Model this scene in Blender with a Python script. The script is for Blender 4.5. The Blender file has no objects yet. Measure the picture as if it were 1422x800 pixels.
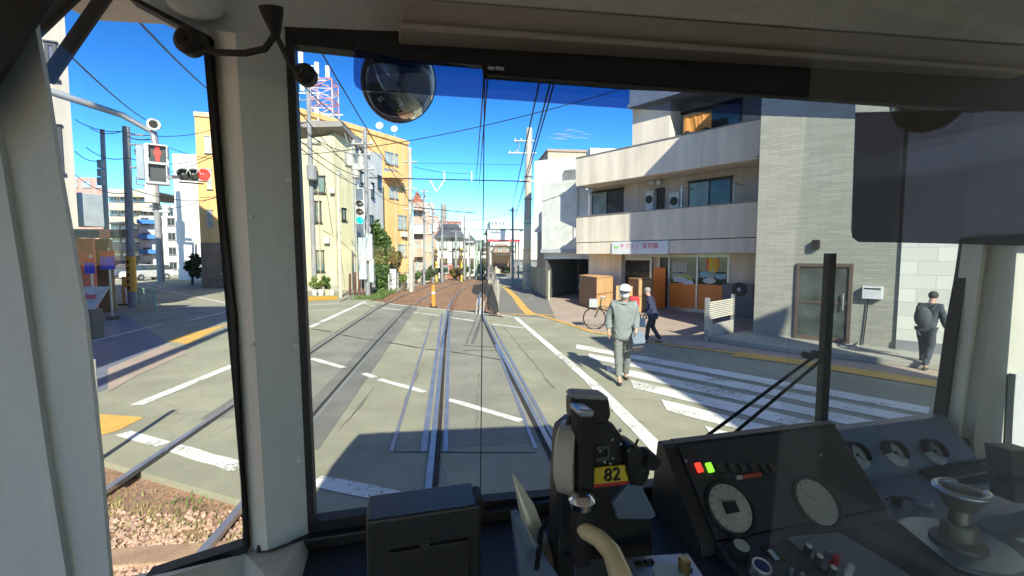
import bpy, bmesh, math, random
from mathutils import Vector, Matrix, noise
from mathutils.geometry import tessellate_polygon
random.seed(7)
R = math.radians
C = bpy.data.collections.new('street'); bpy.context.scene.collection.children.link(C)
sc = bpy.context.scene
# ---------------------------------------------------------------- camera model
FL, HC, YAW, PIT = 620.0, 2.19, R(6.7), math.atan(43/620.0)
CAMP = Vector((0, 0, HC))
def ray(px, py):
    x, z = (px-711)/FL, -(py-400)/FL
    y2 = math.cos(PIT)+z*math.sin(PIT); z2 = -math.sin(PIT)+z*math.cos(PIT)
    return Vector((x*math.cos(YAW)+y2*math.sin(YAW), -x*math.sin(YAW)+y2*math.cos(YAW), z2))
def G(px, py, z=0.0):
    r = ray(px, py); return CAMP + r*((z-HC)/r.z)
def AT(px, py, Y):                      # point of the street at forward distance Y
    r = ray(px, py); return CAMP + r*(Y/r.y)
CY = R(8.4)                             # the cab front is turned a little against the track
CM = Matrix.Translation(CAMP) @ Matrix.Rotation(CY, 4, 'Z'); CMI = CM.inverted()
def cray(px, py): return (CMI.to_3x3() @ ray(px, py))
def CP(px, py, v): r = cray(px, py); return r*(v/r.y)
def CU(px, py, u): r = cray(px, py); return r*(u/r.x)
def CW(px, py, w): r = cray(px, py); return r*(w/r.z)
def W(p): return CM @ Vector(p)

# ---------------------------------------------------------------- object helpers
def tagk(o, label=None, cat=None, group=None, kind=None):
    if label: o['label'] = label
    if cat: o['category'] = cat
    if group: o['group'] = group
    if kind: o['kind'] = kind
    return o
WL = {}
def thing(name, label, cat, loc=(0, 0, 0), group=None):
    o = bpy.data.objects.new(name, None); C.objects.link(o); o.location = loc; o.empty_display_size = .1
    WL[o.name] = Vector(loc); return tagk(o, label, cat, group)
class MB:
    def __init__(s): s.v = []; s.f = []
    def add(s, vs, fs):
        n = len(s.v); s.v += [Vector(p) for p in vs]; s.f += [tuple(i+n for i in f) for f in fs]; return s
    def box(s, a, b, M=None):
        x0, y0, z0 = [min(a[i], b[i]) for i in range(3)]; x1, y1, z1 = [max(a[i], b[i]) for i in range(3)]
        vs = [Vector(p) for p in ((x0,y0,z0),(x1,y0,z0),(x1,y1,z0),(x0,y1,z0),(x0,y0,z1),(x1,y0,z1),(x1,y1,z1),(x0,y1,z1))]
        if M: vs = [M @ p for p in vs]
        return s.add(vs, [(0,3,2,1),(4,5,6,7),(0,1,5,4),(1,2,6,5),(2,3,7,6),(3,0,4,7)])
    def prism(s, pts, off, M=None):      # polygon of 3d points extruded by vector off
        pts = [Vector(p) for p in pts]; off = Vector(off); n = len(pts)
        vs = pts+[p+off for p in pts]
        if M: vs = [M @ p for p in vs]
        return s.add(vs, [tuple(range(n))[::-1], tuple(range(n, 2*n))]+[(i, (i+1) % n, n+(i+1) % n, n+i) for i in range(n)])
    def hexa(s, lo, hi, M=None):         # two matching rings joined
        return s.loft([lo, hi], M)
    def loft(s, rings, M=None, cap=True):
        n = len(rings[0]); vs = [Vector(p) for r in rings for p in r]
        if M: vs = [M @ p for p in vs]
        fs = []
        for k in range(len(rings)-1):
            fs += [(k*n+i, k*n+(i+1) % n, (k+1)*n+(i+1) % n, (k+1)*n+i) for i in range(n)]
        if cap: fs += [tuple(range(n))[::-1], tuple(range((len(rings)-1)*n, len(rings)*n))]
        return s.add(vs, fs)
    def tube(s, pts, r, n=8, M=None, cap=True):
        pts = [Vector(p) for p in pts]; rr = r if isinstance(r, (list, tuple)) else [r]*len(pts); rings = []
        px = None
        for i, p in enumerate(pts):
            d = (pts[min(i+1, len(pts)-1)]-pts[max(i-1, 0)]).normalized()
            if px is None:
                px = d.cross(Vector((0, 0, 1)))
                if px.length < .05: px = d.cross(Vector((0, 1, 0)))
            px = (px-d*px.dot(d)).normalized(); q = d.cross(px)
            rings.append([p+(px*math.cos(a)+q*math.sin(a))*rr[i] for a in [2*math.pi*k/n for k in range(n)]])
        return s.loft(rings, M, cap)
    def lathe(s, prof, c, ax=(0, 0, 1), n=20, M=None):   # prof: (radius, height)
        ax = Vector(ax).normalized(); a = ax.cross(Vector((0, 0, 1)))
        if a.length < .05: a = ax.cross(Vector((0, 1, 0)))
        a.normalize(); b = ax.cross(a); c = Vector(c)
        rings = [[c+ax*h+(a*math.cos(t)+b*math.sin(t))*max(r, 1e-4) for t in [2*math.pi*k/n for k in range(n)]] for r, h in prof]
        return s.loft(rings, M)
    def ball(s, c, r, n=12, M=None, sc3=(1, 1, 1)):
        c = Vector(c); rings = []
        for j in range(n//2+1):
            t = math.pi*j/(n//2); rr = max(math.sin(t), 1e-3)
            rings.append([c+Vector((rr*math.cos(a)*r*sc3[0], rr*math.sin(a)*r*sc3[1], -math.cos(t)*r*sc3[2])) for a in [2*math.pi*k/n for k in range(n)]])
        return s.loft(rings, M)
    def build(s, name, m, parent=None, smooth=False, bevel=0, label=None, cat=None, group=None, kind=None):
        off = Vector((0, 0, 0))
        if parent is not None: off = WL.get(parent.name, Vector((0, 0, 0)))
        me = bpy.data.meshes.new(name); me.from_pydata([tuple(p-off) for p in s.v], [], s.f); me.materials.append(m)
        bm = bmesh.new(); bm.from_mesh(me); bmesh.ops.recalc_face_normals(bm, faces=bm.faces); bm.to_mesh(me); bm.free()
        me.update()
        if smooth:
            for p in me.polygons: p.use_smooth = True
            try: me.set_sharp_from_angle(angle=R(40))
            except Exception: pass
        o = bpy.data.objects.new(name, me); C.objects.link(o)
        if parent is not None: o.parent = parent
        WL[o.name] = off
        if bevel:
            b = o.modifiers.new('b', 'BEVEL'); b.width = bevel; b.segments = 2; b.limit_method = 'ANGLE'; b.angle_limit = R(35)
        return tagk(o, label, cat, group, kind)
class Fr:                                # a flat frame: origin, right, up, outward normal
    def __init__(s, o, ex, ey):
        s.o = Vector(o); s.x = Vector(ex).normalized(); e = Vector(ey); s.y = (e-s.x*e.dot(s.x)).normalized(); s.n = s.x.cross(s.y)
        s.M = Matrix(((s.x.x, s.y.x, s.n.x, s.o.x), (s.x.y, s.y.y, s.n.y, s.o.y), (s.x.z, s.y.z, s.n.z, s.o.z), (0, 0, 0, 1)))
    def hit(s, px, py, c=0.0):
        r = ray(px, py); t = (s.o+s.n*c-CAMP).dot(s.n)/r.dot(s.n); p = CAMP+r*t-s.o
        return p.dot(s.x), p.dot(s.y)
    def rect(s, x0, y0, x1, y1, c=0.0):
        a0, b1 = s.hit(x0, y0, c); a1, b0 = s.hit(x1, y1, c); _, b1b = s.hit(x1, y0, c); _, b0b = s.hit(x0, y1, c)
        return a0, a1, (b0+b0b)/2, (b1+b1b)/2
    def P(s, a, b, c=0.0): return s.M @ Vector((a, b, c))
    def shift(s, c): return Fr(s.o+s.n*c, s.x, s.y)
def vfr(p, q): return Fr((p[0], p[1], 0), (q[0]-p[0], q[1]-p[1], 0), (0, 0, 1))
def copy_tree(o, label=None, loc=None, rz=None):
    def cp(a, par):
        c = a.copy(); C.objects.link(c); c.parent = par
        for ch in a.children: cp(ch, c)
        return c
    n = cp(o, None)
    if label: n['label'] = label
    if loc is not None: n.location = loc
    if rz is not None: n.rotation_euler = (0, 0, rz)
    return n

# ---------------------------------------------------------------- materials
MC = {}
def mat(name, col, rough=.6, metal=0, var=.12, scale=3., bump=0., bscale=60., spec=.5, col2=None, fine=.06, coat=0, detail=6, emit=0, tr=0):
    if name in MC: return MC[name]
    m = bpy.data.materials.new(name); m.use_nodes = True; N = m.node_tree.nodes; L = m.node_tree.links
    b = N['Principled BSDF']; b.inputs['Roughness'].default_value = rough; b.inputs['Metallic'].default_value = metal
    b.inputs['Specular IOR Level'].default_value = spec
    if coat: b.inputs['Coat Weight'].default_value = coat
    tc = N.new('ShaderNodeTexCoord'); n1 = N.new('ShaderNodeTexNoise'); n1.inputs['Scale'].default_value = scale; n1.inputs['Detail'].default_value = detail
    L.new(tc.outputs['Object'], n1.inputs['Vector'])
    cr = N.new('ShaderNodeValToRGB'); cr.color_ramp.elements[0].position = .3; cr.color_ramp.elements[1].position = .7
    c2 = col2 or tuple(c*(1+var) for c in col); c1 = col if col2 else tuple(c*(1-var) for c in col)
    cr.color_ramp.elements[0].color = (*c1, 1); cr.color_ramp.elements[1].color = (*c2, 1); L.new(n1.outputs['Fac'], cr.inputs['Fac'])
    n2 = N.new('ShaderNodeTexNoise'); n2.inputs['Scale'].default_value = bscale; n2.inputs['Detail'].default_value = 3; L.new(tc.outputs['Object'], n2.inputs['Vector'])
    mx = N.new('ShaderNodeMix'); mx.data_type = 'RGBA'; mx.blend_type = 'MULTIPLY'; mx.inputs[0].default_value = 1
    mr = N.new('ShaderNodeMapRange'); mr.inputs['From Min'].default_value = .3; mr.inputs['From Max'].default_value = .7
    mr.inputs['To Min'].default_value = 1-fine; mr.inputs['To Max'].default_value = 1+fine; L.new(n2.outputs['Fac'], mr.inputs['Value'])
    L.new(cr.outputs['Color'], mx.inputs[6]); L.new(mr.outputs[0], mx.inputs[7]); L.new(mx.outputs[2], b.inputs['Base Color'])
    if 'render' in name or 'paint' in name and 'road' not in name:
        mp = N.new('ShaderNodeMapping'); mp.inputs['Scale'].default_value = (2.2, 2.2, .18) if 'render' in name else (14, 14, 2); n3 = N.new('ShaderNodeTexNoise'); n3.inputs['Scale'].default_value = 1; n3.inputs['Detail'].default_value = 7; n3.inputs['Roughness'].default_value = .65
        L.new(tc.outputs['Object'], mp.inputs[0]); L.new(mp.outputs[0], n3.inputs['Vector']); r3 = N.new('ShaderNodeMapRange'); r3.inputs['From Min'].default_value = .35; r3.inputs['From Max'].default_value = .62
        r3.inputs['To Min'].default_value = .80 if 'render' in name else .9; r3.inputs['To Max'].default_value = 1.03; L.new(n3.outputs['Fac'], r3.inputs['Value'])
        m3 = N.new('ShaderNodeMix'); m3.data_type = 'RGBA'; m3.blend_type = 'MULTIPLY'; m3.inputs[0].default_value = 1; L.new(mx.outputs[2], m3.inputs[6]); L.new(r3.outputs[0], m3.inputs[7]); L.new(m3.outputs[2], b.inputs['Base Color'])
    if name in ('asphalt', 'crossing_slab', 'ramp_asphalt', 'slab_dark', 'sunlit_patch'):
        wn = N.new('ShaderNodeTexNoise'); wn.inputs['Scale'].default_value = 1.3; wn.inputs['Detail'].default_value = 8; L.new(tc.outputs['Object'], wn.inputs['Vector'])
        av = N.new('ShaderNodeMix'); av.data_type = 'VECTOR'; av.inputs[0].default_value = .35; L.new(tc.outputs['Object'], av.inputs[4]); L.new(wn.outputs['Color'], av.inputs[5])
        vo = N.new('ShaderNodeTexVoronoi'); vo.feature = 'DISTANCE_TO_EDGE'; vo.inputs['Scale'].default_value = .85; L.new(av.outputs[1], vo.inputs['Vector'])
        k1 = N.new('ShaderNodeMapRange'); k1.inputs['From Max'].default_value = .010; k1.inputs['To Min'].default_value = .72; L.new(vo.outputs['Distance'], k1.inputs['Value'])
        st = N.new('ShaderNodeTexNoise'); st.inputs['Scale'].default_value = .9; st.inputs['Detail'].default_value = 9; st.inputs['Roughness'].default_value = .7; L.new(tc.outputs['Object'], st.inputs['Vector'])
        k2 = N.new('ShaderNodeMapRange'); k2.inputs['From Min'].default_value = .33; k2.inputs['From Max'].default_value = .62; k2.inputs['To Min'].default_value = .84; k2.inputs['To Max'].default_value = 1.1; L.new(st.outputs['Fac'], k2.inputs['Value'])
        gate = N.new('ShaderNodeMapRange'); gate.inputs['From Min'].default_value = .5; gate.inputs['From Max'].default_value = .56; L.new(n1.outputs['Fac'], gate.inputs['Value'])
        g2 = N.new('ShaderNodeMix'); g2.data_type = 'FLOAT'; g2.inputs[2].default_value = 1; L.new(gate.outputs[0], g2.inputs[0]); L.new(k1.outputs[0], g2.inputs[3])
        km = N.new('ShaderNodeMath'); km.operation = 'MULTIPLY'; L.new(g2.outputs[0], km.inputs[0]); L.new(k2.outputs[0], km.inputs[1])
        m3 = N.new('ShaderNodeMix'); m3.data_type = 'RGBA'; m3.blend_type = 'MULTIPLY'; m3.inputs[0].default_value = 1; L.new(mx.outputs[2], m3.inputs[6]); L.new(km.outputs[0], m3.inputs[7]); L.new(m3.outputs[2], b.inputs['Base Color'])
    if name in ('road_paint', 'tactile_yellow'):
        w1 = N.new('ShaderNodeTexNoise'); w1.inputs['Scale'].default_value = 22; w1.inputs['Detail'].default_value = 9; w1.inputs['Roughness'].default_value = .75; L.new(tc.outputs['Object'], w1.inputs['Vector'])
        w2 = N.new('ShaderNodeTexNoise'); w2.inputs['Scale'].default_value = 1.6; w2.inputs['Detail'].default_value = 4; L.new(tc.outputs['Object'], w2.inputs['Vector'])
        ad = N.new('ShaderNodeMath'); ad.operation = 'MULTIPLY_ADD'; ad.inputs[1].default_value = .55; L.new(w2.outputs['Fac'], ad.inputs[0]); L.new(w1.outputs['Fac'], ad.inputs[2])
        w3 = N.new('ShaderNodeMapRange'); w3.inputs['From Min'].default_value = .66 if 'paint' in name else .56; w3.inputs['From Max'].default_value = .72 if 'paint' in name else .64; L.new(ad.outputs[0], w3.inputs['Value'])
        m3 = N.new('ShaderNodeMix'); m3.data_type = 'RGBA'; m3.inputs[6].default_value = (.30, .29, .22, 1); L.new(w3.outputs[0], m3.inputs[0]); L.new(mx.outputs[2], m3.inputs[7]); L.new(m3.outputs[2], b.inputs['Base Color'])
    if bump:
        bp = N.new('ShaderNodeBump'); bp.inputs['Strength'].default_value = bump; bp.inputs['Distance'].default_value = .01
        L.new(n2.outputs['Fac'], bp.inputs['Height']); L.new(bp.outputs['Normal'], b.inputs['Normal'])
    if emit: b.inputs['Emission Color'].default_value = (*col, 1); b.inputs['Emission Strength'].default_value = emit
    MC[name] = m; return m
def tiled(name, col, mortar, rz, bw, bh, rough=.7, bump=.5, gap=.01, off=.5):
    m = mat(name, col, rough); N = m.node_tree.nodes; L = m.node_tree.links; b = N['Principled BSDF']
    tc = N.new('ShaderNodeTexCoord'); mp = N.new('ShaderNodeMapping'); mp.inputs['Rotation'].default_value = (0, 0, -rz)
    cx = N.new('ShaderNodeSeparateXYZ'); cb = N.new('ShaderNodeCombineXYZ'); br = N.new('ShaderNodeTexBrick')
    L.new(tc.outputs['Object'], mp.inputs['Vector']); L.new(mp.outputs[0], cx.inputs[0]); L.new(cx.outputs['X'], cb.inputs['X']); L.new(cx.outputs['Z'], cb.inputs['Y'])
    L.new(cb.outputs[0], br.inputs['Vector']); br.inputs['Scale'].default_value = 1; br.inputs['Brick Width'].default_value = bw; br.inputs['Row Height'].default_value = bh
    br.inputs['Mortar Size'].default_value = gap; br.offset = off; br.inputs['Color1'].default_value = (*[c*.9 for c in col], 1); br.inputs['Color2'].default_value = (*[c*1.1 for c in col], 1)
    br.inputs['Mortar'].default_value = (*mortar, 1); L.new(br.outputs['Color'], b.inputs['Base Color'])
    bp = N.new('ShaderNodeBump'); bp.inputs['Strength'].default_value = bump; bp.inputs['Distance'].default_value = .02; bp.invert = True
    L.new(br.outputs['Fac'], bp.inputs['Height']); L.new(bp.outputs['Normal'], b.inputs['Normal']); return m
def stripes(name, col, rz, period, rough=.6, depth=.6, vertical=True):   # corrugated or ribbed cladding
    m = mat(name, col, rough); N = m.node_tree.nodes; L = m.node_tree.links; b = N['Principled BSDF']
    tc = N.new('ShaderNodeTexCoord'); mp = N.new('ShaderNodeMapping'); mp.inputs['Rotation'].default_value = (0, 0, -rz)
    wv = N.new('ShaderNodeTexWave'); wv.bands_direction = 'X' if vertical else 'Z'; wv.inputs['Scale'].default_value = .314/period*2; wv.wave_profile = 'SAW'
    L.new(tc.outputs['Object'], mp.inputs['Vector']); L.new(mp.outputs[0], wv.inputs['Vector'])
    bp = N.new('ShaderNodeBump'); bp.inputs['Strength'].default_value = depth; bp.inputs['Distance'].default_value = .03
    L.new(wv.outputs['Fac'], bp.inputs['Height']); L.new(bp.outputs['Normal'], b.inputs['Normal']); return m
def glass(name, tint=(1, 1, 1), refl=.08, rough=.02, haze=0.0, hcol=(.8, .8, .8)):
    if name in MC: return MC[name]
    m = bpy.data.materials.new(name); m.use_nodes = True; N = m.node_tree.nodes; L = m.node_tree.links; N.remove(N['Principled BSDF'])
    out = N['Material Output']; t = N.new('ShaderNodeBsdfTransparent'); t.inputs[0].default_value = (*tint, 1)
    g = N.new('ShaderNodeBsdfGlossy'); g.inputs['Roughness'].default_value = rough; g.inputs[0].default_value = (1, 1, 1, 1)
    f = N.new('ShaderNodeLayerWeight'); f.inputs[0].default_value = .5
    pw = N.new('ShaderNodeMath'); pw.operation = 'POWER'; pw.inputs[1].default_value = 5; L.new(f.outputs['Facing'], pw.inputs[0])
    ml = N.new('ShaderNodeMath'); ml.operation = 'MULTIPLY_ADD'; ml.inputs[1].default_value = .5; ml.inputs[2].default_value = refl; L.new(pw.outputs[0], ml.inputs[0])
    mx = N.new('ShaderNodeMixShader'); L.new(ml.outputs[0], mx.inputs[0]); L.new(t.outputs[0], mx.inputs[1]); L.new(g.outputs[0], mx.inputs[2])
    last = mx
    if haze:
        d = N.new('ShaderNodeBsdfDiffuse'); d.inputs[0].default_value = (*hcol, 1); m2 = N.new('ShaderNodeMixShader'); m2.inputs[0].default_value = haze
        L.new(mx.outputs[0], m2.inputs[1]); L.new(d.outputs[0], m2.inputs[2]); last = m2
    L.new(last.outputs[0], out.inputs['Surface']); MC[name] = m; return m
asph = mat('asphalt', (.30, .293, .218), .85, var=.0, scale=.35, bump=.5, bscale=140, fine=.2, col2=(.40, .392, .292), spec=.3)
asph_d = mat('asphalt_grey', (.15, .155, .15), .85, scale=.5, var=.15, bump=.5, bscale=140, fine=.2, spec=.3)
slabm = mat('crossing_slab', (.28, .275, .23), .85, scale=.8, var=.14, bump=.35, bscale=90, fine=.12, spec=.3)
pave = mat('pavement', (.44, .35, .29), .85, scale=1.2, var=.1, bump=.3, bscale=90, fine=.12, spec=.3)
paveg = mat('ramp_asphalt', (.22, .215, .2), .85, scale=1.2, var=.1, bump=.4, bscale=120, fine=.15, spec=.3)
conc = mat('concrete', (.36, .35, .31), .85, scale=1.5, var=.14, bump=.3, bscale=50, fine=.1)
dirt = mat('dirt', (.16, .12, .085), .95, scale=1.5, var=.2, bump=.6, bscale=60, fine=.25)
ballm = mat('ballast', (.34, .20, .13), .95, scale=2.5, var=.2, bump=1., bscale=34, fine=.4)
white = mat('road_paint', (.78, .78, .74), .7, scale=2.2, var=.06, bump=.2, bscale=70, fine=.12)
yell = mat('tactile_yellow', (.72, .43, .10), .75, scale=3, var=.1, bump=.3, bscale=30, fine=.12)
steel = mat('rail_steel', (.42, .43, .44), .38, .75, scale=4, var=.12, fine=.08)
rust = mat('rail_rust', (.16, .085, .05), .8, scale=8, var=.2)
groove = mat('flangeway', (.035, .032, .03), .9)
stripm = mat('edge_strip', (.34, .36, .41), .42, .6, scale=3, var=.15, fine=.1)
def wood(n, c): return mat(n, c, .6, scale=4, var=.15, fine=.15, bscale=40)

# ================================================================ GROUND
def sheet(name, pts, z, m, th=0.0, kind='structure', **k):
    b = MB()
    if th: b.prism([(p[0], p[1], z-th) for p in pts], (0, 0, th))
    else: b.add([(p[0], p[1], z) for p in pts], [tuple(range(len(pts)))])
    return b.build(name, m, kind=kind, **k)
def pxs(pts, z=0.0): return [G(x, y, z).xy[:] for x, y in pts]
sheet('ground', [(-300, -150), (350, -150), (350, 450), (-300, 450)], -.13, asph_d)
TY = [(-20, -.15), (-5, -.2), (2, -.28), (5, -.32), (12, -.46), (19, -.52), (23.6, -.36), (29, .05), (33, .5), (37.9, 1.3), (43.9, 2.8), (50, 5.0), (57, 8.4), (66, 14), (78, 23), (95, 38)]
def X0(y):
    for (a, b), (c, d) in zip(TY, TY[1:]):
        if a <= y <= c:
            t = (y-a)/(c-a); return b+(d-b)*t
    return TY[-1][1]
def smoothX(y): return sum(X0(y+k*.5)*w for k, w in ((-4, 1), (-2, 2), (0, 3), (2, 2), (4, 1)))/9
def track_pt(y, off):
    d = Vector((smoothX(y+.3)-smoothX(y-.3), .6)).normalized(); return Vector((smoothX(y)+off*d.y, y-off*d.x))
ys_far = [16+i*2.0 for i in range(0, 31)]
lb = [track_pt(y, -4.1) for y in ys_far if y >= 22]; rb = [track_pt(y, 2.05) for y in ys_far]
near_hole = [(-4.75, 5.75), (-.3, 3.4), (2.7, 1.8), (2.7, -18), (-9.5, -18), (-9.5, 5.2), (-6.5, 5.6)]
near_hole = [(-5.6, 5.3), (-4.2, 5.35), (-.4, 3.3), (2.7, 1.8), (2.7, -18), (-5.6, -18)]
far_hole = [(-4.55, 23.1)]+[p[:] for p in lb[1:]]+[p[:] for p in rb[::-1]]
outer = [(-120, -60), (140, -60), (140, 200), (-120, 200)]
polys = [[Vector((p[0], p[1], 0)) for p in q] for q in (outer, near_hole, far_hole)]
tris = tessellate_polygon(polys); flat = [p for q in polys for p in q]
rb_ = MB(); rb_.add([(p.x, p.y, 0) for p in flat], tris)
for q in (near_hole, far_hole):
    n = len(q)
    for i in range(n):
        a, b = q[i], q[(i+1) % n]
        rb_.add([(a[0], a[1], 0), (b[0], b[1], 0), (b[0], b[1], -.125), (a[0], a[1], -.125)], [(0, 1, 2, 3)])
rb_.build('road', asph, kind='structure')
# near track bed and far track bed
sheet('track_bed', near_hole, -.07, ballm)
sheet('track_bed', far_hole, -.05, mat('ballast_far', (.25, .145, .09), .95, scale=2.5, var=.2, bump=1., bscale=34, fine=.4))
# stones of the beds: one uncountable mass
def stones(name, pts_fn, n, m, smin, smax):
    b = MB()
    for i in range(n):
        x, y, z = pts_fn(); s = random.uniform(smin, smax); M = Matrix.Translation((x, y, z)) @ Matrix.Rotation(random.uniform(0, 6.3), 4, 'Z') @ Matrix.Rotation(random.uniform(0, 1), 4, 'X')
        vs = [M @ Vector((a*s*random.uniform(.5, 1), c*s*random.uniform(.5, 1), d*s*random.uniform(.4, .8))) for a, c, d in ((1,0,0),(-1,0,0),(0,1,0),(0,-1,0),(0,0,1),(0,0,-1))]
        b.add(vs, [(0,2,4),(2,1,4),(1,3,4),(3,0,4),(2,0,5),(1,2,5),(3,1,5),(0,3,5)])
    return b.build(name, m, kind='stuff', label='reddish brown crushed stone ballast lying between the rails', cat='ballast')
def near_pt():
    x = random.uniform(-5.4, 0.5); y = random.uniform(1.6, 4.9)
    if y > 5.2-(x+4.2)*.54-.35: y -= .8
    return x, y, -.06
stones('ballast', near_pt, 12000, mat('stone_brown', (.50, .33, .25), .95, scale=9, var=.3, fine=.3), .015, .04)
def far_pt():
    while 1:
        y = random.uniform(16, 45); o = random.uniform(-4, 1.9); p = track_pt(y, o)
        if y > 19.2-(p.x-2)*.99-2.2: return p.x, p.y, -.045
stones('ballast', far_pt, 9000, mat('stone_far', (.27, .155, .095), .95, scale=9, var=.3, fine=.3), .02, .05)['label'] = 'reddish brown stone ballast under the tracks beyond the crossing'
# timber/concrete boards across the near track bed
slp = mat('old_sleeper', (.40, .26, .17), .85, scale=5, var=.2, bump=.4, fine=.2)
def near_sleeper(y, lab):
    b = MB(); b.box((-3.75, y-.11, -.10), (-1.4, y+.11, -.035)); b.build('sleeper', slp, bevel=.01, label=lab, cat='sleeper', group='sleepers across the near track')
for i, y in enumerate((3.5, 2.75, 2.0)):
    near_sleeper(y, ['faded timber sleeper nearest the crossing road in the near ballast', 'faded timber sleeper second from the crossing road', 'faded timber sleeper third from the crossing road, low in the side window'][i])
# weeds
def leafblades(name, fn, n, m, h0, h1, w, label, cat='weeds'):
    b = MB()
    for i in range(n):
        x, y, z = fn(); h = random.uniform(h0, h1); a = random.uniform(0, 6.3); l = random.uniform(.1, .9)*h
        d = Vector((math.cos(a), math.sin(a), 0)); s = Vector((-d.y, d.x, 0))*w; p = Vector((x, y, z))
        b.add([p-s, p+s, p+d*l*.5+Vector((0, 0, h*.7))+s*.6, p+d*l+Vector((0, 0, h)), p+d*l*.5+Vector((0, 0, h*.7))-s*.6], [(0, 1, 2, 3, 4)])
    return b.build(name, m, kind='stuff', label=label, cat=cat)
drg = mat('dry_grass', (.42, .36, .15), .9, scale=6, var=.3, col2=(.20, .24, .06)); grn = mat('weed_green', (.10, .16, .035), .8, scale=6, var=.35)
def wpt():
    t = random.random(); x = -4.1+t*2.5; y = 4.75-t*1.25+random.gauss(0, .16); return x+random.gauss(0, .06), y, -.07
leafblades('dry_grass', wpt, 1500, drg, .012, .05, .004, 'dry yellow grass tufts along the near edge of the crossing road')
leafblades('weeds', lambda: (random.choice((-3.7, -3.4, -2.2, -2.5))+random.gauss(0, .16), 4.3+random.gauss(0, .22), -.07), 260, grn, .02, .07, .006, 'small green weeds growing in the ballast by the near rail')
# rails -------------------------------------------------------------
def ribbon(mb, y0, y1, off, w, z0, z1, step=1.0):
    ys = []; y = y0
    while y < y1: ys.append(y); y += step
    ys.append(y1); rings = []
    for y in ys:
        a = track_pt(y, off-w/2); c = track_pt(y, off+w/2)
        rings.append([(a.x, a.y, z0), (c.x, c.y, z0), (c.x, c.y, z1), (a.x, a.y, z1)])
    mb.loft(rings)
railn = [(0, 'left rail of the track the tram runs on'), (1.36, 'right rail of the track the tram runs on'), (-1.62, 'right hand rail of the neighbouring left track'), (-3.02, 'outer left rail of the neighbouring track')]
for off, lab in railn:
    r = thing('rail', 'long steel '+lab, 'rail', (0, 0, 0), 'tram rails')
    b = MB(); ribbon(b, -18, 92, off, .065, -.03, .012); b.build('rail_head', steel, r, smooth=False)
    b = MB(); ribbon(b, -18, 92, off, .02, -.10, -.03); ribbon(b, -18, 92, off, .12, -.128, -.10); b.build('rail_web', rust, r)
    g = MB(); sgn = 1 if off in (0, -3.02) else -1
    ya = 3.6 if off >= 0 else 4.6; yb = {0: 18.2, 1.36: 17, -1.62: 20.1, -3.02: 21.6}[off]
    ribbon(g, ya, yb, off+sgn*.065, .055, .004, .0082); g.build('flangeway', groove, r)
# concrete crossing slabs (darker wheel tracks) with steel edge strips
def pq(name, quads, z, m, **k):
    b = MB()
    for q in quads: b.add([(*p, z) for p in pxs(q)], [tuple(range(len(q)))])
    return b.build(name, m, kind='structure', **k)
s = MB(); ribbon(s, 5.05, 18.2, .68, 1.16, .002, .0035); s.build('crossing_slab', slabm, kind='structure')
s = MB(); ribbon(s, 6.4, 20.2, -2.3, 1.2, .002, .0035); s.build('crossing_slab', slabm, kind='structure')
s = MB(); ribbon(s, 5.2, 20.0, -1.60, .62, .0052, .0062); ribbon(s, 6.4, 21, -3.02, .26, .0052, .0062); ribbon(s, 6.4, 20, -1.9+.0, .0, .002, .0035) if 0 else None; s.build('crossing_slab', mat('slab_dark', (.20, .20, .18), .85, scale=.8, var=.15, bump=.4, bscale=90, fine=.12), kind='structure')
def strip(pa, pb, w, lab):
    a, c = G(*pa), G(*pb); d = (c-a).normalized(); s_ = Vector((-d.y, d.x, 0))*w/2
    b = MB(); b.prism([(a-s_).xy[:]+(.002,), (a+s_).xy[:]+(.002,), (c+s_).xy[:]+(.002,), (c-s_).xy[:]+(.002,)], (0, 0, .012))
    return b.build('edge_strip', stripm, label=lab, cat='steel strip', group='steel strips of the crossing panels')
strip((543, 628), (601, 440), .045, 'outermost left steel strip set in the crossing panels')
strip((588, 628), (614, 437), .075, 'broad blue grey steel strip just left of the left rail')
strip((619, 628), (624, 434), .055, 'steel strip just right of the left rail')
strip((744, 624), (688, 479), .045, 'steel strip just left of the right rail')
strip((786, 640), (683, 452), .055, 'steel strip just right of the right rail')
# painted lines ------------------------------------------------------
def line(p, q, w, name='road_line', z=.008, m=None, jag=0, wp=True):
    a, c = (G(*p), G(*q)) if wp else (Vector((*p, 0)), Vector((*q, 0)))
    d = (c-a); L = d.length; d.normalize(); s_ = Vector((-d.y, d.x, 0)); n = max(1, int(L/.25)); b = MB(); vs = []
    for i in range(n+1):
        c0 = a+d*L*i/n; j = jag*noise.noise(c0*3); k = jag*noise.noise(c0*3+Vector((9, 2, 4)))
        vs += [((c0+s_*(w/2+j)).x, (c0+s_*(w/2+j)).y, z), ((c0-s_*(w/2+k)).x, (c0-s_*(w/2+k)).y, z)]
    b.add(vs, [(2*i, 2*i+1, 2*i+3, 2*i+2) for i in range(n)])
    return b.build(name, m or white, kind='structure')
line((716, 441), (820, 530), .17); line((820, 530), (912, 622), .2); line((912, 622), (975, 688), .21); line((975, 688), (1100, 830), .22)
line((430, 455), (507, 419), .2)
for p, q in (((433, 498), (478, 511)), ((505, 519), (521, 525)), ((526, 527), (590, 545)), ((622, 555), (724, 585))): line(p, q, .13, jag=.03)
for p, q in (((503, 421), (513, 423)), ((514, 424.5), (522, 426)), ((529, 427.5), (557, 431)), ((573, 433.5), (610, 438.5)), ((624, 441), (659, 446)), ((684, 450.5), (728, 456))): line(p, q, .14)
for p, q in (((518, 419), (533, 421)), ((541, 422), (566, 425)), ((574, 426), (625, 431)), ((629, 432), (716, 440))): line(p, q, .14)
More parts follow.
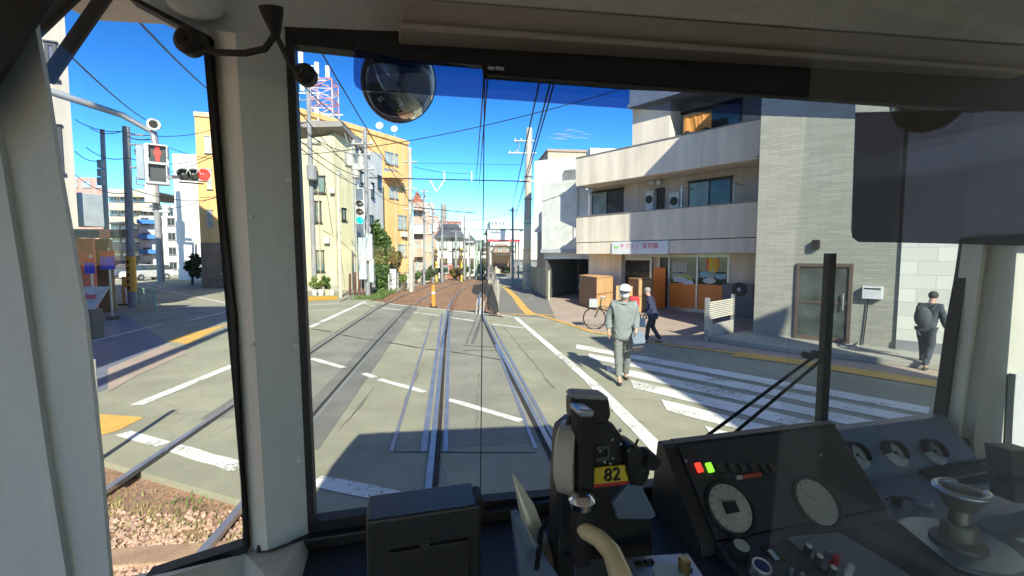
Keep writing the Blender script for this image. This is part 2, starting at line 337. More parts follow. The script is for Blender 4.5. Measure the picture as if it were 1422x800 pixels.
line((170, 602), (228, 618), .16, jag=.02); line((240, 622), (334, 650), .18, jag=.02); line((437, 668), (562, 695), .2, jag=.03)
line((429, 424), (474, 421), .16); line((190, 563), (326, 507), .2)
line((260, 446), (320, 432), .12)
line((130, 474), (225, 450), .08); line((200, 398), (330, 424), .12); line((190, 390), (245, 404), .10)
line((395, 414), (410, 413), .12)
for x in (148, 160, 172, 195, 205, 216, 227): line((x, 389), (x+6, 387.5), .3)
# strip of sunlight put in as a paler patch, and yellow tactile parts on the left pavement
pq('sunlit_strip', [[(240, 424), (318, 413), (322, 446), (300, 452), (300, 437), (241, 440)]], .005, mat('sunlit_patch', (.33, .32, .27), .85, scale=1, var=.1, fine=.12))
pq('tactile_strip', [[(230, 474), (262, 463), (318, 450), (300, 458), (262, 478)], [(132, 575), (200, 580), (165, 598), (134, 607)]], .006, yell)
pq('pavement_left', [[(95, 415), (140, 416), (233, 476), (205, 492), (150, 540), (90, 560)]], .0045, mat('blue_pavers', (.17, .19, .25), .8, scale=2, var=.12, bump=.4, bscale=25, fine=.2))
pq('pavement_patch', [[(150, 512), (232, 478), (262, 490), (190, 522), (150, 545)]], .0085, pave)
pq('yellow_patch', [[(411, 412), (468, 411), (470, 416), (411, 419)]], .006, mat('orange_yellow', (.65, .36, .03), .7))
# drain channel crossing the rails (dark seam)
for p, q in (((432, 457), (460, 461)), ((472, 465), (505, 471)), ((505, 471), (528, 474)), ((540, 476), (585, 484)), ((590, 485), (612, 487)), ((612, 487), (660, 494)), ((660, 494), (700, 501))):
    line(p, q, .05, 'road_seam', .0095, groove, jag=.03)
line((548, 628), (745, 629), .02, 'road_seam', .005, groove)
for p, q in (((643, 480), (690, 483)), ((643, 487), (690, 487))): line(p, q, .03, 'road_seam', .0095, groove)
# shallow tar repairs
tar = mat('tar', (.19, .185, .15), .8)
for p, q in (((700, 455), (770, 540)), ((590, 500), (560, 560)), ((470, 600), (520, 540)), ((930, 470), (1010, 545)), ((820, 560), (900, 590)), ((665, 520), (660, 600))): line(p, q, .02, 'road_crack', .0055, tar, jag=.05)
# zebra crossing
ends = [(2.73, 10.69), (2.74, 9.62), (2.77, 8.5), (2.85, 7.4), (2.9, 6.3), (2.98, 5.2), (3.1, 4.1)]
zd = Vector((.60, -.80))
for i, e in enumerate(ends):
    a = Vector(e); L = 6.5+i*.1; c = a+zd*L; n_ = Vector((-zd.y, zd.x)); w = .40
    b = MB(); vs = [(a+n_*w/2+zd*(.55))[:], c+n_*w/2, c-n_*w/2, (a-n_*w/2)[:]]
    vs[0] = a+n_*w/2+Vector((0, 0)); vs[3] = a-n_*w/2+zd*.3
    steps = 22; V = []
    for k in range(steps+1):
        t = k/steps; p0 = vs[0].lerp(vs[1], t); p1 = vs[3].lerp(vs[2], t); j = .035*noise.noise(Vector((t*9, i*3., 0)))
        V += [(p0.x+n_.x*j, p0.y+n_.y*j, .008), (p1.x-n_.x*j, p1.y-n_.y*j, .008)]
    b.add(V, [(2*k, 2*k+1, 2*k+3, 2*k+2) for k in range(steps)]); b.build('crossing_stripe', white, kind='structure')
# right pavement with yellow line
sheet('pavement', pxs([(716, 420), (750, 437), (772, 443), (822, 460), (925, 475), (1100, 499), (1340, 533)])+[(30, 2), (40, 8), (22, 24), (9.8, 34), (6, 34), (5.2, 24)], .003, pave)
def yline(pts, w, z, m=yell):
    P = [G(*p) for p in pts]; b = MB(); vs = []
    for i, p in enumerate(P):
        d = (P[min(i+1, len(P)-1)]-P[max(i-1, 0)]).normalized(); s_ = Vector((-d.y, d.x, 0))*w/2
        vs += [((p+s_).x, (p+s_).y, z), ((p-s_).x, (p-s_).y, z)]
    b.add(vs, [(2*i, 2*i+1, 2*i+3, 2*i+2) for i in range(len(P)-1)]); return b.build('tactile_strip', m, kind='structure')
yline([(735, 434), (770, 444), (822, 461), (920, 478), (1020, 491)], .17, .012); yline([(1020, 492), (1100, 502), (1200, 518), (1340, 540)], .55, .0125)
# platform ramp
rampp = pxs([(690, 437), (772, 443), (760, 415), (738, 396), (697, 394)])
sheet('platform_ramp', rampp, .0075, paveg)
yline([(700, 398), (715, 412), (727, 428), (738, 438)], .35, .0118); yline([(690, 436.5), (775, 438)], .2, .0145)
# kerb of the right pavement, in front of the brick building
kb = MB()
kp = [G(x, y) for x, y in ((985, 474), (1045, 484), (1150, 497), (1345, 520))]
kq = [(7.95, 11.4), (8.3, 11.0), (9.2, 9.9), (11.9, 6.7)]
kb.loft([[(a.x, a.y, 0), (a.x, a.y, .13), (q[0]+.3, q[1]+.3, .13), (q[0]+.3, q[1]+.3, 0)] for a, q in zip(kp, kq)])
kb.build('raised_pavement', conc, kind='structure', bevel=.02)

# ================================================================ RIGHT BUILDINGS
HD = math.atan2(-.819, .574)             # heading of the store facade
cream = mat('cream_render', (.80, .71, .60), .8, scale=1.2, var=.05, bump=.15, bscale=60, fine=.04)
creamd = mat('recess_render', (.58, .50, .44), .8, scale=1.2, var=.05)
dkglass = mat('window_glass', (.05, .07, .075), .06, 0, scale=2, var=.5, spec=.8)
grglass = mat('frosted_glass', (.22, .30, .29), .15, 0, scale=2, var=.25, spec=.7)
alu = mat('aluminium', (.6, .61, .6), .35, .7, fine=.03); bronze = mat('bronze_frame', (.05, .045, .04), .4, .6)
Gz = vfr((8.58-.03, 17.92), (9.53, 16.55)); Gz = Fr((8.45, 17.86, 0), (.574, -.819, 0), (0, 0, 1))
st = thing('nursery_building', 'cream three storey building with long balconies and an orange nursery front on the ground floor', 'building', (9, 17, 0))
F1 = Gz.shift(1.15)
aL, _ = F1.hit(800, 300); aR, _ = F1.hit(1052, 300)
aR2 = aR+1.0
_, z2t = F1.hit(925, 291); _, zfb = F1.hit(925, 352); _, z3b = F1.hit(925, 240); _, z3t = F1.hit(960, 186)
_, zcr = F1.hit(925, 333)
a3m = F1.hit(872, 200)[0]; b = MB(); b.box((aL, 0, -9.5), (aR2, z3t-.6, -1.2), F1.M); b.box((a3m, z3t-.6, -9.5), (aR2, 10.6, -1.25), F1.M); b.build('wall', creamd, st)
# plinth/side piers
b = MB(); b.box((aL, 0, -1.3), (aL+.0+ (F1.hit(845, 380)[0]-aL), zfb, -.95), F1.M); b.build('wall_pier', cream, st)
b = MB(); a0 = F1.hit(1012, 400, -1.1)[0]; b.box((a0, 0, -1.3), (aR2, zfb, -1.08), F1.M); b.build('wall_pier', cream, st)
def parapet(z0, z1, a0, a1, nm='balcony', lip=True):
    b = MB(); b.box((a0, z0, -.14), (a1, z1, 0), F1.M); b.box((a0, z0, -1.2), (a0+.14, z1, -.14), F1.M); b.box((a1-.14, z0, -1.2), (a1, z1, -.14), F1.M)
    b.box((a0, z0-.0, -1.2), (a1, z0+.12, -.14), F1.M)
    o = b.build(nm, cream, st, bevel=.012)
    b = MB(); b.box((a0-.03, z1, -.18), (a1+.03, z1+.035, .03), F1.M); b.build('coping', mat('coping', (.30, .28, .26), .5, .3), o)
    return o
parapet(zcr, z2t, aL, aR)
b = MB(); b.box((aL+.02, zfb, -1.2), (aR-.02, zcr-.03, -.02), F1.M); b.build('fascia', cream, st, bevel=.01)
a3m = F1.hit(872, 200)[0]; a3l = F1.hit(800, 230)[0]
parapet(z3b, z3t, a3l, aR)
_, zup = F1.hit(900, 110); 
b = MB(); b.box((a3m, z3t-.02, -1.4), (F1.hit(925, 150)[0], z3t+4.2, -.3), F1.M); b.build('wall_end', cream, st)
b = MB(); b.box((a3m, z3t+1.55, -1.3), (aR2, z3t+1.7, .1), F1.M); b.box((a3m, z3t+1.7, -1.2), (aR, z3t+4.2, -.05), F1.M); b.build('upper_balcony', cream, st)
# windows of the two upper floors
def win(fr, r, c, par, frame=bronze, glass_m=dkglass, mull=1, name='window', fw=.05, dp=.05, curtain=False, glass2=None):
    a0, a1, b0, b1 = r; o = None; b = MB()
    b.box((a0, b0, c), (a1, b0+fw, c+dp), fr.M); b.box((a0, b1-fw, c), (a1, b1, c+dp), fr.M); b.box((a0, b0+fw, c), (a0+fw, b1-fw, c+dp), fr.M); b.box((a1-fw, b0+fw, c), (a1, b1-fw, c+dp), fr.M)
    for k in range(mull):
        x = a0+(a1-a0)*(k+1)/(mull+1); b.box((x-fw/2, b0+fw, c), (x+fw/2, b1-fw, c+dp), fr.M)
    b.box((a0-.05, b0-.07, c), (a1+.05, b0-.004, c+dp+.07), fr.M); b.box((a0-.04, b1+.004, c), (a1+.04, b1+.05, c+dp+.05), fr.M)
    o = b.build(name, frame, par)
    g = MB(); g.box((a0+fw, b0+fw, c+.003), (a1-fw, b1-fw, c+dp*.4), fr.M); g.build('pane', glass_m, o)
    if glass2:
        g = MB(); g.box((a0+fw, b0+fw, c+dp*.4), ((a0+a1)/2-fw/2, b1-fw, c+dp*.7), fr.M); g.build('pane', glass2, o)
    return o
for q, g2 in (((823, 265, 866, 296), grglass), ((957, 250, 1017, 288), grglass), ((940, 150, 1030, 195), grglass)):
    a0, b1 = F1.hit(q[0], q[1], -1.2); a1, b1b = F1.hit(q[2], q[1], -1.2); _, b0 = F1.hit((q[0]+q[2])/2, q[3], -1.2)
    win(F1, (a0, a1, b0-.6, (b1+b1b)/2), -1.2, st, glass2=g2)
# laundry pole brackets, AC units on the balcony
for q in ((897, 266, 908, 292), (930, 268, 944, 290)):
    a0, b1 = F1.hit(q[0], q[1], -.9); a1, _ = F1.hit(q[2], q[1], -.9)
    ac = thing('air_conditioner', 'pale air conditioner on the second floor balcony, %s' % ('narrower one left of the dark door' if q[0] < 900 else 'wider one right of the dark door'), 'air conditioner', F1.P((a0+a1)/2, zcr+.15, -.9), 'balcony air conditioners')
    b = MB(); b.box((a0, zcr+.15, -1.15), (a1, b1, -.85), F1.M); b.build('case', mat('ac_white', (.6, .6, .57), .5), ac, bevel=.02)
    b = MB(); am = (a0+a1)/2; b.lathe([(.17, 0), (.17, .01)], F1.P(am, b1-.35, -.85), F1.n, 20); b.build('fan_grille', bronze, ac)
b = MB(); a0, b1 = F1.hit(911, 262, -1.18); a1, _ = F1.hit(923, 262, -1.18); b.box((a0, zcr+.1, -1.2), (a1, b1, -1.12), F1.M); b.build('balcony_door', bronze, st)
for x in (905, 915):
    a0, b0 = F1.hit(x, 253, -1.1); b = MB(); b.lathe([(.08, 0), (.12, .08), (.12, .1)], F1.P(a0, b0, -1.15), F1.n, 12); b.build('vent_hood', alu, st)
for x, y in ((950, 260), (822, 270), (1023, 255)):
    a0, b0 = F1.hit(x, y, -.5); b = MB(); b.tube([F1.P(a0, b0, -1.2), F1.P(a0, b0, -.3)], .02); b.tube([F1.P(a0, b0, -.3), F1.P(a0, zcr+.3, -.3)], .02); b.build('laundry_bracket', alu, st)
# orange towel over the third floor
tw = MB(); a0, a1, b0, b1 = F1.rect(950, 157, 988, 182, -.5); n = 10
tw.loft([[F1.P(a0+(a1-a0)*i/n, b0+.08*math.sin(i), -.5+.03*math.sin(i*1.3)), F1.P(a0+(a1-a0)*i/n, b1, -.5+.02*math.sin(i*2)), F1.P(a0+(a1-a0)*i/n, b1, -.47+.02*math.sin(i*2)), F1.P(a0+(a1-a0)*i/n, b0+.08*math.sin(i), -.47+.03*math.sin(i*1.3))] for i in range(n+1)])
tw.build('towel', mat('towel_orange', (.62, .27, .07), .9), None, label='orange towel hung out to dry above the third floor balcony', cat='towel')
# drain pipe
b = MB(); b.tube([F1.P(aR+.06, .1, -.3), F1.P(aR+.06, 9.4, -.3)], .05); b.build('drain_pipe', bronze, st)
# shop front
orange = mat('orange_panel', (.95, .27, .05), .35, scale=1, var=.05)
def gr(x0, y0, x1, y1): return Gz.rect(x0, y0, x1, y1)
sf = MB()
xs = [845, 865, 929, 968, 1011]
zt = zfb+.05
posts = [Gz.hit(x, 400)[0] for x in xs]
for x in posts: sf.box((x-.035, 0, -.03), (x+.035, zt, .05), Gz.M)
sf.box((posts[0], 0, -.03), (posts[1], .12, .045), Gz.M); sf.box((posts[2]+.04, 0, -.03), (posts[-1], .14, .06), Gz.M); sf.box((posts[0]-.3, zt-.2, -.05), (posts[-1]+.1, zt, .04), Gz.M)
sfo = sf.build('shopfront_frame', alu, st)
for i, j in ((0, 1), (2, 3), (3, 4)):
    b = MB(); b.box((posts[i]+.035, .14, -.02), (posts[j]-.035, 1.12 if i else 1.2, .01), Gz.M); b.build('orange_panel', orange, sfo)
    b = MB(); b.box((posts[i]+.035, 1.12 if i else 1.2, -.02), (posts[j]-.035, zt-.2, .0), Gz.M); b.build('pane', mat('shop_glass', (.24, .28, .21), .12, scale=.8, var=.35, spec=.8), sfo)
ax0 = Gz.hit(905, 400)[0]
dr = MB(); dr.box((posts[1]+.04, 0, -.03), (posts[1]+.12, 2.15, .03), Gz.M); dr.box((ax0-.1, 0, -.03), (ax0, 2.15, .03), Gz.M); dr.box((posts[1]+.12, 2.05, -.03), (ax0-.1, 2.2, .03), Gz.M); dr.box((ax0+.3, 0, -.03), (ax0+.36, zt, .03), Gz.M)
dro = dr.build('entrance_door', alu, sfo); b = MB(); b.box((posts[1]+.12, .1, -.025), (ax0-.1, 2.05, .0), Gz.M); b.box((ax0+.36, .1, -.03), (posts[2]-.04, zt-.2, -.01), Gz.M); b.build('pane', mat('entrance_glass', (.05, .055, .05), .1, scale=2, var=.7), dro)
b = MB(); qa, _ = Gz.hit(908, 400); qb, _ = Gz.hit(925, 400); b.box((qa, .05, .05), (qb, 1.75, .08), Gz.M); b.build('orange_panel', orange, sfo)
# stickers: balloon, clouds, rainbow, dark band with number, notices
def flatdisc(fr, a, b_, rx, ry, c, m, par, name, n=20):
    q = MB(); q.prism([fr.P(a+rx*math.cos(t), b_+ry*math.sin(t), c) for t in [2*math.pi*k/n for k in range(n)]], fr.n*.006); return q.build(name, m, par)
ba, bb = Gz.hit(990, 368)
cols = [(.75, .12, .06), (.75, .55, .05), (.3, .55, .6), (.75, .5, .05), (.75, .3, .04)]
for k, c in enumerate(cols):
    flatdisc(Gz, ba+(k-2)*.085, bb+.02, .085, .36*math.sqrt(max(.1, 1-((k-2)/2.7)**2)), .004+.0016*(k % 2)+.001, mat('balloon_%d' % k, c, .5), sfo, 'balloon_sticker')
b = MB(); b.box((ba-.06, bb-.55, .004), (ba+.06, bb-.45, .012), Gz.M); b.build('balloon_basket', mat('basket', (.4, .2, .06), .7), sfo)
cloudm = mat('sticker_white', (.68, .72, .75), .5); cl2 = mat('sticker_blue', (.30, .50, .65), .5)
for q in ((980, 381, .22, .12), (1001, 384, .2, .11), (985, 390, .25, .11), (945, 388, .3, .12), (955, 392, .26, .09), (853, 377, .34, .14)):
    a, c = Gz.hit(q[0], q[1]); flatdisc(Gz, a, c, q[2], q[3], .013, cl2 if q[0] in (980, 1001) else cloudm, sfo, 'cloud_sticker')
b = MB(); a, c = Gz.hit(948, 392)
for k, cc in enumerate(((.7, .6, .1), (.2, .45, .1))):
    q = MB(); rr = .42-.06*k; pts = [Gz.P(a+(rr)*math.cos(t), c+(rr*.75)*math.sin(t), .005) for t in [math.pi*j/14 for j in range(15)]]+[Gz.P(a+(rr-.06)*math.cos(t), c+(rr-.06)*.75*math.sin(t), .005) for t in [math.pi*j/14 for j in range(14, -1, -1)]]
    q.prism(pts, Gz.n*.006); q.build('rainbow_sticker', mat('rainbow_%d' % k, cc, .5), sfo)
b = MB(); b.box((posts[2]+.1, 1.13, .003), (posts[4]-.05, 1.3, .009), Gz.M); b.box((posts[3]+.05, 1.3, .003), (posts[4]-.05, 1.62, .009), Gz.M)
b.prism([Gz.P(posts[2]+.1, 1.3, .003), Gz.P(posts[2]+.5, 1.6, .003), Gz.P(posts[2]+.75, 1.3, .003)], Gz.n*.006); b.build('window_band', mat('band_black', (.02, .03, .02), .5), sfo)
b = MB(); a0, a1, b0, b1 = gr(934, 363, 954, 378); b.box((a0, b0, .004), (a1, b1, .01), Gz.M); a0, a1, b0, b1 = gr(934, 380, 950, 388); b.box((a0, b0, .004), (a1, b1, .01), Gz.M); b.build('notice', mat('paper', (.5, .52, .48), .7, scale=14, var=.3), sfo)
def text(s_, fr, a, b_, size, m, par, c=.02, name='lettering', align='CENTER'):
    cu = bpy.data.curves.new(name, 'FONT'); cu.body = s_; cu.size = size; cu.align_x = align; cu.align_y = 'CENTER'; cu.extrude = .002; cu.resolution_u = 3
    t = bpy.data.objects.new(name+'_src', cu); C.objects.link(t); dg = bpy.context.evaluated_depsgraph_get(); dg.update()
    me = bpy.data.meshes.new_from_object(t.evaluated_get(dg)); bpy.data.objects.remove(t)
    off = WL.get(par.name, Vector()) if par else Vector()
    me.transform(Matrix.Translation(-off) @ fr.M @ Matrix.Translation((a, b_, c))); me.materials.clear(); me.materials.append(m)
    o = bpy.data.objects.new(name, me); C.objects.link(o); o.parent = par; WL[o.name] = off; return o
a, c = Gz.hit(990, 401); text('03-8890-20', Gz, a+.03, 1.46, .27, cloudm, sfo, .012)
# fascia sign
a0, a1, b0, b1 = F1.rect(850, 335, 928, 353, .03)
sg = thing('shop_sign', 'long white fascia sign with pink and red writing above the nursery entrance', 'sign', F1.P((a0+a1)/2, b0, .02))
b = MB(); b.box((a0, b0, -.015), (a1, b1, .05), F1.M); b.build('board', mat('sign_white', (.72, .74, .78), .4), sg, bevel=.01)
rosy = mat('sign_rose', (.65, .06, .16), .5); grey = mat('sign_grey', (.35, .35, .42), .5); gno = mat('sign_green', (.35, .62, .3), .5)
hS = b1-b0; wS = a1-a0
text('ヤクルト', F1, a0+wS*.34, b0+hS*.60, hS*.46, rosy, sg, .054); text('保育園', F1, a0+wS*.70, b0+hS*.60, hS*.46, mat('sign_red', (.6, .02, .05), .5), sg, .054)
for k in range(3): flatdisc(F1, a0+wS*(.06+.03*k), b0+hS*(.6-.06*(k % 2)), hS*.1, hS*.13, .05, gno, sg, 'leaf_mark', 10)
# ---------- brick building
Pb, Qb = (7.84, 11.08), (9.7, 8.88)
Fb = vfr(Pb, Qb); hb = math.atan2(Fb.x.y, Fb.x.x)
brick = tiled('tile_brick', (.34, .335, .29), (.22, .215, .19), hb, .45, .06, gap=.005, bump=.4)
bb_ = thing('brick_building', 'grey tiled building of long thin bricks with a glazed side door by the pavement', 'building', (*Pb, 0))
aE = Fb.hit(1243, 480)[0]; HB = 9.6
b = MB(); b.box((0, 0, -9), (aE, HB, 0), Fb.M); b.build('wall', brick, bb_)
whb = tiled('white_tile_wall', (.70, .70, .64), (.45, .45, .42), hb, .6, .3, gap=.006, bump=.3)
wb = thing('white_tiled_building', 'bright white tiled building right of the grey brick one, behind the right windscreen edge', 'building', Fb.P(aE, 0, 0))
b = MB(); b.box((aE+.01, 0, -9), (aE+9, HB-.6, .05), Fb.M); b.build('wall', whb, wb)
b = MB(); b.box((aE+.01, 0, .05), (aE+9, .35, .08), Fb.M); b.build('plinth', mat('plinth_grey', (.25, .26, .28), .7), wb)
# door of the brick building
a0, a1, b0, b1 = Fb.rect(1107, 366, 1180, 474)
b = MB(); b0 = .13
b.box((a0, b0, -.01), (a0+.07, b1, .05), Fb.M); b.box((a1-.07, b0, -.01), (a1, b1, .05), Fb.M); b.box((a0+.07, b1-.08, -.01), (a1-.07, b1, .05), Fb.M); b.box((a0+.07, b0+.5*(b1-b0)-.03, .0), (a1-.07, b0+.5*(b1-b0)+.03, .03), Fb.M); b.box((a0+.07, b0, 0), (a1-.07, b0+.12, .03), Fb.M)
do = b.build('door', mat('door_brown', (.17, .13, .11), .45, .4), bb_)
b = MB(); b.box((a0+.07, b0+.12, .002), (a1-.07, b1-.08, .015), Fb.M); b.build('pane', mat('door_glass', (.07, .085, .08), .1, scale=3, var=.5, spec=.8), do)
b = MB(); b.tube([Fb.P(a1-.16, b0+.8, .07), Fb.P(a1-.16, b0+1.2, .07)], .015); b.build('handle', alu, do)
a0, b0 = Fb.hit(1134, 340); b = MB(); b.box((a0-.08, b0-.1, 0), (a0+.08, b0+.12, .12), Fb.M); b.build('wall_lamp', bronze, bb_, bevel=.02)
a0, a1, b0, b1 = Fb.rect(1198, 398, 1226, 415)
mb = thing('meter_box', 'small white post box fixed to the brick wall right of the glazed door', 'box', Fb.P((a0+a1)/2, b0, 0))
b = MB(); b.box((a0, b0, .0), (a1, b1, .12), Fb.M); b.build('case', mat('box_white', (.62, .64, .66), .5), mb, bevel=.012)
b = MB(); b.box((a0+.04, b1-.06, .12), (a1-.04, b1-.03, .125), Fb.M); b.build('slot', bronze, mb)
b = MB(); b.tube([Fb.P(a0+.06, .15, .03), Fb.P(a0+.12, b0, .03)], .012); b.build('conduit', bronze, mb)
# cable crossing the brick wall
# ---------- screen fence + AC between
Lf = Fr(G(984, 474), (G(1024, 462)-G(984, 474)), (0, 0, 1)); 
a0, b1 = Lf.hit(985, 417); a1, b1b = Lf.hit(1021, 410)
sc_ = thing('screen_fence', 'waist high screen fence of thin white slats on a concrete base beside the brick building', 'fence', Lf.o)
b = MB(); b.box((a0, 0, -.12), (a0+.25, .55, .0), Lf.M); b.box((a0+.25, 0, -.1), (a1, .4, .0), Lf.M); b.build('base', conc, sc_, bevel=.015)
b = MB(); 
for k in range(9): b.box((a0+.02, .55+(b1-.6)*k/9+.01, -.06), (a1-.04, .55+(b1-.6)*(k+1)/9-.012, -.03), Lf.M)
b.build('slat_panel', mat('slat_cream', (.58, .56, .48), .6), sc_)
for x in (a0-.03, a1-.03): b = MB(); b.box((x, .3, -.1), (x+.07, b1+.06, .004), Lf.M); b.build('post', alu, sc_)
a0, a1, b0, b1 = Gz.rect(1016, 391, 1042, 460, .5)
acu = thing('outdoor_unit', 'dark grey outdoor fan unit with round grille in the gap left of the brick building', 'air conditioner', Gz.P((a0+a1)/2, 0, .5))
b = MB(); b.box((a0-.4, 0, -.2), (a1, b1-.1, .35), Gz.M); b.build('case', mat('unit_grey', (.16, .17, .18), .5), acu, bevel=.02)
b = MB(); am, bm_ = Gz.hit(1026, 402, .4); b.lathe([(.25, 0), (.25, .02), (.22, .03)], Gz.P(am, bm_, .35), Gz.n, 24); b.build('fan_grille', mat('grille_black', (.03, .03, .035), .5), acu)
b = MB(); b.lathe([(.07, 0), (.07, .03)], Gz.P(am, bm_, .37), Gz.n, 16); b.build('fan_hub', mat('hub_white', (.6, .6, .6), .5), acu)
# ---------- wooden sheds in front of the shop
wl = mat('light_board', (.58, .36, .17), .65, scale=3, var=.1, fine=.12, bscale=25); wd = mat('brown_board', (.26, .15, .09), .7, scale=3, var=.12, fine=.1)
def shed(pl, pc, pr, top_y, lab):
    A, B_, D = G(*pl), G(*pc), G(*pr); h = (B_-CAMP).xy.length; f_ = vfr(A, B_); h = f_.hit(pc[0], top_y)[1]
    t = thing('storage_cabinet', lab, 'cabinet', B_, 'wooden cabinets before the nursery')
    back = A+(D-B_)
    b = MB(); b.prism([A, B_, D, back], (0, 0, h)); b.build('carcass', wd, t, bevel=.01)
    f2 = vfr(B_, D); w = (D-B_).xy.length; b = MB()
    for k in range(2): b.box((.02+k*w/2, .04, .0), (w/2*(k+1)-.02, h*.5-.02, .03), f2.M); b.box((.02+k*w/2, h*.5+.03, .0), (w/2*(k+1)-.02, h-.03, .03), f2.M)
    b.build('door_panel', wl, t); 
    b = MB(); b.box((0, h*.5-.03, 0), (w, h*.5+.03, .04), f2.M); b.build('rail_batten', mat('batten', (.33, .2, .11), .7), t)
    b = MB(); b.prism([p+Vector((0, 0, h)) for p in (A, B_, D, back)], (0, 0, .03)); b.build('top', wl, t)
    return t
shed((804, 423), (828, 431.5), (850, 427), 386, 'brown and pale timber cabinet at the left end, beside the garage')
shed((872, 431), (886, 434.5), (903, 432), 388, 'tall timber cabinet with one dark side just left of the orange window panels')
# small picture board on a stand + planter board
A = G(880, 436); f_ = Fr(G(853, 436), (.75, -.5, 0), (0, 0, 1)); a0, a1, b0, b1 = f_.rect(856, 397, 878, 434)
pb = thing('framed_board', 'light wood framed board leaning behind the bicycle before the nursery', 'board', f_.o)
b = MB(); b.box((a0, .05, 0), (a1, b1, .05), f_.M); b.build('frame', wl, pb, bevel=.01); b = MB(); b.box((a0+.12, .2, .05), (a1-.12, b1-.12, .055), f_.M); b.build('sheet', mat('sheet_grey', (.28, .24, .2), .6), pb)

# ---------- white building beyond, with garage
wh = mat('white_render', (.78, .79, .76), .7, scale=1, var=.04); 
p0 = AT(757, 405, 30); 
FW = Fr((*AT(752, 400, 23.0).xy, 0), (.80, -.60, 0), (0, 0, 1)); hw = math.atan2(-.6, .8)
whs = stripes('white_ribbed', (.66, .67, .64), hw, .34, depth=1.0)
wt = thing('white_house', 'tall white house clad in ribbed panels above an open dark garage', 'house', FW.o)
a1 = FW.hit(801, 300)[0]; zt_ = FW.hit(770, 252)[1]; zb_ = FW.hit(775, 346)[1]; zg = FW.hit(775, 351)[1]
b = MB(); b.box((0, zb_, -.3), (a1, zt_, 0), FW.M); b.build('ribbed_wall', whs, wt)
# side wall facing the tracks
side = Fr(FW.o, (-.6, -.8, 0), (0, 0, 1))
b = MB(); b.box((0, zb_-.5, -5.6), (a1+2.0, zt_-.2, -.305), FW.M); b.build('wall', wh, wt)
b = MB(); b.box((-.05, zg, -5.7), (a1, zb_, .03), FW.M); b.build('garage_lintel', mat('lintel_grey', (.36, .40, .44), .6), wt)
for (x0, y0, x1, y1, c) in ((742, 222, 772, 275, -3.2), (778, 218, 800, 258, -.5)):
    q0, q1, r0, r1 = FW.rect(x0, y0, x1, y1, c); b = MB(); b.box((q0, r0-2, c-2.5), (q1, r1, c), FW.M); b.build('roof_block', wh, wt)
q0, q1, r0, r1 = FW.rect(784, 238, 799, 263, -.45); b = MB()
for k in range(7): b.box((q0+(q1-q0)*k/6-.03, r0, -.45), (q0+(q1-q0)*k/6+.03, r1, -.38), FW.M)
b.box((q0, r0, -.45), (q1, r0+.08, -.36), FW.M); b.box((q0, r1, -.45), (q1, r1+.08, -.36), FW.M); b.build('balcony_grille', mat('grille_grey', (.25, .27, .27), .5), wt)
b = MB(); b.box((0, 0, -5.6), (.2, zg, -5.4), FW.M); b.box((a1+1.5, 0, -5.6), (a1+1.7, zg, 0), FW.M); b.box((0, 0, -5.65), (a1+1.7, zg, -5.6), FW.M); b.box((a1*.42, 0, -3.2), (a1*.48, zg, -2.9), FW.M); b.box((.02, 0, -5.6), (.15, zg, -.4), FW.M); b.build('garage_wall', mat('garage_shaded', (.10, .105, .105), .8), wt)  # walls coloured near black for the shade inside the garage
b = MB(); b.box((a1*.5, 0, -5.3), (a1*.95, 1.9, -5.25), FW.M); b.build('garage_door', mat('garage_door', (.13, .11, .09), .7), wt)
b = MB(); sF = Fr(FW.P(-.01, 0, 0), FW.n*-1, (0, 0, 1))
for k in range(3): b.box((1.3+k*.5, zt_-2.6, 0), (1.65+k*.5, zt_-1.3, .03), sF.M) if 0 else b.box((-.03, zt_-2.7, -.8-k*.5), (-.0, zt_-1.5, -1.15-k*.5), FW.M)
b.build('slit_window', dkglass, wt)
# moped in garage
def scooter(P, ang, lab):
    M = Matrix.Translation(P) @ Matrix.Rotation(ang, 4, 'Z'); t = thing('scooter', lab, 'scooter', P)
    for x in (-.6, .6):
        b = MB(); b.lathe([(.14, -.05), (.23, -.05), (.25, 0), (.23, .05), (.14, .05)], M @ Vector((x, 0, .25)), M.to_3x3() @ Vector((0, 1, 0)), 16); b.build('wheel', groove, t)
    b = MB(); b.box((-.75, -.13, .35), (-.05, .13, .7), M); b.box((-.1, -.15, .25), (.35, .15, .33), M); b.prism([(.3, -.18, .3), (.5, -.18, .3), (.42, -.18, 1.0), (.3, -.18, 1.0)], (0, .36, 0), M); b.build('body', mat('scooter_white', (.55, .57, .6), .4), t, bevel=.03)
    b = MB(); b.box((-.7, -.14, .7), (-.05, .14, .8), M); b.build('saddle', groove, t, bevel=.02)
    b = MB(); b.tube([(.36, -.33, 1.05), (.36, .33, 1.05)], .02, M=M); b.build('handlebar', bronze, t)
scooter(FW.P(a1*.78, 0, -3.2), R(20), 'white scooter parked in the dark garage under the white house')
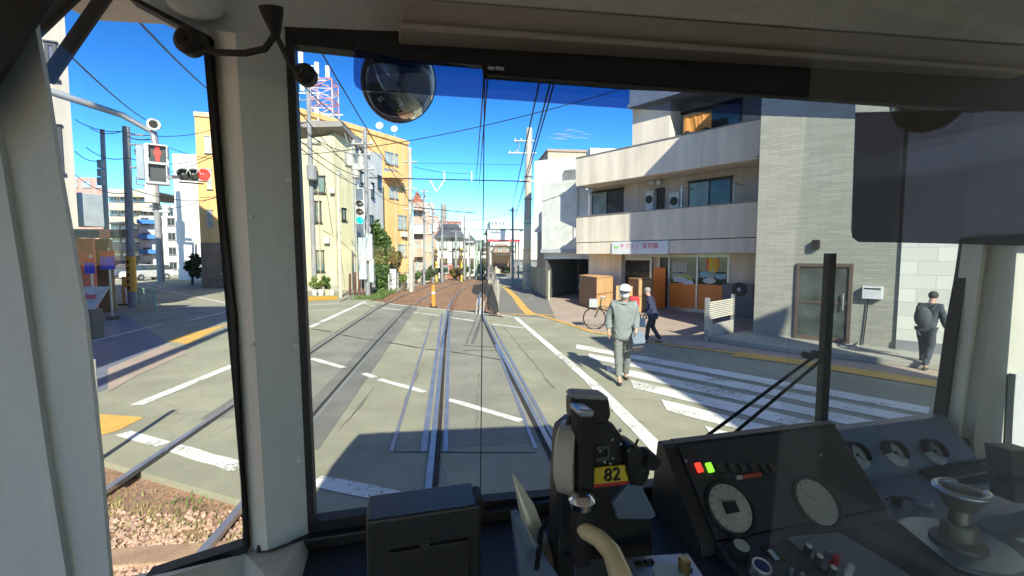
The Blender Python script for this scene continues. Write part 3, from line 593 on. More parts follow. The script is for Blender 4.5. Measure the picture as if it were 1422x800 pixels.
# far flat roofed structures behind the white house
def simple_block(name, px0, px1, pyt, Y, dep, m, lab, cat='building', pyb=None, rows=0, cols_=0, wm=None, roof=None, wf=(.55, .5), hd=0, win_h=None):
    A = AT(px0, 370, Y); B_ = AT(px1, 370, Y)
    if hd: 
        B_ = AT(px1, 370, Y+hd)
    f = vfr(A, B_); a1 = (B_-A).xy.length; h = f.hit((px0+px1)/2, pyt)[1]
    t = thing(name, lab, cat, (A.x, A.y, 0)); b = MB(); A = A.xy.to_3d(); B_ = B_.xy.to_3d(); da, db = A.normalized()*dep, B_.normalized()*dep
    b.prism([A, B_, B_+(db if B_.x > A.x and B_.x < 0 else Vector((0, dep, 0))), A+(da if A.x < 0 else Vector((0, dep, 0)))], (0, 0, h)); b.build('wall', m, t)
    for r in range(rows):
        for c in range(cols_):
            w = a1/cols_; fh = h/rows; win(f, (c*w+w*(1-wf[0])/2, c*w+w*(1+wf[0])/2, r*fh+fh*(1-wf[1])/2+.2, r*fh+fh*(1+wf[1])/2+.2), .01, t, frame=alu, glass_m=wm or dkglass, mull=1, fw=.06)
    if roof:
        b = MB(); b.box((-.1, h, -dep-.1), (a1+.1, h+.22, .12), f.M); b.build('roof', roof, t)
    return t, f, a1, h
pink = mat('pink_render', (.62, .29, .23), .8, var=.08); beige = mat('beige_render', (.50, .42, .32), .8, var=.08); bw = mat('blue_awning', (.06, .22, .55), .5); ltg = mat('lightgrey_render', (.62, .62, .60), .8, var=.05)
yel = mat('ochre_render', (.80, .49, .20), .8, scale=.8, var=.06, bump=.2, bscale=30); tanr = mat('tan_roof', (.35, .26, .2), .8); slate = mat('slate_roof', (.10, .11, .13), .6, scale=3, var=.2)
simple_block('rooftop_house', 760, 812, 211, 44, 6, beige, 'beige flat roofed house with a thin overhanging roof behind the white house', roof=tanr)
simple_block('white_apartment_block', 818, 856, 206, 52, 6, wh, 'plain white rooftop block just left of the nursery building top')
# ================================================================ station and platform things
sh = thing('platform_shelter', 'open platform shelter with a white and red sign board under its flat roof', 'shelter', AT(700, 390, 40))
Fs = Fr((*AT(676, 380, 38).xy, 0), (1, -.03, 0), (0, 0, 1)); a0, a1, b0, b1 = Fs.rect(677, 320, 722, 336)
b = MB(); b.box((a0-.1, b1, -9), (a1+.3, b1+.15, .15), Fs.M); b.build('roof', mat('shelter_roof', (.12, .12, .13), .6), sh)
b = MB(); b.box((a0, b0+.22, 0), (a1, b1-.02, .12), Fs.M); o = b.build('sign_board', mat('board_white', (.75, .76, .76), .5), sh)
b = MB(); b.box((a0, b0, 0), (a1, b0+.2, .125), Fs.M); b.build('red_band', mat('band_red', (.6, .03, .06), .5), o)
for k in range(4):
    for x in (a0+.15, a1-.1):
        b = MB(); b.tube([Fs.P(x, 0, -.3-2.6*k), Fs.P(x, b1, -.3-2.6*k)], .07); b.build('post', mat('shelter_post', (.22, .2, .2), .6), sh)
b = MB(); b.box((a0, b0-.35, -5), (a1, b0-.2, -4.9), Fs.M); b.box((a0+.9, 1.2, -8.8), (a1, 2.4, -8.7), Fs.M); b.build('back_panel', mat('shelter_brown', (.25, .15, .12), .7), sh)
b = MB(); b.box((a0, 0, -12), (a1+1.2, .30, 1), Fs.M); b.build('platform', conc, kind='structure')
# ramp fence (slatted) on the right of the ramp
def slat_fence(pts, hts, lab, m, n=22, fill=.72):
    t = thing('slatted_fence', lab, 'fence', G(*pts[0])); P = [G(*p) for p in pts]; H_ = hts; b = MB(); 
    L = [(P[i+1]-P[i]).length for i in range(len(P)-1)]; tot = sum(L)
    def at(s_):
        for i, l in enumerate(L):
            if s_ <= l or i == len(L)-1: q = s_/l; return P[i].lerp(P[i+1], q), H_[i]+(H_[i+1]-H_[i])*q
            s_ -= l
    for k in range(n*2):
        a_, h1 = at(tot*k/(n*2)); c_, h2 = at(tot*(k+fill)/(n*2)); b.add([(a_.x, a_.y, .12), (c_.x, c_.y, .12), (c_.x, c_.y, h2), (a_.x, a_.y, h1), (a_.x+.03, a_.y, .12), (c_.x+.03, c_.y, .12), (c_.x+.03, c_.y, h2), (a_.x+.03, a_.y, h1)], [(0, 1, 2, 3), (4, 5, 6, 7), (0, 1, 5, 4), (3, 2, 6, 7), (0, 3, 7, 4), (1, 2, 6, 5)])
    b.build('slats', m, t); b = MB()
    pt = [at(tot*k/12) for k in range(13)]
    b.tube([(p.x, p.y, h+.03) for p, h in pt], .035); b.tube([(p.x, p.y, .14) for p, h in pt], .03)
    b.build('top_rail', m, t)
    for k in range(0, 13, 3):
        p, h = pt[k]; b = MB(); b.box((p.x-.03, p.y-.03, 0), (p.x+.05, p.y+.03, h+.06)); b.build('post', m, t)
    return t
fgreen = mat('fence_sage', (.42, .42, .33), .6)
slat_fence([(762, 417), (745, 407), (736, 398)], [1.45, 1.5, 1.5], 'sage grey slatted fence on the right side of the platform ramp', fgreen, 12)
slat_fence([(691, 436), (687, 414), (683, 396)], [1.25, 1.3, 1.35], 'thin mesh fence between the right rail and the platform ramp', mat('fence_brown', (.30, .28, .24), .6), 20, .3)
# black cover draped over pipe hoops by the rail
hoop = thing('pipe_hoop', 'pale bent pipe hoop standing at the end of the ramp beside the right rail', 'railing', G(668, 436))
b = MB(); A, B_ = G(667, 437), G(672, 430); 
for dx in (0, .12):
    pts = [A+Vector((dx, 0, 0))+Vector((.1*math.sin(t)-.25*(1-math.cos(t))*.3, 0, 1.0*math.sin(t)**.6 if 0 < t < math.pi else 0)) for t in [math.pi*k/14 for k in range(15)]]
    b.tube(pts, .022)
b.build('pipe', mat('pipe_pale', (.6, .6, .58), .4, .3), hoop)
cv = MB(); Fc = Fr((*AT(675, 430, 16.6).xy, 0), (1, 0, 0), (0, 0, 1))
pl = [(655, 404), (658, 396), (668, 395), (673, 391), (678, 396), (684, 398), (688, 410), (692, 424), (693, 434), (686, 434), (680, 424), (675, 411), (668, 405), (664, 410), (657, 408)]
cv.prism([Fc.P(*Fc.hit(x, y), 0) for x, y in pl], (0, .16, 0)); cv.build('black_cover', mat('black_cloth', (.015, .015, .018), .8), None, label='black cloth cover draped over the hoop where the ramp fence begins', cat='cover')
# orange marker post
op = thing('marker_post', 'short orange marker post standing on the ballast between the tracks', 'post', G(602, 427, -.05))
P = G(602, 427, -.05); b = MB(); b.lathe([(.09, 0), (.085, .55), (.085, 1.0), (.09, 1.02)], P, n=16); b.build('post_body', mat('orange_plastic', (.75, .28, .04), .5), op); b = MB(); b.lathe([(.16, 0), (.15, .06)], P, n=16); b.build('foot', groove, op); b = MB(); b.lathe([(.092, .62), (.092, .7)], P, n=16); b.build('band', white, op)
# ================================================================ poles
def pole(name, pxb, pyb, pyt, r0, r1, m, lab, parts=(), z0=0.0, lean=0, cat='utility pole', group=None, pxt=None):
    B_ = G(pxb, pyb); t = thing(name, lab, cat, B_, group); T = AT(pxt if pxt else pxb, pyt, B_.y)
    b = MB(); b.tube([B_, B_.lerp(T, .5), T], [r0, (r0+r1)/2, r1], 12); b.build('shaft', m, t); return t, B_, T
pc = mat('pole_concrete', (.46, .44, .38), .85, scale=3, var=.15, bump=.2, bscale=40); pd = mat('pole_grey', (.26, .27, .28), .7, scale=3, var=.15); pgreen = mat('pole_green', (.30, .44, .38), .6)
def arm(t, A, B_, r, m, nm='crossarm'):
    b = MB(); b.tube([A, B_], r); return b.build(nm, m, t)
def insul(t, P, m=None, k=1.0):
    b = MB(); b.lathe([(.03*k, 0), (.06*k, .03*k), (.03*k, .08*k), (.06*k, .11*k), (.03*k, .16*k)], P, n=8); b.build('insulator', m or wh, t)
tG, BG, TG = pole('utility_pole', 731, 402, 178, .29, .2, pc, 'thick pale concrete pole at the right of the tracks beside the ramp fence', pxt=735)
for py, x0, x1 in ((196, 714, 742), (213, 706, 745), (252, 722, 742)):
    A, B_ = AT(x0, py, BG.y-.15), AT(x1, py, BG.y-.15); arm(tG, A, B_, .05, alu)
    for q in (0.05, .35): insul(tG, A.lerp(B_, q))
b = MB(); b.tube([AT(718, 197, BG.y), AT(722, 205, BG.y), AT(714, 212, BG.y)], .04); b.build('bracket', alu, tG)
for z in (1.2, 2.6, 4.4, 6, 7.5): b = MB(); b.lathe([(.295, z), (.295, z+.06)], BG.lerp(Vector((TG.x, TG.y, 0)), z/ TG.z*1.0).xy.to_3d(), n=12); b.build('band', pd, tG)
tD, BD, TD = pole('utility_pole', 437, 404, 100, .16, .12, pd, 'dark grey pole hard against the left windscreen pillar before the cream building', pxt=427)
b = MB(); b.lathe([(.28, -.45), (.3, -.4), (.3, .4), (.28, .45)], AT(433, 240, BD.y-.4), n=16); b.build('transformer', pd, tD)
for py in (112, 140, 170, 200):
    A, B_ = AT(412, py, BD.y), AT(445, py-2, BD.y); arm(tD, A, B_, .045, alu)
    for q in (.1, .5, .9): insul(tD, A.lerp(B_, q), k=1.3)
tE, BE, TE = pole('signal_pole', 511, 411, 180, .14, .10, pd, 'grey metal pole carrying the green traffic signal and cabinets at the crossing', pxt=507)
for q in ((498, 330, 510, 388), (513, 360, 520, 392), (509, 325, 518, 362)):
    A = AT(q[0], q[1], BE.y-.25); B_ = AT(q[2], q[3], BE.y-.25); b = MB(); b.box((A.x, A.y-.15, B_.z), (B_.x, A.y+.15, A.z)); b.build('control_cabinet', mat('cabinet_blue', (.42, .50, .50), .5), tE, bevel=.02)
for py, x0, x1 in ((235, 490, 520), (200, 488, 518), (215, 484, 515), (262, 495, 518)):
    A, B_ = AT(x0, py, BE.y), AT(x1, py, BE.y); arm(tE, A, B_, .05, alu)
    for q in (.1, .5, .9): insul(tE, A.lerp(B_, q), k=1.3)
for x, y, r in ((486, 222, .28), (494, 238, .24), (502, 226, .22)):
    b = MB(); b.lathe([(r*.8, -.4), (r, -.34), (r, .34), (r*.8, .4)], AT(x, y, BE.y+.2), n=14); b.build('transformer', mat('transf_grey', (.42, .42, .38), .6), tE)
for i in range(10):
    A = AT(random.uniform(478, 510), random.uniform(188, 250), BE.y); B_ = A+Vector((random.uniform(-.6, .6), .1, random.uniform(-1, 1))); Mi = (A+B_)/2+Vector((.2, 0, -.3))
    b = MB(); b.tube([A, Mi, B_], .022, 6); b.build('jumper_cable', pd, tE)
# traffic signal green (vertical)
def vsignal(cx, y0, y1, hw, Y, lab, lit):
    t = thing('traffic_signal', lab, 'traffic light', AT(cx, y1, Y)); A, B_ = AT(cx-hw, y0, Y), AT(cx+hw, y1, Y); w = B_.x-A.x; h = A.z-B_.z
    b = MB(); b.box((A.x, Y-.1, B_.z), (B_.x, Y+.1, A.z)); b.build('housing', mat('signal_housing', (.62, .64, .62), .45), t, bevel=w*.2)
    for k in range(3):
        zc = A.z-h*(k+.5)/3; r = min(w*.42, h/6.6); cm = {0: (.08, .07, .05), 1: (.1, .07, .05), 2: (.02, .45, .25)}[k]
        on = (k == lit); b = MB(); b.lathe([(r*.9, 0), (r*.7, .04), (.001, .07)], ((A.x+B_.x)/2, Y-.1, zc), (0, -1, 0), 18); b.build('lens', mat('lens_%s' % (['r', 'y', 'g'][k]+str(on)), (0, .8, .45) if on else cm, .3, emit=1.2 if on else 0), t)
        b = MB(); pts = [(math.cos(a), math.sin(a)) for a in [math.pi*j/10 for j in range(11)]]
        b.loft([[((A.x+B_.x)/2+c*r*1.05, Y-.1, zc+s_*r*1.05), ((A.x+B_.x)/2+c*r*1.05, Y-.1-.22, zc+s_*r*1.05), ((A.x+B_.x)/2+c*r*.97, Y-.1-.22, zc+s_*r*.97), ((A.x+B_.x)/2+c*r*.97, Y-.1, zc+s_*r*.97)] for c, s_ in pts]); b.build('visor', MC['signal_housing'], t)
    return t
vs_ = vsignal(500.5, 278, 312, 7, BE.y-.5, 'upright traffic signal showing green at the crossing pole', 2)
arm(vs_, AT(501, 285, BE.y-.5), AT(508, 285, BE.y), .03, alu, 'bracket')
tF, BF, TF = pole('utility_pole', 571, 405, 205, .16, .12, pc, 'pale concrete pole in front of the right edge of the ochre building', pxt=569)
for py in (225, 262, 290): arm(tF, AT(562, py, BF.y), AT(579, py, BF.y), .04, alu)
tT, BT, TT = pole('thin_pole', 473, 413, 236, .075, .06, mat('pole_cream', (.6, .58, .44), .6), 'thin cream pole with small brackets before the cream building', cat='pole', pxt=469)
for py in (240, 290, 320, 345, 378): arm(tT, AT(469, py, BT.y), AT(474, py+3, BT.y), .05, pd, 'bracket')
for x, yb, yt, lab in ((614, 392, 305, 'thin grey pole in front of the tiled roof house'), (633, 388, 318, 'thin grey pole between the two white houses'), (662, 388, 335, 'left one of two thin green poles left of the shelter'), (667.5, 388, 330, 'right one of two thin green poles left of the shelter'), (712, 396, 288, 'dark pole just left of the thick concrete pole')):
    m_ = pgreen if 'green' in lab else pd; Y = G(x, yb).y; t, B_, T = pole('thin_pole', x, yb, yt, .11, .08, m_, lab, cat='pole'); arm(t, AT(x-7, yt+4, Y), AT(x+7, yt+4, Y), .04, pd)
# brown bollard posts left of the signal pole
bp_ = mat('post_maroon', (.17, .07, .06), .6)
for i, (x, yt) in enumerate(((486, 380), (493, 378), (499, 376), (504, 378), (514.5, 385))):
    B_ = G(x, 410); T = AT(x, yt, B_.y); b = MB(); b.tube([B_, T], .07, 10); b.build('maroon_post', bp_, None, label='short maroon post in the row beneath the green signal, number %s from the left pillar' % ['one', 'two', 'three', 'four', 'five'][i] if 0 else ['leftmost maroon post of the row beneath the green signal', 'second maroon post from the left beneath the green signal', 'middle maroon post of the row beneath the green signal', 'fourth maroon post, touching the grey signal pole', 'shortest maroon post, right of the grey signal pole'][i], cat='post', group='maroon posts at the crossing')
# white cabinets
for (x0, y0, x1, y1, lab) in ((532, 374, 550, 403, 'tall white trackside cabinet in front of the green tree'), (561, 381, 571, 402, 'narrow pale grey trackside cabinet at the foot of the concrete pole')):
    A = G(x0, y1); w = (AT(x1, y1, A.y)-A).x; h = AT(x0, y0, A.y).z; t = thing('trackside_cabinet', lab, 'cabinet', A)
    b = MB(); b.box((A.x, A.y, 0.12), (A.x+w, A.y+.5, h)); b.build('case', mat('cab_white', (.72, .73, .70), .5), t, bevel=.04)
    b = MB(); b.box((A.x+.03, A.y+.03, 0), (A.x+w-.03, A.y+.47, .12)); b.build('base', conc, t); b = MB(); b.box((A.x+w*.8, A.y-.03, h*.5), (A.x+w*.86, A.y, h*.6)); b.build('handle', bronze, t)
    b = MB(); b.box((A.x+w*.08, A.y-.012, .2), (A.x+w*.92, A.y, h-.08)); b.build('door', MC['cab_white'], t)
# ================================================================ LEFT-CENTRE BUILDINGS
grnwin = mat('green_window', (.16, .24, .21), .2, var=.3); palew = mat('pale_window', (.35, .42, .42), .2, var=.3)
# ochre building
Fo = Fr((*AT(419, 380, 33).xy, 0), (.62, .78, 0), (0, 0, 1)); ao = Fo.hit(567, 250)[0]
ob = thing('ochre_building', 'large ochre yellow apartment building with satellite dishes along its roof edge', 'building', Fo.o)
hL = Fo.hit(425, 153)[1]; hR = Fo.hit(566, 207)[1]; h_ = (hL+hR)/2
b = MB(); b.box((-.3, 0, -5), (ao, h_, 0), Fo.M); b.build('wall', yel, ob); b = MB(); b.box((-.4, h_, -5.1), (ao+.1, h_+.35, .12), Fo.M); b.build('parapet', yel, ob)
for q in ((534, 213, 552, 228), (540, 262, 552, 275), (533, 236, 550, 246), (552, 300, 564, 318), (470, 196, 490, 210), (552, 340, 564, 356)):
    win(Fo, Fo.rect(*q), .01, ob, alu, palew, 1, fw=.08)
b = MB(); q0, q1, r0, r1 = Fo.rect(531, 236, 552, 250); b.box((q0, r0, 0), (q1, r0+.5, 1.0), Fo.M); b.build('balcony', yel, ob)
def dish(x, y, lab, Y, r):
    P = AT(x, y, Y); t = thing('satellite_dish', lab, 'satellite dish', P, 'roof dishes')
    b = MB(); b.lathe([(.02, .12), (r*.5, .08), (r, 0), (r*.99, -.03), (r*.5, .04), (.02, .08)], P, Vector((.1, 1, -.25)), 20); b.build('reflector', wh, t); b = MB(); b.tube([P+Vector((0, .1, 0)), P+Vector((0, .15, -.9))], .04); b.build('mast', alu, t)
dish(527, 174.5, 'larger left satellite dish on the ochre roof edge', 45, .35); dish(547.5, 179, 'smaller right satellite dish on the ochre roof edge', 47, .33)
# lattice mast with antennas
la = thing('lattice_mast', 'red and white lattice antenna mast on the ochre building roof', 'antenna mast', AT(447, 160, 38))
rd = mat('mast_red', (.55, .24, .2), .5); Yl = 38
def lat(x0, x1, yt, yb_, Y):
    c = [AT(x0, yb_, Y), AT(x1, yb_, Y), AT(x1, yb_, Y+1.6), AT(x0, yb_, Y+1.6)]; T = AT(x0, yt, Y).z; c[2] = c[1]+Vector((.1, 1.5, 0)); c[3] = c[0]+Vector((.1, 1.5, 0)); zb = c[0].z
    for p in c: p.z = zb
    n = 4
    for k in range(n):
        b = MB(); z0, z1 = zb+(T-zb)*k/n, zb+(T-zb)*(k+1)/n
        for i in range(4):
            p, q = c[i], c[(i+1) % 4]; b.tube([(p.x, p.y, z0), (p.x, p.y, z1)], .05, 5); b.tube([(p.x, p.y, z0), (q.x, q.y, z1)], .03, 5); b.tube([(q.x, q.y, z0), (p.x, p.y, z1)], .03, 5); b.tube([(p.x, p.y, z1), (q.x, q.y, z1)], .04, 5)
        b.build('lattice_section', rd if k % 2 else mat('mast_pale', (.62, .5, .5), .5), la)
lat(432, 462, 108, 163, Yl)
for i, (x, y) in enumerate(((418, 80), (424, 92), (440, 95), (436, 112), (455, 100), (428, 130), (420, 118), (460, 160), (440, 158))):
    P = AT(x, y, Yl); b = MB(); b.box((P.x-.15, P.y-.1, P.z-.45), (P.x+.15, P.y+.1, P.z+.45)) if i % 2 == 0 else b.tube([P-Vector((.9, 0, 0)), P+Vector((.9, 0, .05))], .05); b.build('antenna', wh, la)
for px_ in (509, 548, 560):
    a_, _ = Fo.hit(px_, 300); b = MB(); b.tube([Fo.P(a_, .2, .08), Fo.P(a_, h_-.2, .08)], .05, 8); b.build('drain_pipe', mat('pipe_beige', (.5, .42, .3), .6), ob)
for q in ((541, 246, 547, 252), (556, 322, 562, 329)):
    q0, q1, r0, r1 = Fo.rect(*q); b = MB(); b.box((q0, r0, 0), (q1, r1, .35), Fo.M); b.build('vent_box', mat('vent_white', (.6, .6, .56), .6), ob)
# cream building in front
creamg = mat('cream_green_render', (.58, .55, .36), .8, scale=.8, var=.05, bump=.15, bscale=30)
def cbuild(px0, px1, Y, h0px, h1px, hd, dep, m, lab, name='house'):
    A, B_ = AT(px0, 390, Y), AT(px1, 390, Y+hd); f = vfr(A, B_); w = (B_-A).xy.length; t = thing(name, lab, 'building', (A.x, A.y, 0))
    z0, z1 = f.hit(px0, h0px)[1], f.hit(px1, h1px)[1]; b = MB(); b.prism([f.P(0, 0, 0), f.P(w, 0, 0), f.P(w, z1, 0), f.P(0, z0, 0)], -f.n*dep); b.build('wall', m, t); return t, f, w, z0, z1
t, f, w, z0, z1 = cbuild(405, 470, 30, 196, 188, 0.5, 9, creamg, 'pale cream plastered house nearest the left windscreen pillar', 'cream_house')
for q in ((437, 280, 447, 309), (436, 245, 452, 268), (438, 348, 451, 377)): win(f, f.rect(*q), .01, t, bronze, grnwin, 0, fw=.08)
b = MB(); b.box((0, .0, .0), (w, .4, .05), f.M); b.build('plinth', conc, t)
for px_ in (443, 466):
    a_, _ = f.hit(px_, 300); b = MB(); b.tube([f.P(a_, .2, .07), f.P(a_, z0-.3, .07)], .045, 8); b.build('drain_pipe', mat('pipe_beige', (.5, .42, .3), .6), t)
for q in ((450, 330, 458, 338), (458, 262, 465, 269)):
    q0, q1, r0, r1 = f.rect(*q); b = MB(); b.box((q0, r0, 0), (q1, r1, .3), f.M); b.build('vent_box', mat('vent_white', (.6, .6, .56), .6), t)
t2, f2, w2, z0, z1 = cbuild(470, 497, 30.5, 179, 187, 1.2, 9, creamg, 'narrow cream wing of the plastered house running back toward the tracks', 'cream_house')
win(f2, f2.rect(474, 290, 480, 306), .01, t2, bronze, grnwin, 0, fw=.06)
b = MB(); b.prism([f2.P(-.3, f2.hit(472, 178)[1], .3), f2.P(w2*1.2, f2.hit(505, 203)[1]-.2, .3), f2.P(w2*1.2, f2.hit(505, 203)[1], .3), f2.P(-.3, f2.hit(472, 178)[1]+.25, .3)], -f2.n*6); b.build('roof', mat('grey_roof', (.28, .26, .24), .7), t2)
t, f, w, z0, z1 = cbuild(494, 511, 31.5, 190, 197, 2, 8, mat('blue_grey_render', (.36, .42, .48), .8), 'blue grey house with a slanted roof behind the cluttered signal pole', 'grey_house')
b = MB(); b.prism([f.P(-1.8, f.hit(490, 187)[1], .2), f.P(w+.4, f.hit(522, 205)[1]-1.2, .2), f.P(w+.4, f.hit(522, 205)[1]-.9, .2), f.P(-1.8, f.hit(490, 187)[1]+.35, .2)], -f.n*6); b.build('roof', MC['grey_roof'], t)
win(f, f.rect(500, 240, 507, 255), .01, t, bronze, palew, 0, fw=.06)
t, f, w, z0, z1 = cbuild(509, 534, 33, 210, 216, 3, 8, wh, 'narrow white house squeezed before the ochre building', 'white_narrow_house')
for q in ((513, 300, 518, 312), (524, 245, 529, 262), (515, 255, 519, 275)): win(f, f.rect(*q), .01, t, bronze, dkglass, 0, fw=.05)
# pink-brown town houses along the curve
pk2 = mat('brownpink_render', (.48, .37, .30), .8, var=.1); brk = mat('brick_red', (.33, .12, .08), .8, var=.2)
t, f, a1_, h_ = simple_block('pink_house', 575, 604, 282, 52, 9, pk2, 'brownish pink three storey house with stacked balconies left of the chimney', rows=4, cols_=3, wm=palew)
for k in range(3): b = MB(); b.box((.1, 2.2+k*2.6, 0), (a1_*.55, 3.1+k*2.6, .9), f.M); b.build('balcony', wh if k % 2 else pk2, t)
b = MB(); b.prism([f.P(-.2, h_, .2), f.P(a1_*.45, h_, .2), f.P(a1_*.2, h_+1.4, .2)], (0, 6, 0)); b.build('roof', brk, t)
simple_block('pink_house', 604, 610, 300, 56, 8, pink, 'slim pink house right behind the brownish balconied one', rows=3, cols_=1, wm=palew)
b = MB(); A = AT(616, 380, 70); T = AT(616, 284, 70); b.tube([(A.x, A.y, 0), T], [.55, .45], 14); b.build('chimney', mat('chimney_grey', (.30, .28, .27), .8), None, label='tall slim grey chimney above the tiled roofs', cat='chimney')
simple_block('brick_block', 608, 641, 307, 68, 10, brk, 'red brick block behind the slate roofed house', rows=3, cols_=4, wm=dkglass)
# gabled white house
def gable(px0, px1, pye, pyr, Y, dep, wallm, roofm, lab, over=.3, rows=2, cols_=2):
    A, B_ = AT(px0, 380, Y), AT(px1, 380, Y); f = vfr(A, B_); w = (B_-A).xy.length; e = f.hit(px0, pye)[1]; r = f.hit((px0+px1)/2, pyr)[1]
    t = thing('gabled_house', lab, 'house', (A.x, A.y, 0)); b = MB(); b.prism([f.P(0, 0, 0), f.P(w, 0, 0), f.P(w, e, 0), f.P(0, e, 0)], -f.n*dep); b.build('wall', wallm, t)
    b = MB(); c_ = dep*.45; r2 = HC+(r-HC)*(Y+c_)/Y
    b.loft([[f.P(-over, e, .5), f.P(w+over, e, .5), f.P(w+over, e-.1, .45), f.P(-over, e-.1, .45)], [f.P(w*.22, r2, -c_), f.P(w*.78, r2, -c_), f.P(w*.78, r2-.15, -c_), f.P(w*.22, r2-.15, -c_)]])
    b.add([f.P(-over, e, .5), f.P(w*.22, r2, -c_), f.P(-over, e, -dep), f.P(w+over, e, .5), f.P(w*.78, r2, -c_), f.P(w+over, e, -dep)], [(0, 1, 2), (3, 4, 5), (1, 4, 5, 2)]); b.build('roof', roofm, t)
    for k in range(rows):
        for c in range(cols_): win(f, (w*(c+.2)/cols_, w*(c+.8)/cols_, .9+k*e/rows, .9+k*e/rows+1.1), .01, t, bronze, palew if k else dkglass, 1, fw=.06)
    return t, f, w, e
gable(607, 643, 330, 311, 47, 8, mat('offwhite', (.66, .64, .58), .8), slate, 'white house with a broad dark slate gable at the bend of the tracks')
gable(641, 660, 336, 326, 52, 8, wh, slate, 'small white house with low grey gable right of the slate roofed one')
gable(655, 678, 345, 333, 60, 8, wh, slate, 'low white house partly behind the two green poles')
gable(688, 712, 350, 338, 62, 8, mat('beige2', (.5, .42, .34), .8), tanr, 'small beige gabled house seen through the platform shelter')
simple_block('apartment_tower', 681, 702, 306, 130, 15, ltg, 'distant pale grey apartment tower above the platform shelter', rows=6, cols_=4)
simple_block('terrace_house', 612, 640, 368, 46, 2, brk, 'low reddish shopfront under the slate roofed house', rows=1, cols_=2)
simple_block('terrace_house', 578, 600, 378, 40, 1, beige, 'small beige garden shed against the track fence', rows=0, cols_=0)
simple_block('long_low_building', 560, 760, 372, 95, 10, ltg, 'low pale buildings closing the end of the street beyond the station', rows=1, cols_=14)
# far left cross street blocks
t, f, a1_, h_ = simple_block('pink_apartment', 100, 156, 247, 52, 12, pink, 'salmon pink apartment block down the side street', rows=6, cols_=3, wm=palew, wf=(.6, .35))
t, f, a1_, h_ = simple_block('beige_apartment', 157, 224, 268, 68, 12, beige, 'beige apartment block with long balconies down the side street', rows=6, cols_=5, wf=(.7, .5), roof=mat('brown_roof', (.2, .17, .15), .7))
for k in range(5): b = MB(); b.box((0, 3+k*h_/6, 0), (a1_, 4.0+k*h_/6, 1.2), f.M); b.build('balcony', mat('balc_tan', (.50, .45, .36), .8), t)
t, f, a1_, h_ = simple_block('blue_balcony_apartment', 196, 250, 300, 60, 12, wh, 'white apartment block with bright blue balcony fronts down the side street', rows=4, cols_=3, wf=(.6, .5))
for k in range(3): b = MB(); b.box((a1_*.1, 2.6+k*h_/4, 0), (a1_*.6, 3.1+k*h_/4, 1.0), f.M); b.build('balcony', bw, t)
simple_block('white_apartment_block', 247, 283, 214, 46, 12, wh, 'tall plain white block between the side street and the ochre house', rows=0)
simple_block('far_house', 205, 262, 285, 85, 12, ltg, 'distant pale grey block behind the blue balconies', rows=4, cols_=4)
# ochre house behind the left pillar (left window)
A = AT(281, 390, 34); f = Fr((A.x, A.y, 0), (1, .18, 0), (0, 0, 1)); t = thing('ochre_house', 'ochre plastered house with a brown ground floor at the right of the side window', 'building', A.xy.to_3d())
h_ = f.hit(290, 163)[1]; zb = f.hit(295, 337)[1]; rdv = (A-CAMP).xy.normalized()*10; A3 = A.xy.to_3d(); E3_ = f.P(6, 0, 0); fp_ = [A3, E3_, E3_+Vector((0, 10, 0)), A3+Vector((rdv.x+1.2, rdv.y, 0))]
b = MB(); b.prism([p+Vector((0, 0, zb)) for p in fp_], (0, 0, h_-zb)); b.build('wall', yel, t); b = MB(); b.prism([p+Vector((0, -.03, 0)) for p in fp_], (0, 0, zb)); b.build('ground_floor', mat('brown_render', (.27, .18, .12), .8, var=.15), t)
for q in ((284, 190, 294, 212), (287, 236, 295, 262), (287, 292, 296, 315)): win(f, f.rect(*q), .01, t, alu, palew, 1, fw=.08)
b = MB(); b.prism([p+Vector((0, -.1, h_)) for p in fp_], (0, 0, .3)); b.build('parapet', mat('parap', (.7, .5, .3), .8), t)
# near left building (tall, beige) with awning and shop
Fn = Fr((*AT(103, 330, 17.5).xy, 0), (-.35, -.94, 0), (0, 0, 1)); Fn = Fr((*AT(99, 330, 17.5).xy, 0), (-.9, -.43, 0), (0, 0, 1))
nb = thing('corner_building', 'tall beige grey corner building at the far left of the side window', 'building', Fn.o)
A = AT(110, 330, 17.5); cbm = mat('corner_render', (.46, .42, .36), .8, scale=1, var=.06)
b = MB(); b.prism([(A.x, A.y, 3.0), (A.x-9, A.y-2.5, 3.0), (A.x-12, A.y+8, 3.0), (A.x-8.2, A.y+8, 3.0)], (0, 0, 12)); b.build('wall', cbm, nb)
b = MB(); b.prism([(A.x-.3, A.y+.4, 0), (A.x-9, A.y-2, 0), (A.x-12, A.y+8, 0), (A.x-8.5, A.y+8, 0)], (0, 0, 3.0)); b.build('ground_floor', mat('shop_red', (.42, .07, .05), .7), nb)
fA = vfr((A.x-9, A.y-2.5), (A.x, A.y))
for q in ((68, 175, 90, 240), (62, 60, 82, 110)): win(fA, fA.rect(*q), .01, nb, bronze, mat('dull_window', (.12, .12, .15), .2), 0, fw=.1)
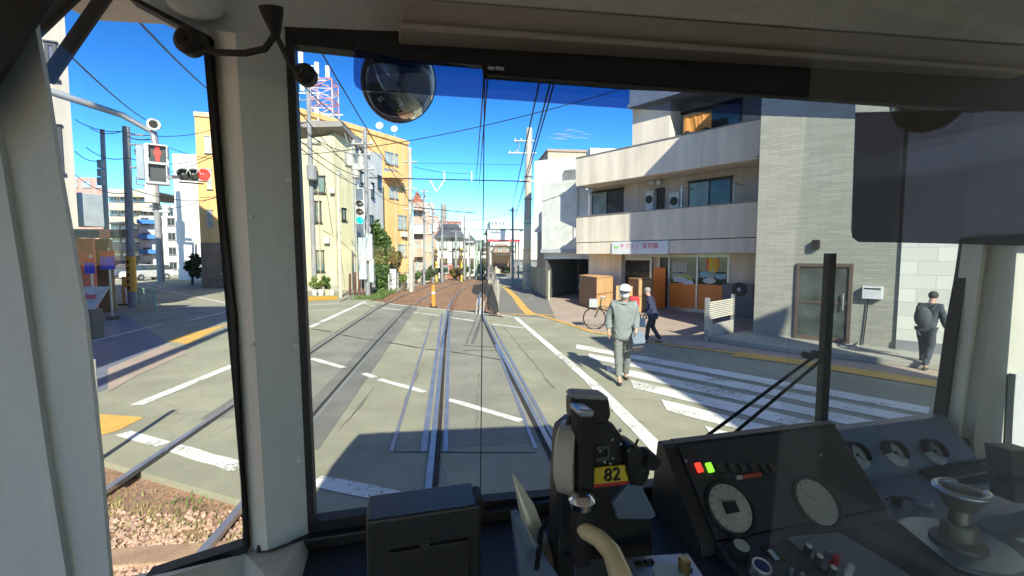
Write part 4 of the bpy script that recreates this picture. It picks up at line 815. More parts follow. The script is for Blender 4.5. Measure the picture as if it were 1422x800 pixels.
# air unit box and awning projecting
P0 = AT(101, 268, 18); P1 = AT(134, 315, 18); b = MB(); b.prism([(P0.x, 17.8, P1.z), (P1.x-.25, 17.8, P1.z), (P1.x, 18.4, P1.z), (P0.x, 18.4, P1.z)], (0, 0, P0.z-P1.z)); b.build('bay_box', mat('bay_grey', (.48, .50, .50), .6), nb, bevel=.03)
P0 = AT(98, 318, 16.5); P1 = AT(168, 331, 16.5); b = MB(); b.prism([(P0.x-3, 15.4, P1.z), (P1.x-.2, 16.5, P1.z), (P1.x-.3, 17.3, P1.z+.1), (P0.x-3, 17.3, P1.z+.1)], (0, 0, .25)); b.build('awning', mat('awning_dark', (.05, .04, .045), .7), nb)
P0 = AT(155, 321, 16.9); P1 = AT(171, 332, 16.9); b = MB(); b.box((P0.x, 16.35, P1.z), (P1.x-.1, 16.5, P0.z+.03)); b.build('awning_end', mat('awning_orange', (.88, .22, .09), .6), nb)
P0 = AT(96, 331, 17.2); P1 = AT(131, 376, 17.2); b = MB(); b.box((P0.x, 17.2, 0), (P1.x, 17.3, P0.z)); b.build('red_shopfront', mat('shop_red_bright', (.80, .12, .06), .5), nb)
P0 = AT(131, 332, 19.5); P1 = AT(156, 376, 19.5); b = MB(); b.box((P0.x, 19.4, 0), (P1.x, 19.6, P0.z)); b.build('shop_recess', mat('recess_amber', (.14, .07, .04), .3), nb)  # amber sheet darkened to read as the shaded recess of the shop
# banners
def banner(x0, y0, x1, y1, Y, lab, group):
    A, B_ = AT(x0, y0, Y), AT(x1, y1, Y); t = thing('banner', lab, 'banner', (B_.x, B_.y, 0), group); zm = B_.z+(A.z-B_.z)*.68; n = 8
    for nm, za, zb_, m_ in (('blue_cloth', B_.z, zm, mat('cloth_blue', (.05, .07, .60), .8)), ('red_cloth', zm, A.z, mat('cloth_red', (.80, .06, .05), .8))):
        b = MB(); w = B_.x-A.x
        b.loft([[(A.x+w*i/n, Y+.05*math.sin(i*1.3), za), (A.x+w*i/n, Y+.05*math.sin(i*1.3)+.02, za), (A.x+w*i/n, Y+.05*math.sin(i*1.3)+.02, zb_), (A.x+w*i/n, Y+.05*math.sin(i*1.3), zb_)] for i in range(n+1)]); b.build(nm, m_, t)
    b = MB(); b.tube([(A.x+w*.5, Y+.06, 0), (A.x+w*.5, Y+.06, A.z+.1)], .03); b.build('pole', alu, t); b = MB(); b.lathe([(.2, 0), (.18, .12)], (A.x+w*.5, Y+.06, 0), n=12); b.build('base', groove, t)
banner(116, 358, 133, 380, 15.5, 'narrower red and blue cloth banner close to the side window post', 'shop banners')
banner(138, 348, 161, 374, 17, 'wider red and blue cloth banner nearer the yellow wrapped pole', 'shop banners')
# sandwich board
A, B_ = AT(121, 398, 13.6), AT(141, 429, 13.2); t = thing('sandwich_board', 'pale shop board leaning on the pavement at the far left', 'sign', (A.x, 13.2, 0))
b = MB(); b.prism([(A.x, 13.5, A.z), (B_.x, 13.5, A.z), (B_.x-.1, 13.1, B_.z), (A.x-.05, 13.1, B_.z)], (0, .05, 0)); b.build('panel', mat('board_pale', (.5, .48, .44), .6, scale=6, var=.25), t)
b = MB(); b.box((A.x+.1, 13.0, 0.0), (B_.x-.1, 13.4, B_.z)); b.build('base', mat('base_dark', (.08, .09, .09), .6), t, bevel=.03)
b = MB(); b.box((A.x+.12, 13.28, A.z-.45), (A.x+.42, 13.33, A.z-.2)); b.build('poster', rosy, t)
# left poles
tA, BA, TA = pole('utility_pole', 184, 428, 176, .15, .13, pd, 'grey pole with yellow and black warning wrap on the left pavement', pxt=175)
b = MB(); za, zb_ = AT(184, 405, BA.y-.1).z, AT(182, 356, BA.y-.1).z; q = lambda z: BA.lerp(TA, z/TA.z); b.tube([q(za), q(zb_)], .175, 14); wr = b.build('warning_wrap', mat('wrap_yellow', (.72, .36, .03), .6), tA)
for k in range(5): b = MB(); c = q(za+(zb_-za)*(k+.6)/5.5); b.box((c.x-.05, c.y-.19, c.z-.06), (c.x+.05, c.y-.17, c.z+.07)); b.build('black_mark', groove, wr)
for py, s_ in ((232, 1), (200, 1), (186, 0)): arm(tA, q(AT(175, py, BA.y).z), AT(200, py+2, BA.y), .04, pd)
for p_ in ((186, 206, 209, 216), (192, 223, 201, 245)):
    A, B_ = AT(p_[0], p_[1], BA.y+.3), AT(p_[2], p_[3], BA.y+.3); b = MB(); b.box((A.x, A.y, B_.z), (B_.x, A.y+.2, A.z)); b.build('side_signal_box', mat('box_slate', (.16, .2, .26), .5), tA, bevel=.02)
b = MB(); b.tube([AT(189, 246, BA.y), AT(189, 256, BA.y), AT(200, 257, BA.y)], .03); b.build('bracket', pd, tA)
t, B_, T = pole('utility_pole', 152, 412, 180, .15, .10, mat('pole_dk', (.2, .2, .22), .7), 'thin dark pole with small transformer cans left of the warning wrapped pole', pxt=142)
for py in (228, 240, 252): b = MB(); b.lathe([(.16, -.2), (.16, .2)], AT(140, py, B_.y-.2), n=12); b.build('transformer', pd, t)
t, B_, T = pole('utility_pole', 224, 392, 215, .28, .22, pd, 'thick grey pole with white crossarms down the side street', pxt=214)
for py in (286, 292): arm(t, AT(198, py, B_.y), AT(236, py+2, B_.y), .12, wh)
for py, w_ in ((262, 8), (275, 8)): b = MB(); b.lathe([(.5, -.4), (.5, .4)], AT(211, py, B_.y-.6), n=12); b.build('transformer', ltg, t)
for x, yb, yt, lab, m_ in ((272, 392, 262, 'thin white pole at the corner before the ochre house', wh), (268, 392, 250, 'second thin white pole with a lamp, left of the corner pole', wh), (287, 396, 296, 'thin dark pole before the brown ground floor', bronze), (311, 396, 345, 'short white post near the side window edge', wh)):
    pole('thin_pole', x, yb, yt, .09, .07, m_, lab, cat='pole')
# guard rails on the left
def guardrail(p, q_, h, lab, m, n=5):
    A, B_ = G(*p), G(*q_); t = thing('guard_rail', lab, 'guard rail', A, 'pavement guard rails'); U = Vector((0, 0, h))
    b = MB(); b.tube([A, A+U, B_+U, B_], .035); b.build('tube_frame', m, t)
    b = MB(); 
    for k in range(1, n+1): c = A.lerp(B_, k/(n+1)); b.tube([c+U*.25, c+U*.95], .018, 6)
    b.tube([A+U*.25, B_+U*.25], .02, 6); b.build('bars', m, t)
rw = mat('rail_white', (.66, .70, .68), .5); rg = mat('rail_green', (.25, .42, .34), .5)
guardrail((194, 424), (217, 434), .8, 'white and green guard rail right of the warning wrapped pole', rg)
guardrail((158, 420), (176, 424), .8, 'pale guard rail left of the warning wrapped pole', rw); guardrail((136, 414), (150, 416), .85, 'white guard rail behind the pale shop board', rw)
guardrail((280, 397), (312, 400), 1.0, 'cream guard rail at the foot of the ochre house', mat('rail_cream', (.6, .55, .4), .5))
# yellow A-frame and planter beside pole
A = G(174, 424); t = thing('caution_stand', 'yellow caution stand leaning beside the wrapped pole', 'sign', A); b = MB(); b.prism([A+Vector((-.12, 0, 0)), A+Vector((.15, 0, 0)), A+Vector((.05, .1, 1.3)), A+Vector((-.15, .1, 1.3))], (0, .05, 0)); b.build('board', mat('stand_yellow', (.7, .5, .12), .6), t); b = MB(); b.box((A.x-.25, A.y-.1, 0), (A.x+.25, A.y+.25, .06)); b.build('foot', groove, t)
# hedge/tree masses -------------------------------------------------
def foliage(c, r, n, leaf, seedv=0, squash=1.0, lobes=6):
    rnd = random.Random(seedv); b = MB(); c = Vector(c)
    L = [(c+Vector((rnd.uniform(-.6, .6)*r.x, rnd.uniform(-.6, .6)*r.y, rnd.uniform(-.75, .75)*r.z)), rnd.uniform(.3, .6)) for _ in range(lobes)]
    for i in range(n):
        lc, lr = rnd.choice(L); d = Vector((rnd.gauss(0, 1), rnd.gauss(0, 1), rnd.gauss(0, 1))).normalized()*(rnd.random()**.35)
        p = lc+Vector((d.x*r.x*lr, d.y*r.y*lr, d.z*r.z*lr)); s_ = leaf*rnd.uniform(.6, 1.4)
        u = Vector((rnd.gauss(0, 1), rnd.gauss(0, 1), rnd.gauss(0, .6))).normalized()*s_; v = Vector((rnd.gauss(0, 1), rnd.gauss(0, 1), rnd.gauss(0, 1))).normalized()*s_*.6
        b.add([p-u, p-v, p+u, p+v], [(0, 1, 2, 3)])
    return b
def leafmat(name, c1, c2):
    m = mat(name, c1, .6, col2=c2, scale=2.5); b = m.node_tree.nodes['Principled BSDF']
    try: b.inputs['Transmission Weight'].default_value = 0
    except Exception: pass
    return m
lf = leafmat('leaf_green', (.045, .10, .02), (.11, .19, .04)); lf2 = leafmat('leaf_dark', (.03, .06, .02), (.06, .10, .03)); lf3 = leafmat('leaf_rust', (.18, .10, .03), (.10, .12, .03)); lf4 = leafmat('leaf_light', (.14, .22, .05), (.24, .30, .08))
def tree(x0, y0, x1, y1, Y, lab, m, n=2600, leaf=.12, sd=1, kind='tree', lobes=9):
    A, B_ = AT(x0, y0, Y), AT(x1, y1, Y); cx = (A.x+B_.x)/2; rx = (B_.x-A.x)/2; rz = (A.z-max(B_.z, .3))/2
    t = thing(kind, lab, 'tree' if kind == 'tree' else 'bush', (cx, Y, 0)); cz = A.z-rz
    foliage((cx, Y, cz), Vector((rx*1.05, rx*1.0, rz)), n, leaf, sd, lobes=lobes).build('crown', m, t)
    b = MB(); top = Vector((cx, Y, cz+rz*.5)); b.tube([(cx, Y, 0), (cx+.05, Y, cz*.5), top], [.12, .09, .03], 8)
    for k in range(5): a = k*1.3; b.tube([(cx, Y, cz*(.6+.1*k)), (cx+rx*.6*math.cos(a), Y+rx*.6*math.sin(a), cz+rz*(.1*k))], [.05, .015], 6)
    b.build('trunk', mat('bark', (.12, .08, .05), .9), t)
tree(512, 312, 545, 400, 30, 'tall bushy green tree beside the signal cabinets', lf, 5200, .13, 3, lobes=14)
tree(538, 348, 560, 404, 33, 'lower rusty green bush leaning toward the ochre wall', lf3, 2200, .12, 5, lobes=8)
tree(556, 375, 566, 405, 30, 'small grassy shrub between the two trackside cabinets', lf4, 500, .1, 6, 'bush', 4)
tree(432, 385, 456, 409, 27, 'light green potted shrub at the foot of the cream house', lf4, 900, .08, 8, 'bush', 5)
tree(447, 382, 462, 409, 27.5, 'small olive shrub right of the potted shrub', lf, 600, .08, 9, 'bush', 5)
tree(620, 372, 640, 390, 44, 'rust coloured bush before the slate roofed house', lf3, 900, .13, 10, 'bush', 6)
tree(636, 370, 652, 388, 45, 'yellow green bush with orange flowers at the bend', lf4, 700, .13, 11, 'bush', 5)
tree(590, 370, 606, 395, 38, 'dark green shrub behind the track fence', lf2, 700, .12, 12, 'bush', 5)
tree(640, 362, 680, 384, 58, 'dark hedge in front of the low white houses', lf2, 1400, .16, 13, 'bush', 9)
tree(692, 365, 722, 390, 52, 'dark bush seen behind the platform shelter', lf2, 900, .16, 14, 'bush', 7)
tree(252, 352, 280, 392, 38, 'dark hedge bush beside the tall white block', lf2, 1600, .14, 15, 'bush', 8)
leafblades('grass', lambda: (random.uniform(-5.6, -4.0), 23.5+random.uniform(0, 6), -.02), 1500, grn, .05, .2, .02, 'green grass verge beside the left track beyond the crossing', 'grass')
for i, (x, c) in enumerate(((437, (.6, .6, .58)), (446, (.7, .7, .68)), (455, (.55, .5, .4)), (461, (.62, .6, .55)))):
    P = G(x, 410); b = MB(); b.lathe([(.12, 0), (.18, .3), (.19, .33), (.16, .33)], P, n=14); b.build('plant_pot', mat('pot_%d' % i, c, .7), None, label=['grey flower pot nearest the left pillar', 'bright white flower pot under the light green shrub', 'tan flower pot beside the bright white one', 'cream flower pot nearest the thin cream pole'][i], cat='flower pot', group='flower pots')
# track fence posts and crossing bar on left side
lwx = []
t = thing('track_fence', 'low weathered fence along the left track at the bend', 'fence', AT(590, 395, 34)); 
for k in range(10):
    y = 29+k*2.2; p = track_pt(y, -4.6); b = MB(); b.box((p.x-.05, p.y-.05, 0), (p.x+.05, p.y+.05, 1.1)); b.build('post', conc, t)
b = MB(); pts = [track_pt(29+k*2.2, -4.6) for k in range(10)]
for z in (.4, .75, 1.05): b.tube([(p.x, p.y, z) for p in pts], .025, 6)
b.build('rail_wire', pd, t)
for (x, y, Y, m_, lab) in ((577, 384, 37, lf, 'mid green bush just right of the concrete pole by the left track'), (598, 378, 41, lf4, 'bright green bush along the weathered track fence'), (612, 380, 43, lf2, 'dark green bush at the foot of the grey pole before the slate roof'), (652, 376, 50, lf, 'green bush between the bend and the low white houses'), (668, 378, 48, lf4, 'light green bush beside the two green poles')):
    tree(x-7, y-8, x+8, y+10, Y, lab, m_, 600, .12, x, 'bush', 5)
for x, yb, yt, lab in ((589, 396, 262, 'slim grey pole before the brownish balconied house'), (601, 393, 290, 'slim grey pole between the pink houses and the chimney'), (645, 389, 300, 'slim dark pole left of the low white houses'), (652, 388, 322, 'short slim pole next to the low white houses')):
    Y = G(x, yb).y; t, B_, T = pole('thin_pole', x, yb, yt, .10, .07, pd, lab, cat='pole')
    for dy in (4, 14): arm(t, AT(x-6, yt+dy, Y), AT(x+6, yt+dy, Y), .035, alu)
    b = MB(); b.lathe([(.2, -.35), (.2, .35)], AT(x+3, yt+26, Y-.2), n=10); b.build('transformer', ltg, t)
for p, q_, y0, y1 in (((571, 262), (589, 268), 30, 35), ((589, 270), (614, 309), 35, 48), ((571, 275), (601, 294), 30, 40), ((601, 296), (645, 304), 40, 50), ((614, 312), (662, 338), 48, 55), ((571, 290), (614, 318), 30, 48), ((645, 306), (712, 294), 50, 40)):
    lwx.append((p, q_, y0, y1))
# warning device on the crossing (yellow/black stubs) near bend
for x, lab in ((606, 'left one of two striped crossing warning posts far down the track'), (641, 'right one of two striped crossing warning posts far down the track')):
    B_ = G(x, 391); t = thing('crossing_warning_post', lab, 'crossing signal', B_); 
    for k in range(5): b = MB(); b.tube([B_+Vector((0, 0, k*.6)), B_+Vector((0, 0, k*.6+.6))], .09, 10); b.build('shaft_band', groove if k % 2 else mat('warn_yellow', (.7, .5, .05), .6), t)
    for z in (2.2, 2.7): b = MB(); b.lathe([(.17, 0), (.17, .12)], B_+Vector((0, -.1, z)), (0, -1, 0), 14); b.build('lamp', groove, t)
# ================================================================ cars down the side street
def car(P, ang, col, lab, tall=1.45, L=3.9, nm='parked_car'):
    M = Matrix.Translation(P) @ Matrix.Rotation(ang, 4, 'Z'); t = thing(nm, lab, 'car', P, 'cars on the side street'); w = .82; m = mat('paint_'+lab[:12], col, .3, coat=.6)
    prof = [(-L/2, .3), (L/2, .3), (L/2, .62), (L/2-.15, .85), (L*.22, .95), (-L/2+.05, .95), (-L/2, .6)]
    b = MB(); b.prism([(x, -w, z) for x, z in prof], (0, 2*w, 0), M); b.build('body', m, t, bevel=.06)
    cab = [(-L/2+.12, .93), (L*.24, .93), (L*.08, tall), (-L/2+.35, tall)]
    b = MB(); b.loft([[(x, -w+.05, z) if z < 1 else (x, -w+.2, z) for x, z in cab], [(x, w-.05, z) if z < 1 else (x, w-.2, z) for x, z in cab]], M); b.build('greenhouse', dkglass, t, bevel=.03)
    b = MB(); b.box((-L/2+.35, -w+.2, tall-.03), (L*.08, w-.2, tall+.03), M); b.build('roof', m, t, bevel=.03)
    for sx in (-1, 1):
        for sy in (-1, 1):
            b = MB(); b.lathe([(.2, -.09), (.3, -.09), (.31, 0), (.3, .09), (.2, .09)], M @ Vector((sx*L*.31, sy*(w-.06), .31)), M.to_3x3() @ Vector((0, 1, 0)), 18); wv = b.build('wheel', groove, t)
            b = MB(); b.lathe([(.18, -.1), (.18, .1)], M @ Vector((sx*L*.31, sy*(w-.06), .31)), M.to_3x3() @ Vector((0, 1, 0)), 12); b.build('rim', alu, wv)
    for sy in (-.55, .55):
        b = MB(); b.box((L/2-.08, sy-.14, .6), (L/2+.015, sy+.14, .75), M); b.build('headlight', mat('headlamp', (.7, .72, .75), .2), t)
    b = MB(); b.box((L/2-.02, -.22, .38), (L/2+.02, .22, .5), M); b.build('number_plate', wh, t)
    return t
car(G(205, 389), R(-110), (.72, .73, .74), 'white small car just right of the warning wrapped pole')
car(G(192, 381)+Vector((-1, 4, 0)), R(-115), (.7, .7, .7), 'white car farther back between the poles')
car(G(177, 386), R(-105), (.12, .14, .2), 'dark blue car half hidden by the wrapped pole')
car(G(247, 385)+Vector((2, 3, 0)), R(-100), (.5, .55, .5), 'pale green kei car before the white block', 1.7, 3.3)
car(G(137, 384)+Vector((0, 3, 0)), R(-110), (.7, .7, .68), 'white van between the banners', 1.8, 4.2)

# ================================================================ overhead signals at left
Ys = 9.5
ar = thing('overhead_signal_pole', 'long grey arm reaching in from the upper left to carry the pedestrian signal', 'signal pole', AT(215, 185, Ys))
b = MB(); b.tube([AT(20, 108, Ys-1.0), AT(66, 126, Ys-.8), AT(170, 160, Ys-.2), AT(212, 184, Ys)], [.07, .065, .055, .045], 12); b.build('arm_tube', mat('arm_grey', (.33, .35, .37), .4, .3), ar)
b = MB(); b.tube([AT(213, 183, Ys), AT(216, 202, Ys)], .06, 10); b.build('drop_pipe', MC['arm_grey'], ar)
P = AT(214, 173, Ys-.1); b = MB(); b.lathe([(.04, .2), (.08, .16), (.095, 0), (.11, -.05), (.09, -.05)], P, Vector((-.35, 1, .1)), 18); cam_ = b.build('camera_housing', wh, ar, smooth=True); b = MB(); b.lathe([(.07, 0), (.07, .02)], P+Vector((.02, -.06, -.005)), Vector((-.35, 1, .1)), 18); b.build('lens', groove, cam_)
ps = thing('pedestrian_signal', 'white pedestrian signal with a lit red standing man above a dark lower lamp', 'pedestrian light', AT(217, 257, Ys))
vd = Vector((AT(217, 220, Ys).x, Ys, 0)).normalized(); pf = Fr(AT(218, 228, Ys), (vd.y, -vd.x, 0), (0, 0, 1))
a0, a1, b0, b1 = pf.rect(199, 200, 237, 256); b = MB(); b.box((a0, b0, -.22), (a1, b1, 0), pf.M); b.build('housing', mat('ped_white', (.70, .73, .72), .4), ps, bevel=.035)
b = MB(); b.box((a0-.12, b0+.08, -.18), (a0-.004, b1-.05, -.06), pf.M); b.build('side_plate', mat('side_grey', (.3, .36, .42), .5), ps, bevel=.015)
for k, (y0, y1) in enumerate(((203, 225), (229, 252))):
    c0, c1, d0_, d1 = pf.rect(206, y0, 231, y1); b = MB(); b.box((c0, d0_, 0), (c1, d1, .008), pf.M); sc2 = b.build('lamp_face', mat('lamp_dark%d' % k, (.07, .075, .07), .35), ps)
    b = MB(); b.box((c0-.02, d1, 0), (c1+.02, d1+.02, .09), pf.M); b.box((c0-.02, d0_+.1, 0), (c0-.004, d1, .07), pf.M); b.box((c1+.004, d0_+.1, 0), (c1+.02, d1, .07), pf.M); b.build('hood', MC['ped_white'], ps)
    if k == 0:
        cx = (c0+c1)/2; zc = (d0_+d1)/2; kk = (d1-d0_)/.36; rm = mat('red_man', (1, .03, .02), .4, emit=1.3); b = MB()
        b.lathe([(.04*kk, 0), (.04*kk, .006)], pf.P(cx, zc+.11*kk, .01), pf.n, 14); b.prism([pf.P(cx+u*kk, zc+w_*kk, .01) for u, w_ in ((-.06, .065), (.06, .065), (.06, -.03), (.035, -.04), (.03, -.16), (-.03, -.16), (-.035, -.04), (-.06, -.03))], pf.n*.006); b.build('red_figure', rm, sc2)
hs = thing('traffic_signal', 'horizontal three lamp traffic signal with its right lamp lit red', 'traffic light', AT(268, 252, Ys+2))
Yh = Ys+2.2; hv = Vector((AT(268, 243, Yh).x, Yh, 0)).normalized(); hf = Fr(AT(268, 243, Yh), (hv.y, -hv.x, 0), (0, 0, 1)); a0, a1, b0, b1 = hf.rect(247, 235, 290, 251)
b = MB(); b.box((a0, b0, -.15), (a1, b1, 0), hf.M); b.build('housing', mat('hs_white', (.68, .70, .68), .4), hs, bevel=.06)
for k, x in enumerate((255, 269, 283)):
    c0, d0_ = hf.hit(x, 243); r = .13; b = MB(); b.lathe([(r, 0), (r*.7, .03), (.001, .05)], hf.P(c0, d0_, 0), hf.n, 18); b.build('lens', mat('hs_red', (1, .03, .02), .3, emit=1.3) if k == 2 else mat('hs_dark', (.06, .065, .05), .3), hs)
    b = MB(); b.loft([[hf.P(c0+math.cos(a)*r*1.1, d0_+math.sin(a)*r*1.1, 0), hf.P(c0+math.cos(a)*r*1.1, d0_+math.sin(a)*r*1.1, .16), hf.P(c0+math.cos(a)*r*1.02, d0_+math.sin(a)*r*1.02, .16), hf.P(c0+math.cos(a)*r*1.02, d0_+math.sin(a)*r*1.02, 0)] for a in [math.pi*j/10 for j in range(11)]]); b.build('visor', MC['hs_white'], hs)
arm(hs, AT(236, 246, Ys), AT(249, 246, Yh), .04, MC['arm_grey'], 'bracket'); b = MB(); b.tube([hf.P(a0, b0-.06, .02), hf.P(a1-.1, b0-.06, .02)], .018); b.build('lower_bar', bronze, hs)
# white post right next to the door pillar
B_ = G(131, 640); b = MB(); T = AT(127, 500, B_.y); b.tube([(T.x, T.y, 0), T], .035, 12); b.build('marker_post', mat('post_white', (.7, .66, .55), .5), None, label='slim whitish marker post standing close beside the tram door pillar', cat='post')

# ================================================================ wires
wm_ = mat('cable_black', (.02, .022, .025), .6)
def wire(p, q_, Y0, Y1, lab, sag=0.0, r=.012, name='overhead_wire', group='overhead wires', n=14):
    A, B_ = AT(*p, Y0), AT(*q_, Y1); pts = [A.lerp(B_, k/n)-Vector((0, 0, sag*4*(k/n)*(1-k/n))) for k in range(n+1)]
    b = MB(); b.tube(pts, r, 5); return b.build(name, wm_, None, label=lab, cat='cable', group=group)
lw = 'thin black cable crossing the sky over the side street'
for p, q_, y0, y1, s_ in (((95, 75), (205, 168), 9, 20, .1), ((160, -5), (290, 125), 6, 14, .05), ((104, 166), (172, 182), 22, 22, .2), ((172, 184), (300, 178), 20, 30, .3), ((125, 178), (172, 181), 24, 22, .2), ((120, 205), (173, 220), 22, 20, .2), ((172, 218), (300, 210), 20, 30, .5),
                    ((172, 186), (212, 193), 20, 12, .1), ((104, 210), (142, 222), 22, 21, .2), ((180, 262), (310, 272), 20, 32, .4), ((235, 290), (310, 270), 30, 32, .1), ((223, 200), (310, 222), 30, 32, .2), ((104, 242), (175, 268), 24, 20, .3), ((233, 240), (300, 215), 30, 25, .1)):
    wire(p, q_, y0, y1, lw, s_, .018)
lc_ = 'thin black cable slanting across the left buildings to the signal pole'
for p, q_, y0, y1, s_ in (((410, 190), (500, 245), 14, 25, .2), ((410, 200), (510, 262), 14, 25, .2), ((412, 150), (490, 236), 14, 25, .1), ((410, 168), (478, 222), 14, 25, .1), ((440, 62), (575, 290), 9, 30, 0), ((408, 175), (500, 215), 14, 25, .2), ((515, 240), (570, 262), 26, 30, .3), ((515, 262), (570, 285), 26, 30, .3), ((450, 240), (462, 325), 26, 26, 0), ((575, 232), (660, 240), 30, 40, .2), ((412, 110), (560, 245), 14, 30, .1)):
    wire(p, q_, y0, y1, lc_, s_, .016)
for p, q_, y0, y1 in lwx: wire(p, q_, y0, y1, 'thin black cable strung between the slim poles along the curving track', .25, .02)
wire((420, 215), (880, 119), 25, 17, 'long single black cable sloping up to the right across the whole windscreen', .4, .02)
lt = 'trolley wire running over the right hand track toward the station'
for p, q_, y0, y1 in (((752, 100), (708, 300), 5, 38), ((768, 100), (714, 305), 5, 40), ((774, 100), (716, 300), 5, 40), ((676, 60), (660, 262), 4.5, 30), ((681, 60), (664, 270), 4.5, 30)):
    wire(p, q_, y0, y1, lt, 0.05, .012, 'trolley_wire', 'trolley wires')
for p, q_, y0, lab in (((512, 247), (735, 252), 27, 'straight span bar across both tracks at the crossing poles'), ((575, 288), (660, 296), 34, 'second span bar across the left track farther on'), ((600, 317), (722, 320), 42, 'third span bar near the platform shelter'), ((560, 226), (722, 229), 30, 'faint upper span wire between the concrete poles')):
    wire(p, q_, y0, y0+.5, lab, 0.0, .035 if 'bar' in lab else .012, 'span_bar', 'span bars')
b = MB()
for x in (617, 655): b.tube([AT(x, 251, 27), AT(x, 238, 27)], .04)
b.tube([AT(597, 250, 27), AT(604, 263, 27), AT(606, 266, 27)], .04); b.tube([AT(617, 250, 27), AT(609, 263, 27), AT(606, 266, 27)], .04); b.build('insulator_hanger', wh, None, label='white insulators and forked hanger on the nearest span bar', cat='insulator')
wire((1050, 218), (1260, 170), 12.5, 10.5, 'black cable passing close before the grey brick wall', .02, .014)
# cloud
m = bpy.data.materials.new('cloud_white'); m.use_nodes = True; N = m.node_tree.nodes; L = m.node_tree.links
bs = N['Principled BSDF']; bs.inputs['Base Color'].default_value = (.85, .87, .9, 1); bs.inputs['Roughness'].default_value = 1
lwt = N.new('ShaderNodeLayerWeight'); lwt.inputs[0].default_value = .5; tcn = N.new('ShaderNodeTexCoord'); nn = N.new('ShaderNodeTexNoise'); nn.inputs['Scale'].default_value = .06; nn.inputs['Detail'].default_value = 6; L.new(tcn.outputs['Object'], nn.inputs[0])
mm = N.new('ShaderNodeMath'); mm.operation = 'MULTIPLY'; iv = N.new('ShaderNodeMath'); iv.operation = 'SUBTRACT'; iv.inputs[0].default_value = 1; L.new(lwt.outputs['Facing'], iv.inputs[1]); pw_ = N.new('ShaderNodeMath'); pw_.operation = 'POWER'; pw_.inputs[1].default_value = 2.5; L.new(iv.outputs[0], pw_.inputs[0]); L.new(nn.outputs[0], mm.inputs[0]); L.new(pw_.outputs[0], mm.inputs[1])
m2 = N.new('ShaderNodeMapRange'); m2.inputs['From Min'].default_value = .08; m2.inputs['From Max'].default_value = .5; m2.inputs['To Max'].default_value = .45; L.new(mm.outputs[0], m2.inputs[0]); L.new(m2.outputs[0], bs.inputs['Alpha'])
b = MB()
for (x, y, r, sx) in ((775, 189, 9, 3.0), (790, 185, 13, 1.6), (800, 187, 12, 1.8), (812, 189, 8, 2.5), (783, 190, 10, 2.4)):
    b.ball(AT(x, y, 900), r*1.0, 24, sc3=(sx, 2, .45))
b.build('cloud', m, None, smooth=True, kind='structure')
# pigeon/crow none

# ================================================================ PEOPLE
def skinmesh(name, V, E, rad, m, parent, loc, root=0, sub=2):
    me = bpy.data.meshes.new(name+'_src'); me.from_pydata(V, E, []); me.update(); o = bpy.data.objects.new(name+'_src', me); C.objects.link(o)
    o.modifiers.new('s', 'SKIN'); s_ = o.modifiers.new('d', 'SUBSURF'); s_.levels = sub; s_.render_levels = sub
    lay = me.skin_vertices[0].data
    for i, r in enumerate(rad): lay[i].radius = r if isinstance(r, tuple) else (r, r); lay[i].use_root = (i == root)
    dg = bpy.context.evaluated_depsgraph_get(); dg.update(); me2 = bpy.data.meshes.new_from_object(o.evaluated_get(dg)); me2.name = name; bpy.data.objects.remove(o)
    if name in ('jacket', 'trousers'):
        amp = .007 if name == 'jacket' else .006
        nv = [v.normal.copy() for v in me2.vertices]
        for v, n_ in zip(me2.vertices, nv):
            c_ = v.co; q_ = noise.noise(Vector((c_.x*9, c_.y*9, c_.z*14+3*noise.noise(c_*4)))); v.co += n_*amp*(1-abs(q_)*4)
    me2.materials.clear(); me2.materials.append(m)
    for p in me2.polygons: p.use_smooth = True; p.material_index = 0
    ob_ = bpy.data.objects.new(name, me2); C.objects.link(ob_); ob_.parent = parent; WL[ob_.name] = loc; return ob_
skin = mat('skin', (.50, .30, .22), .6, var=.05)
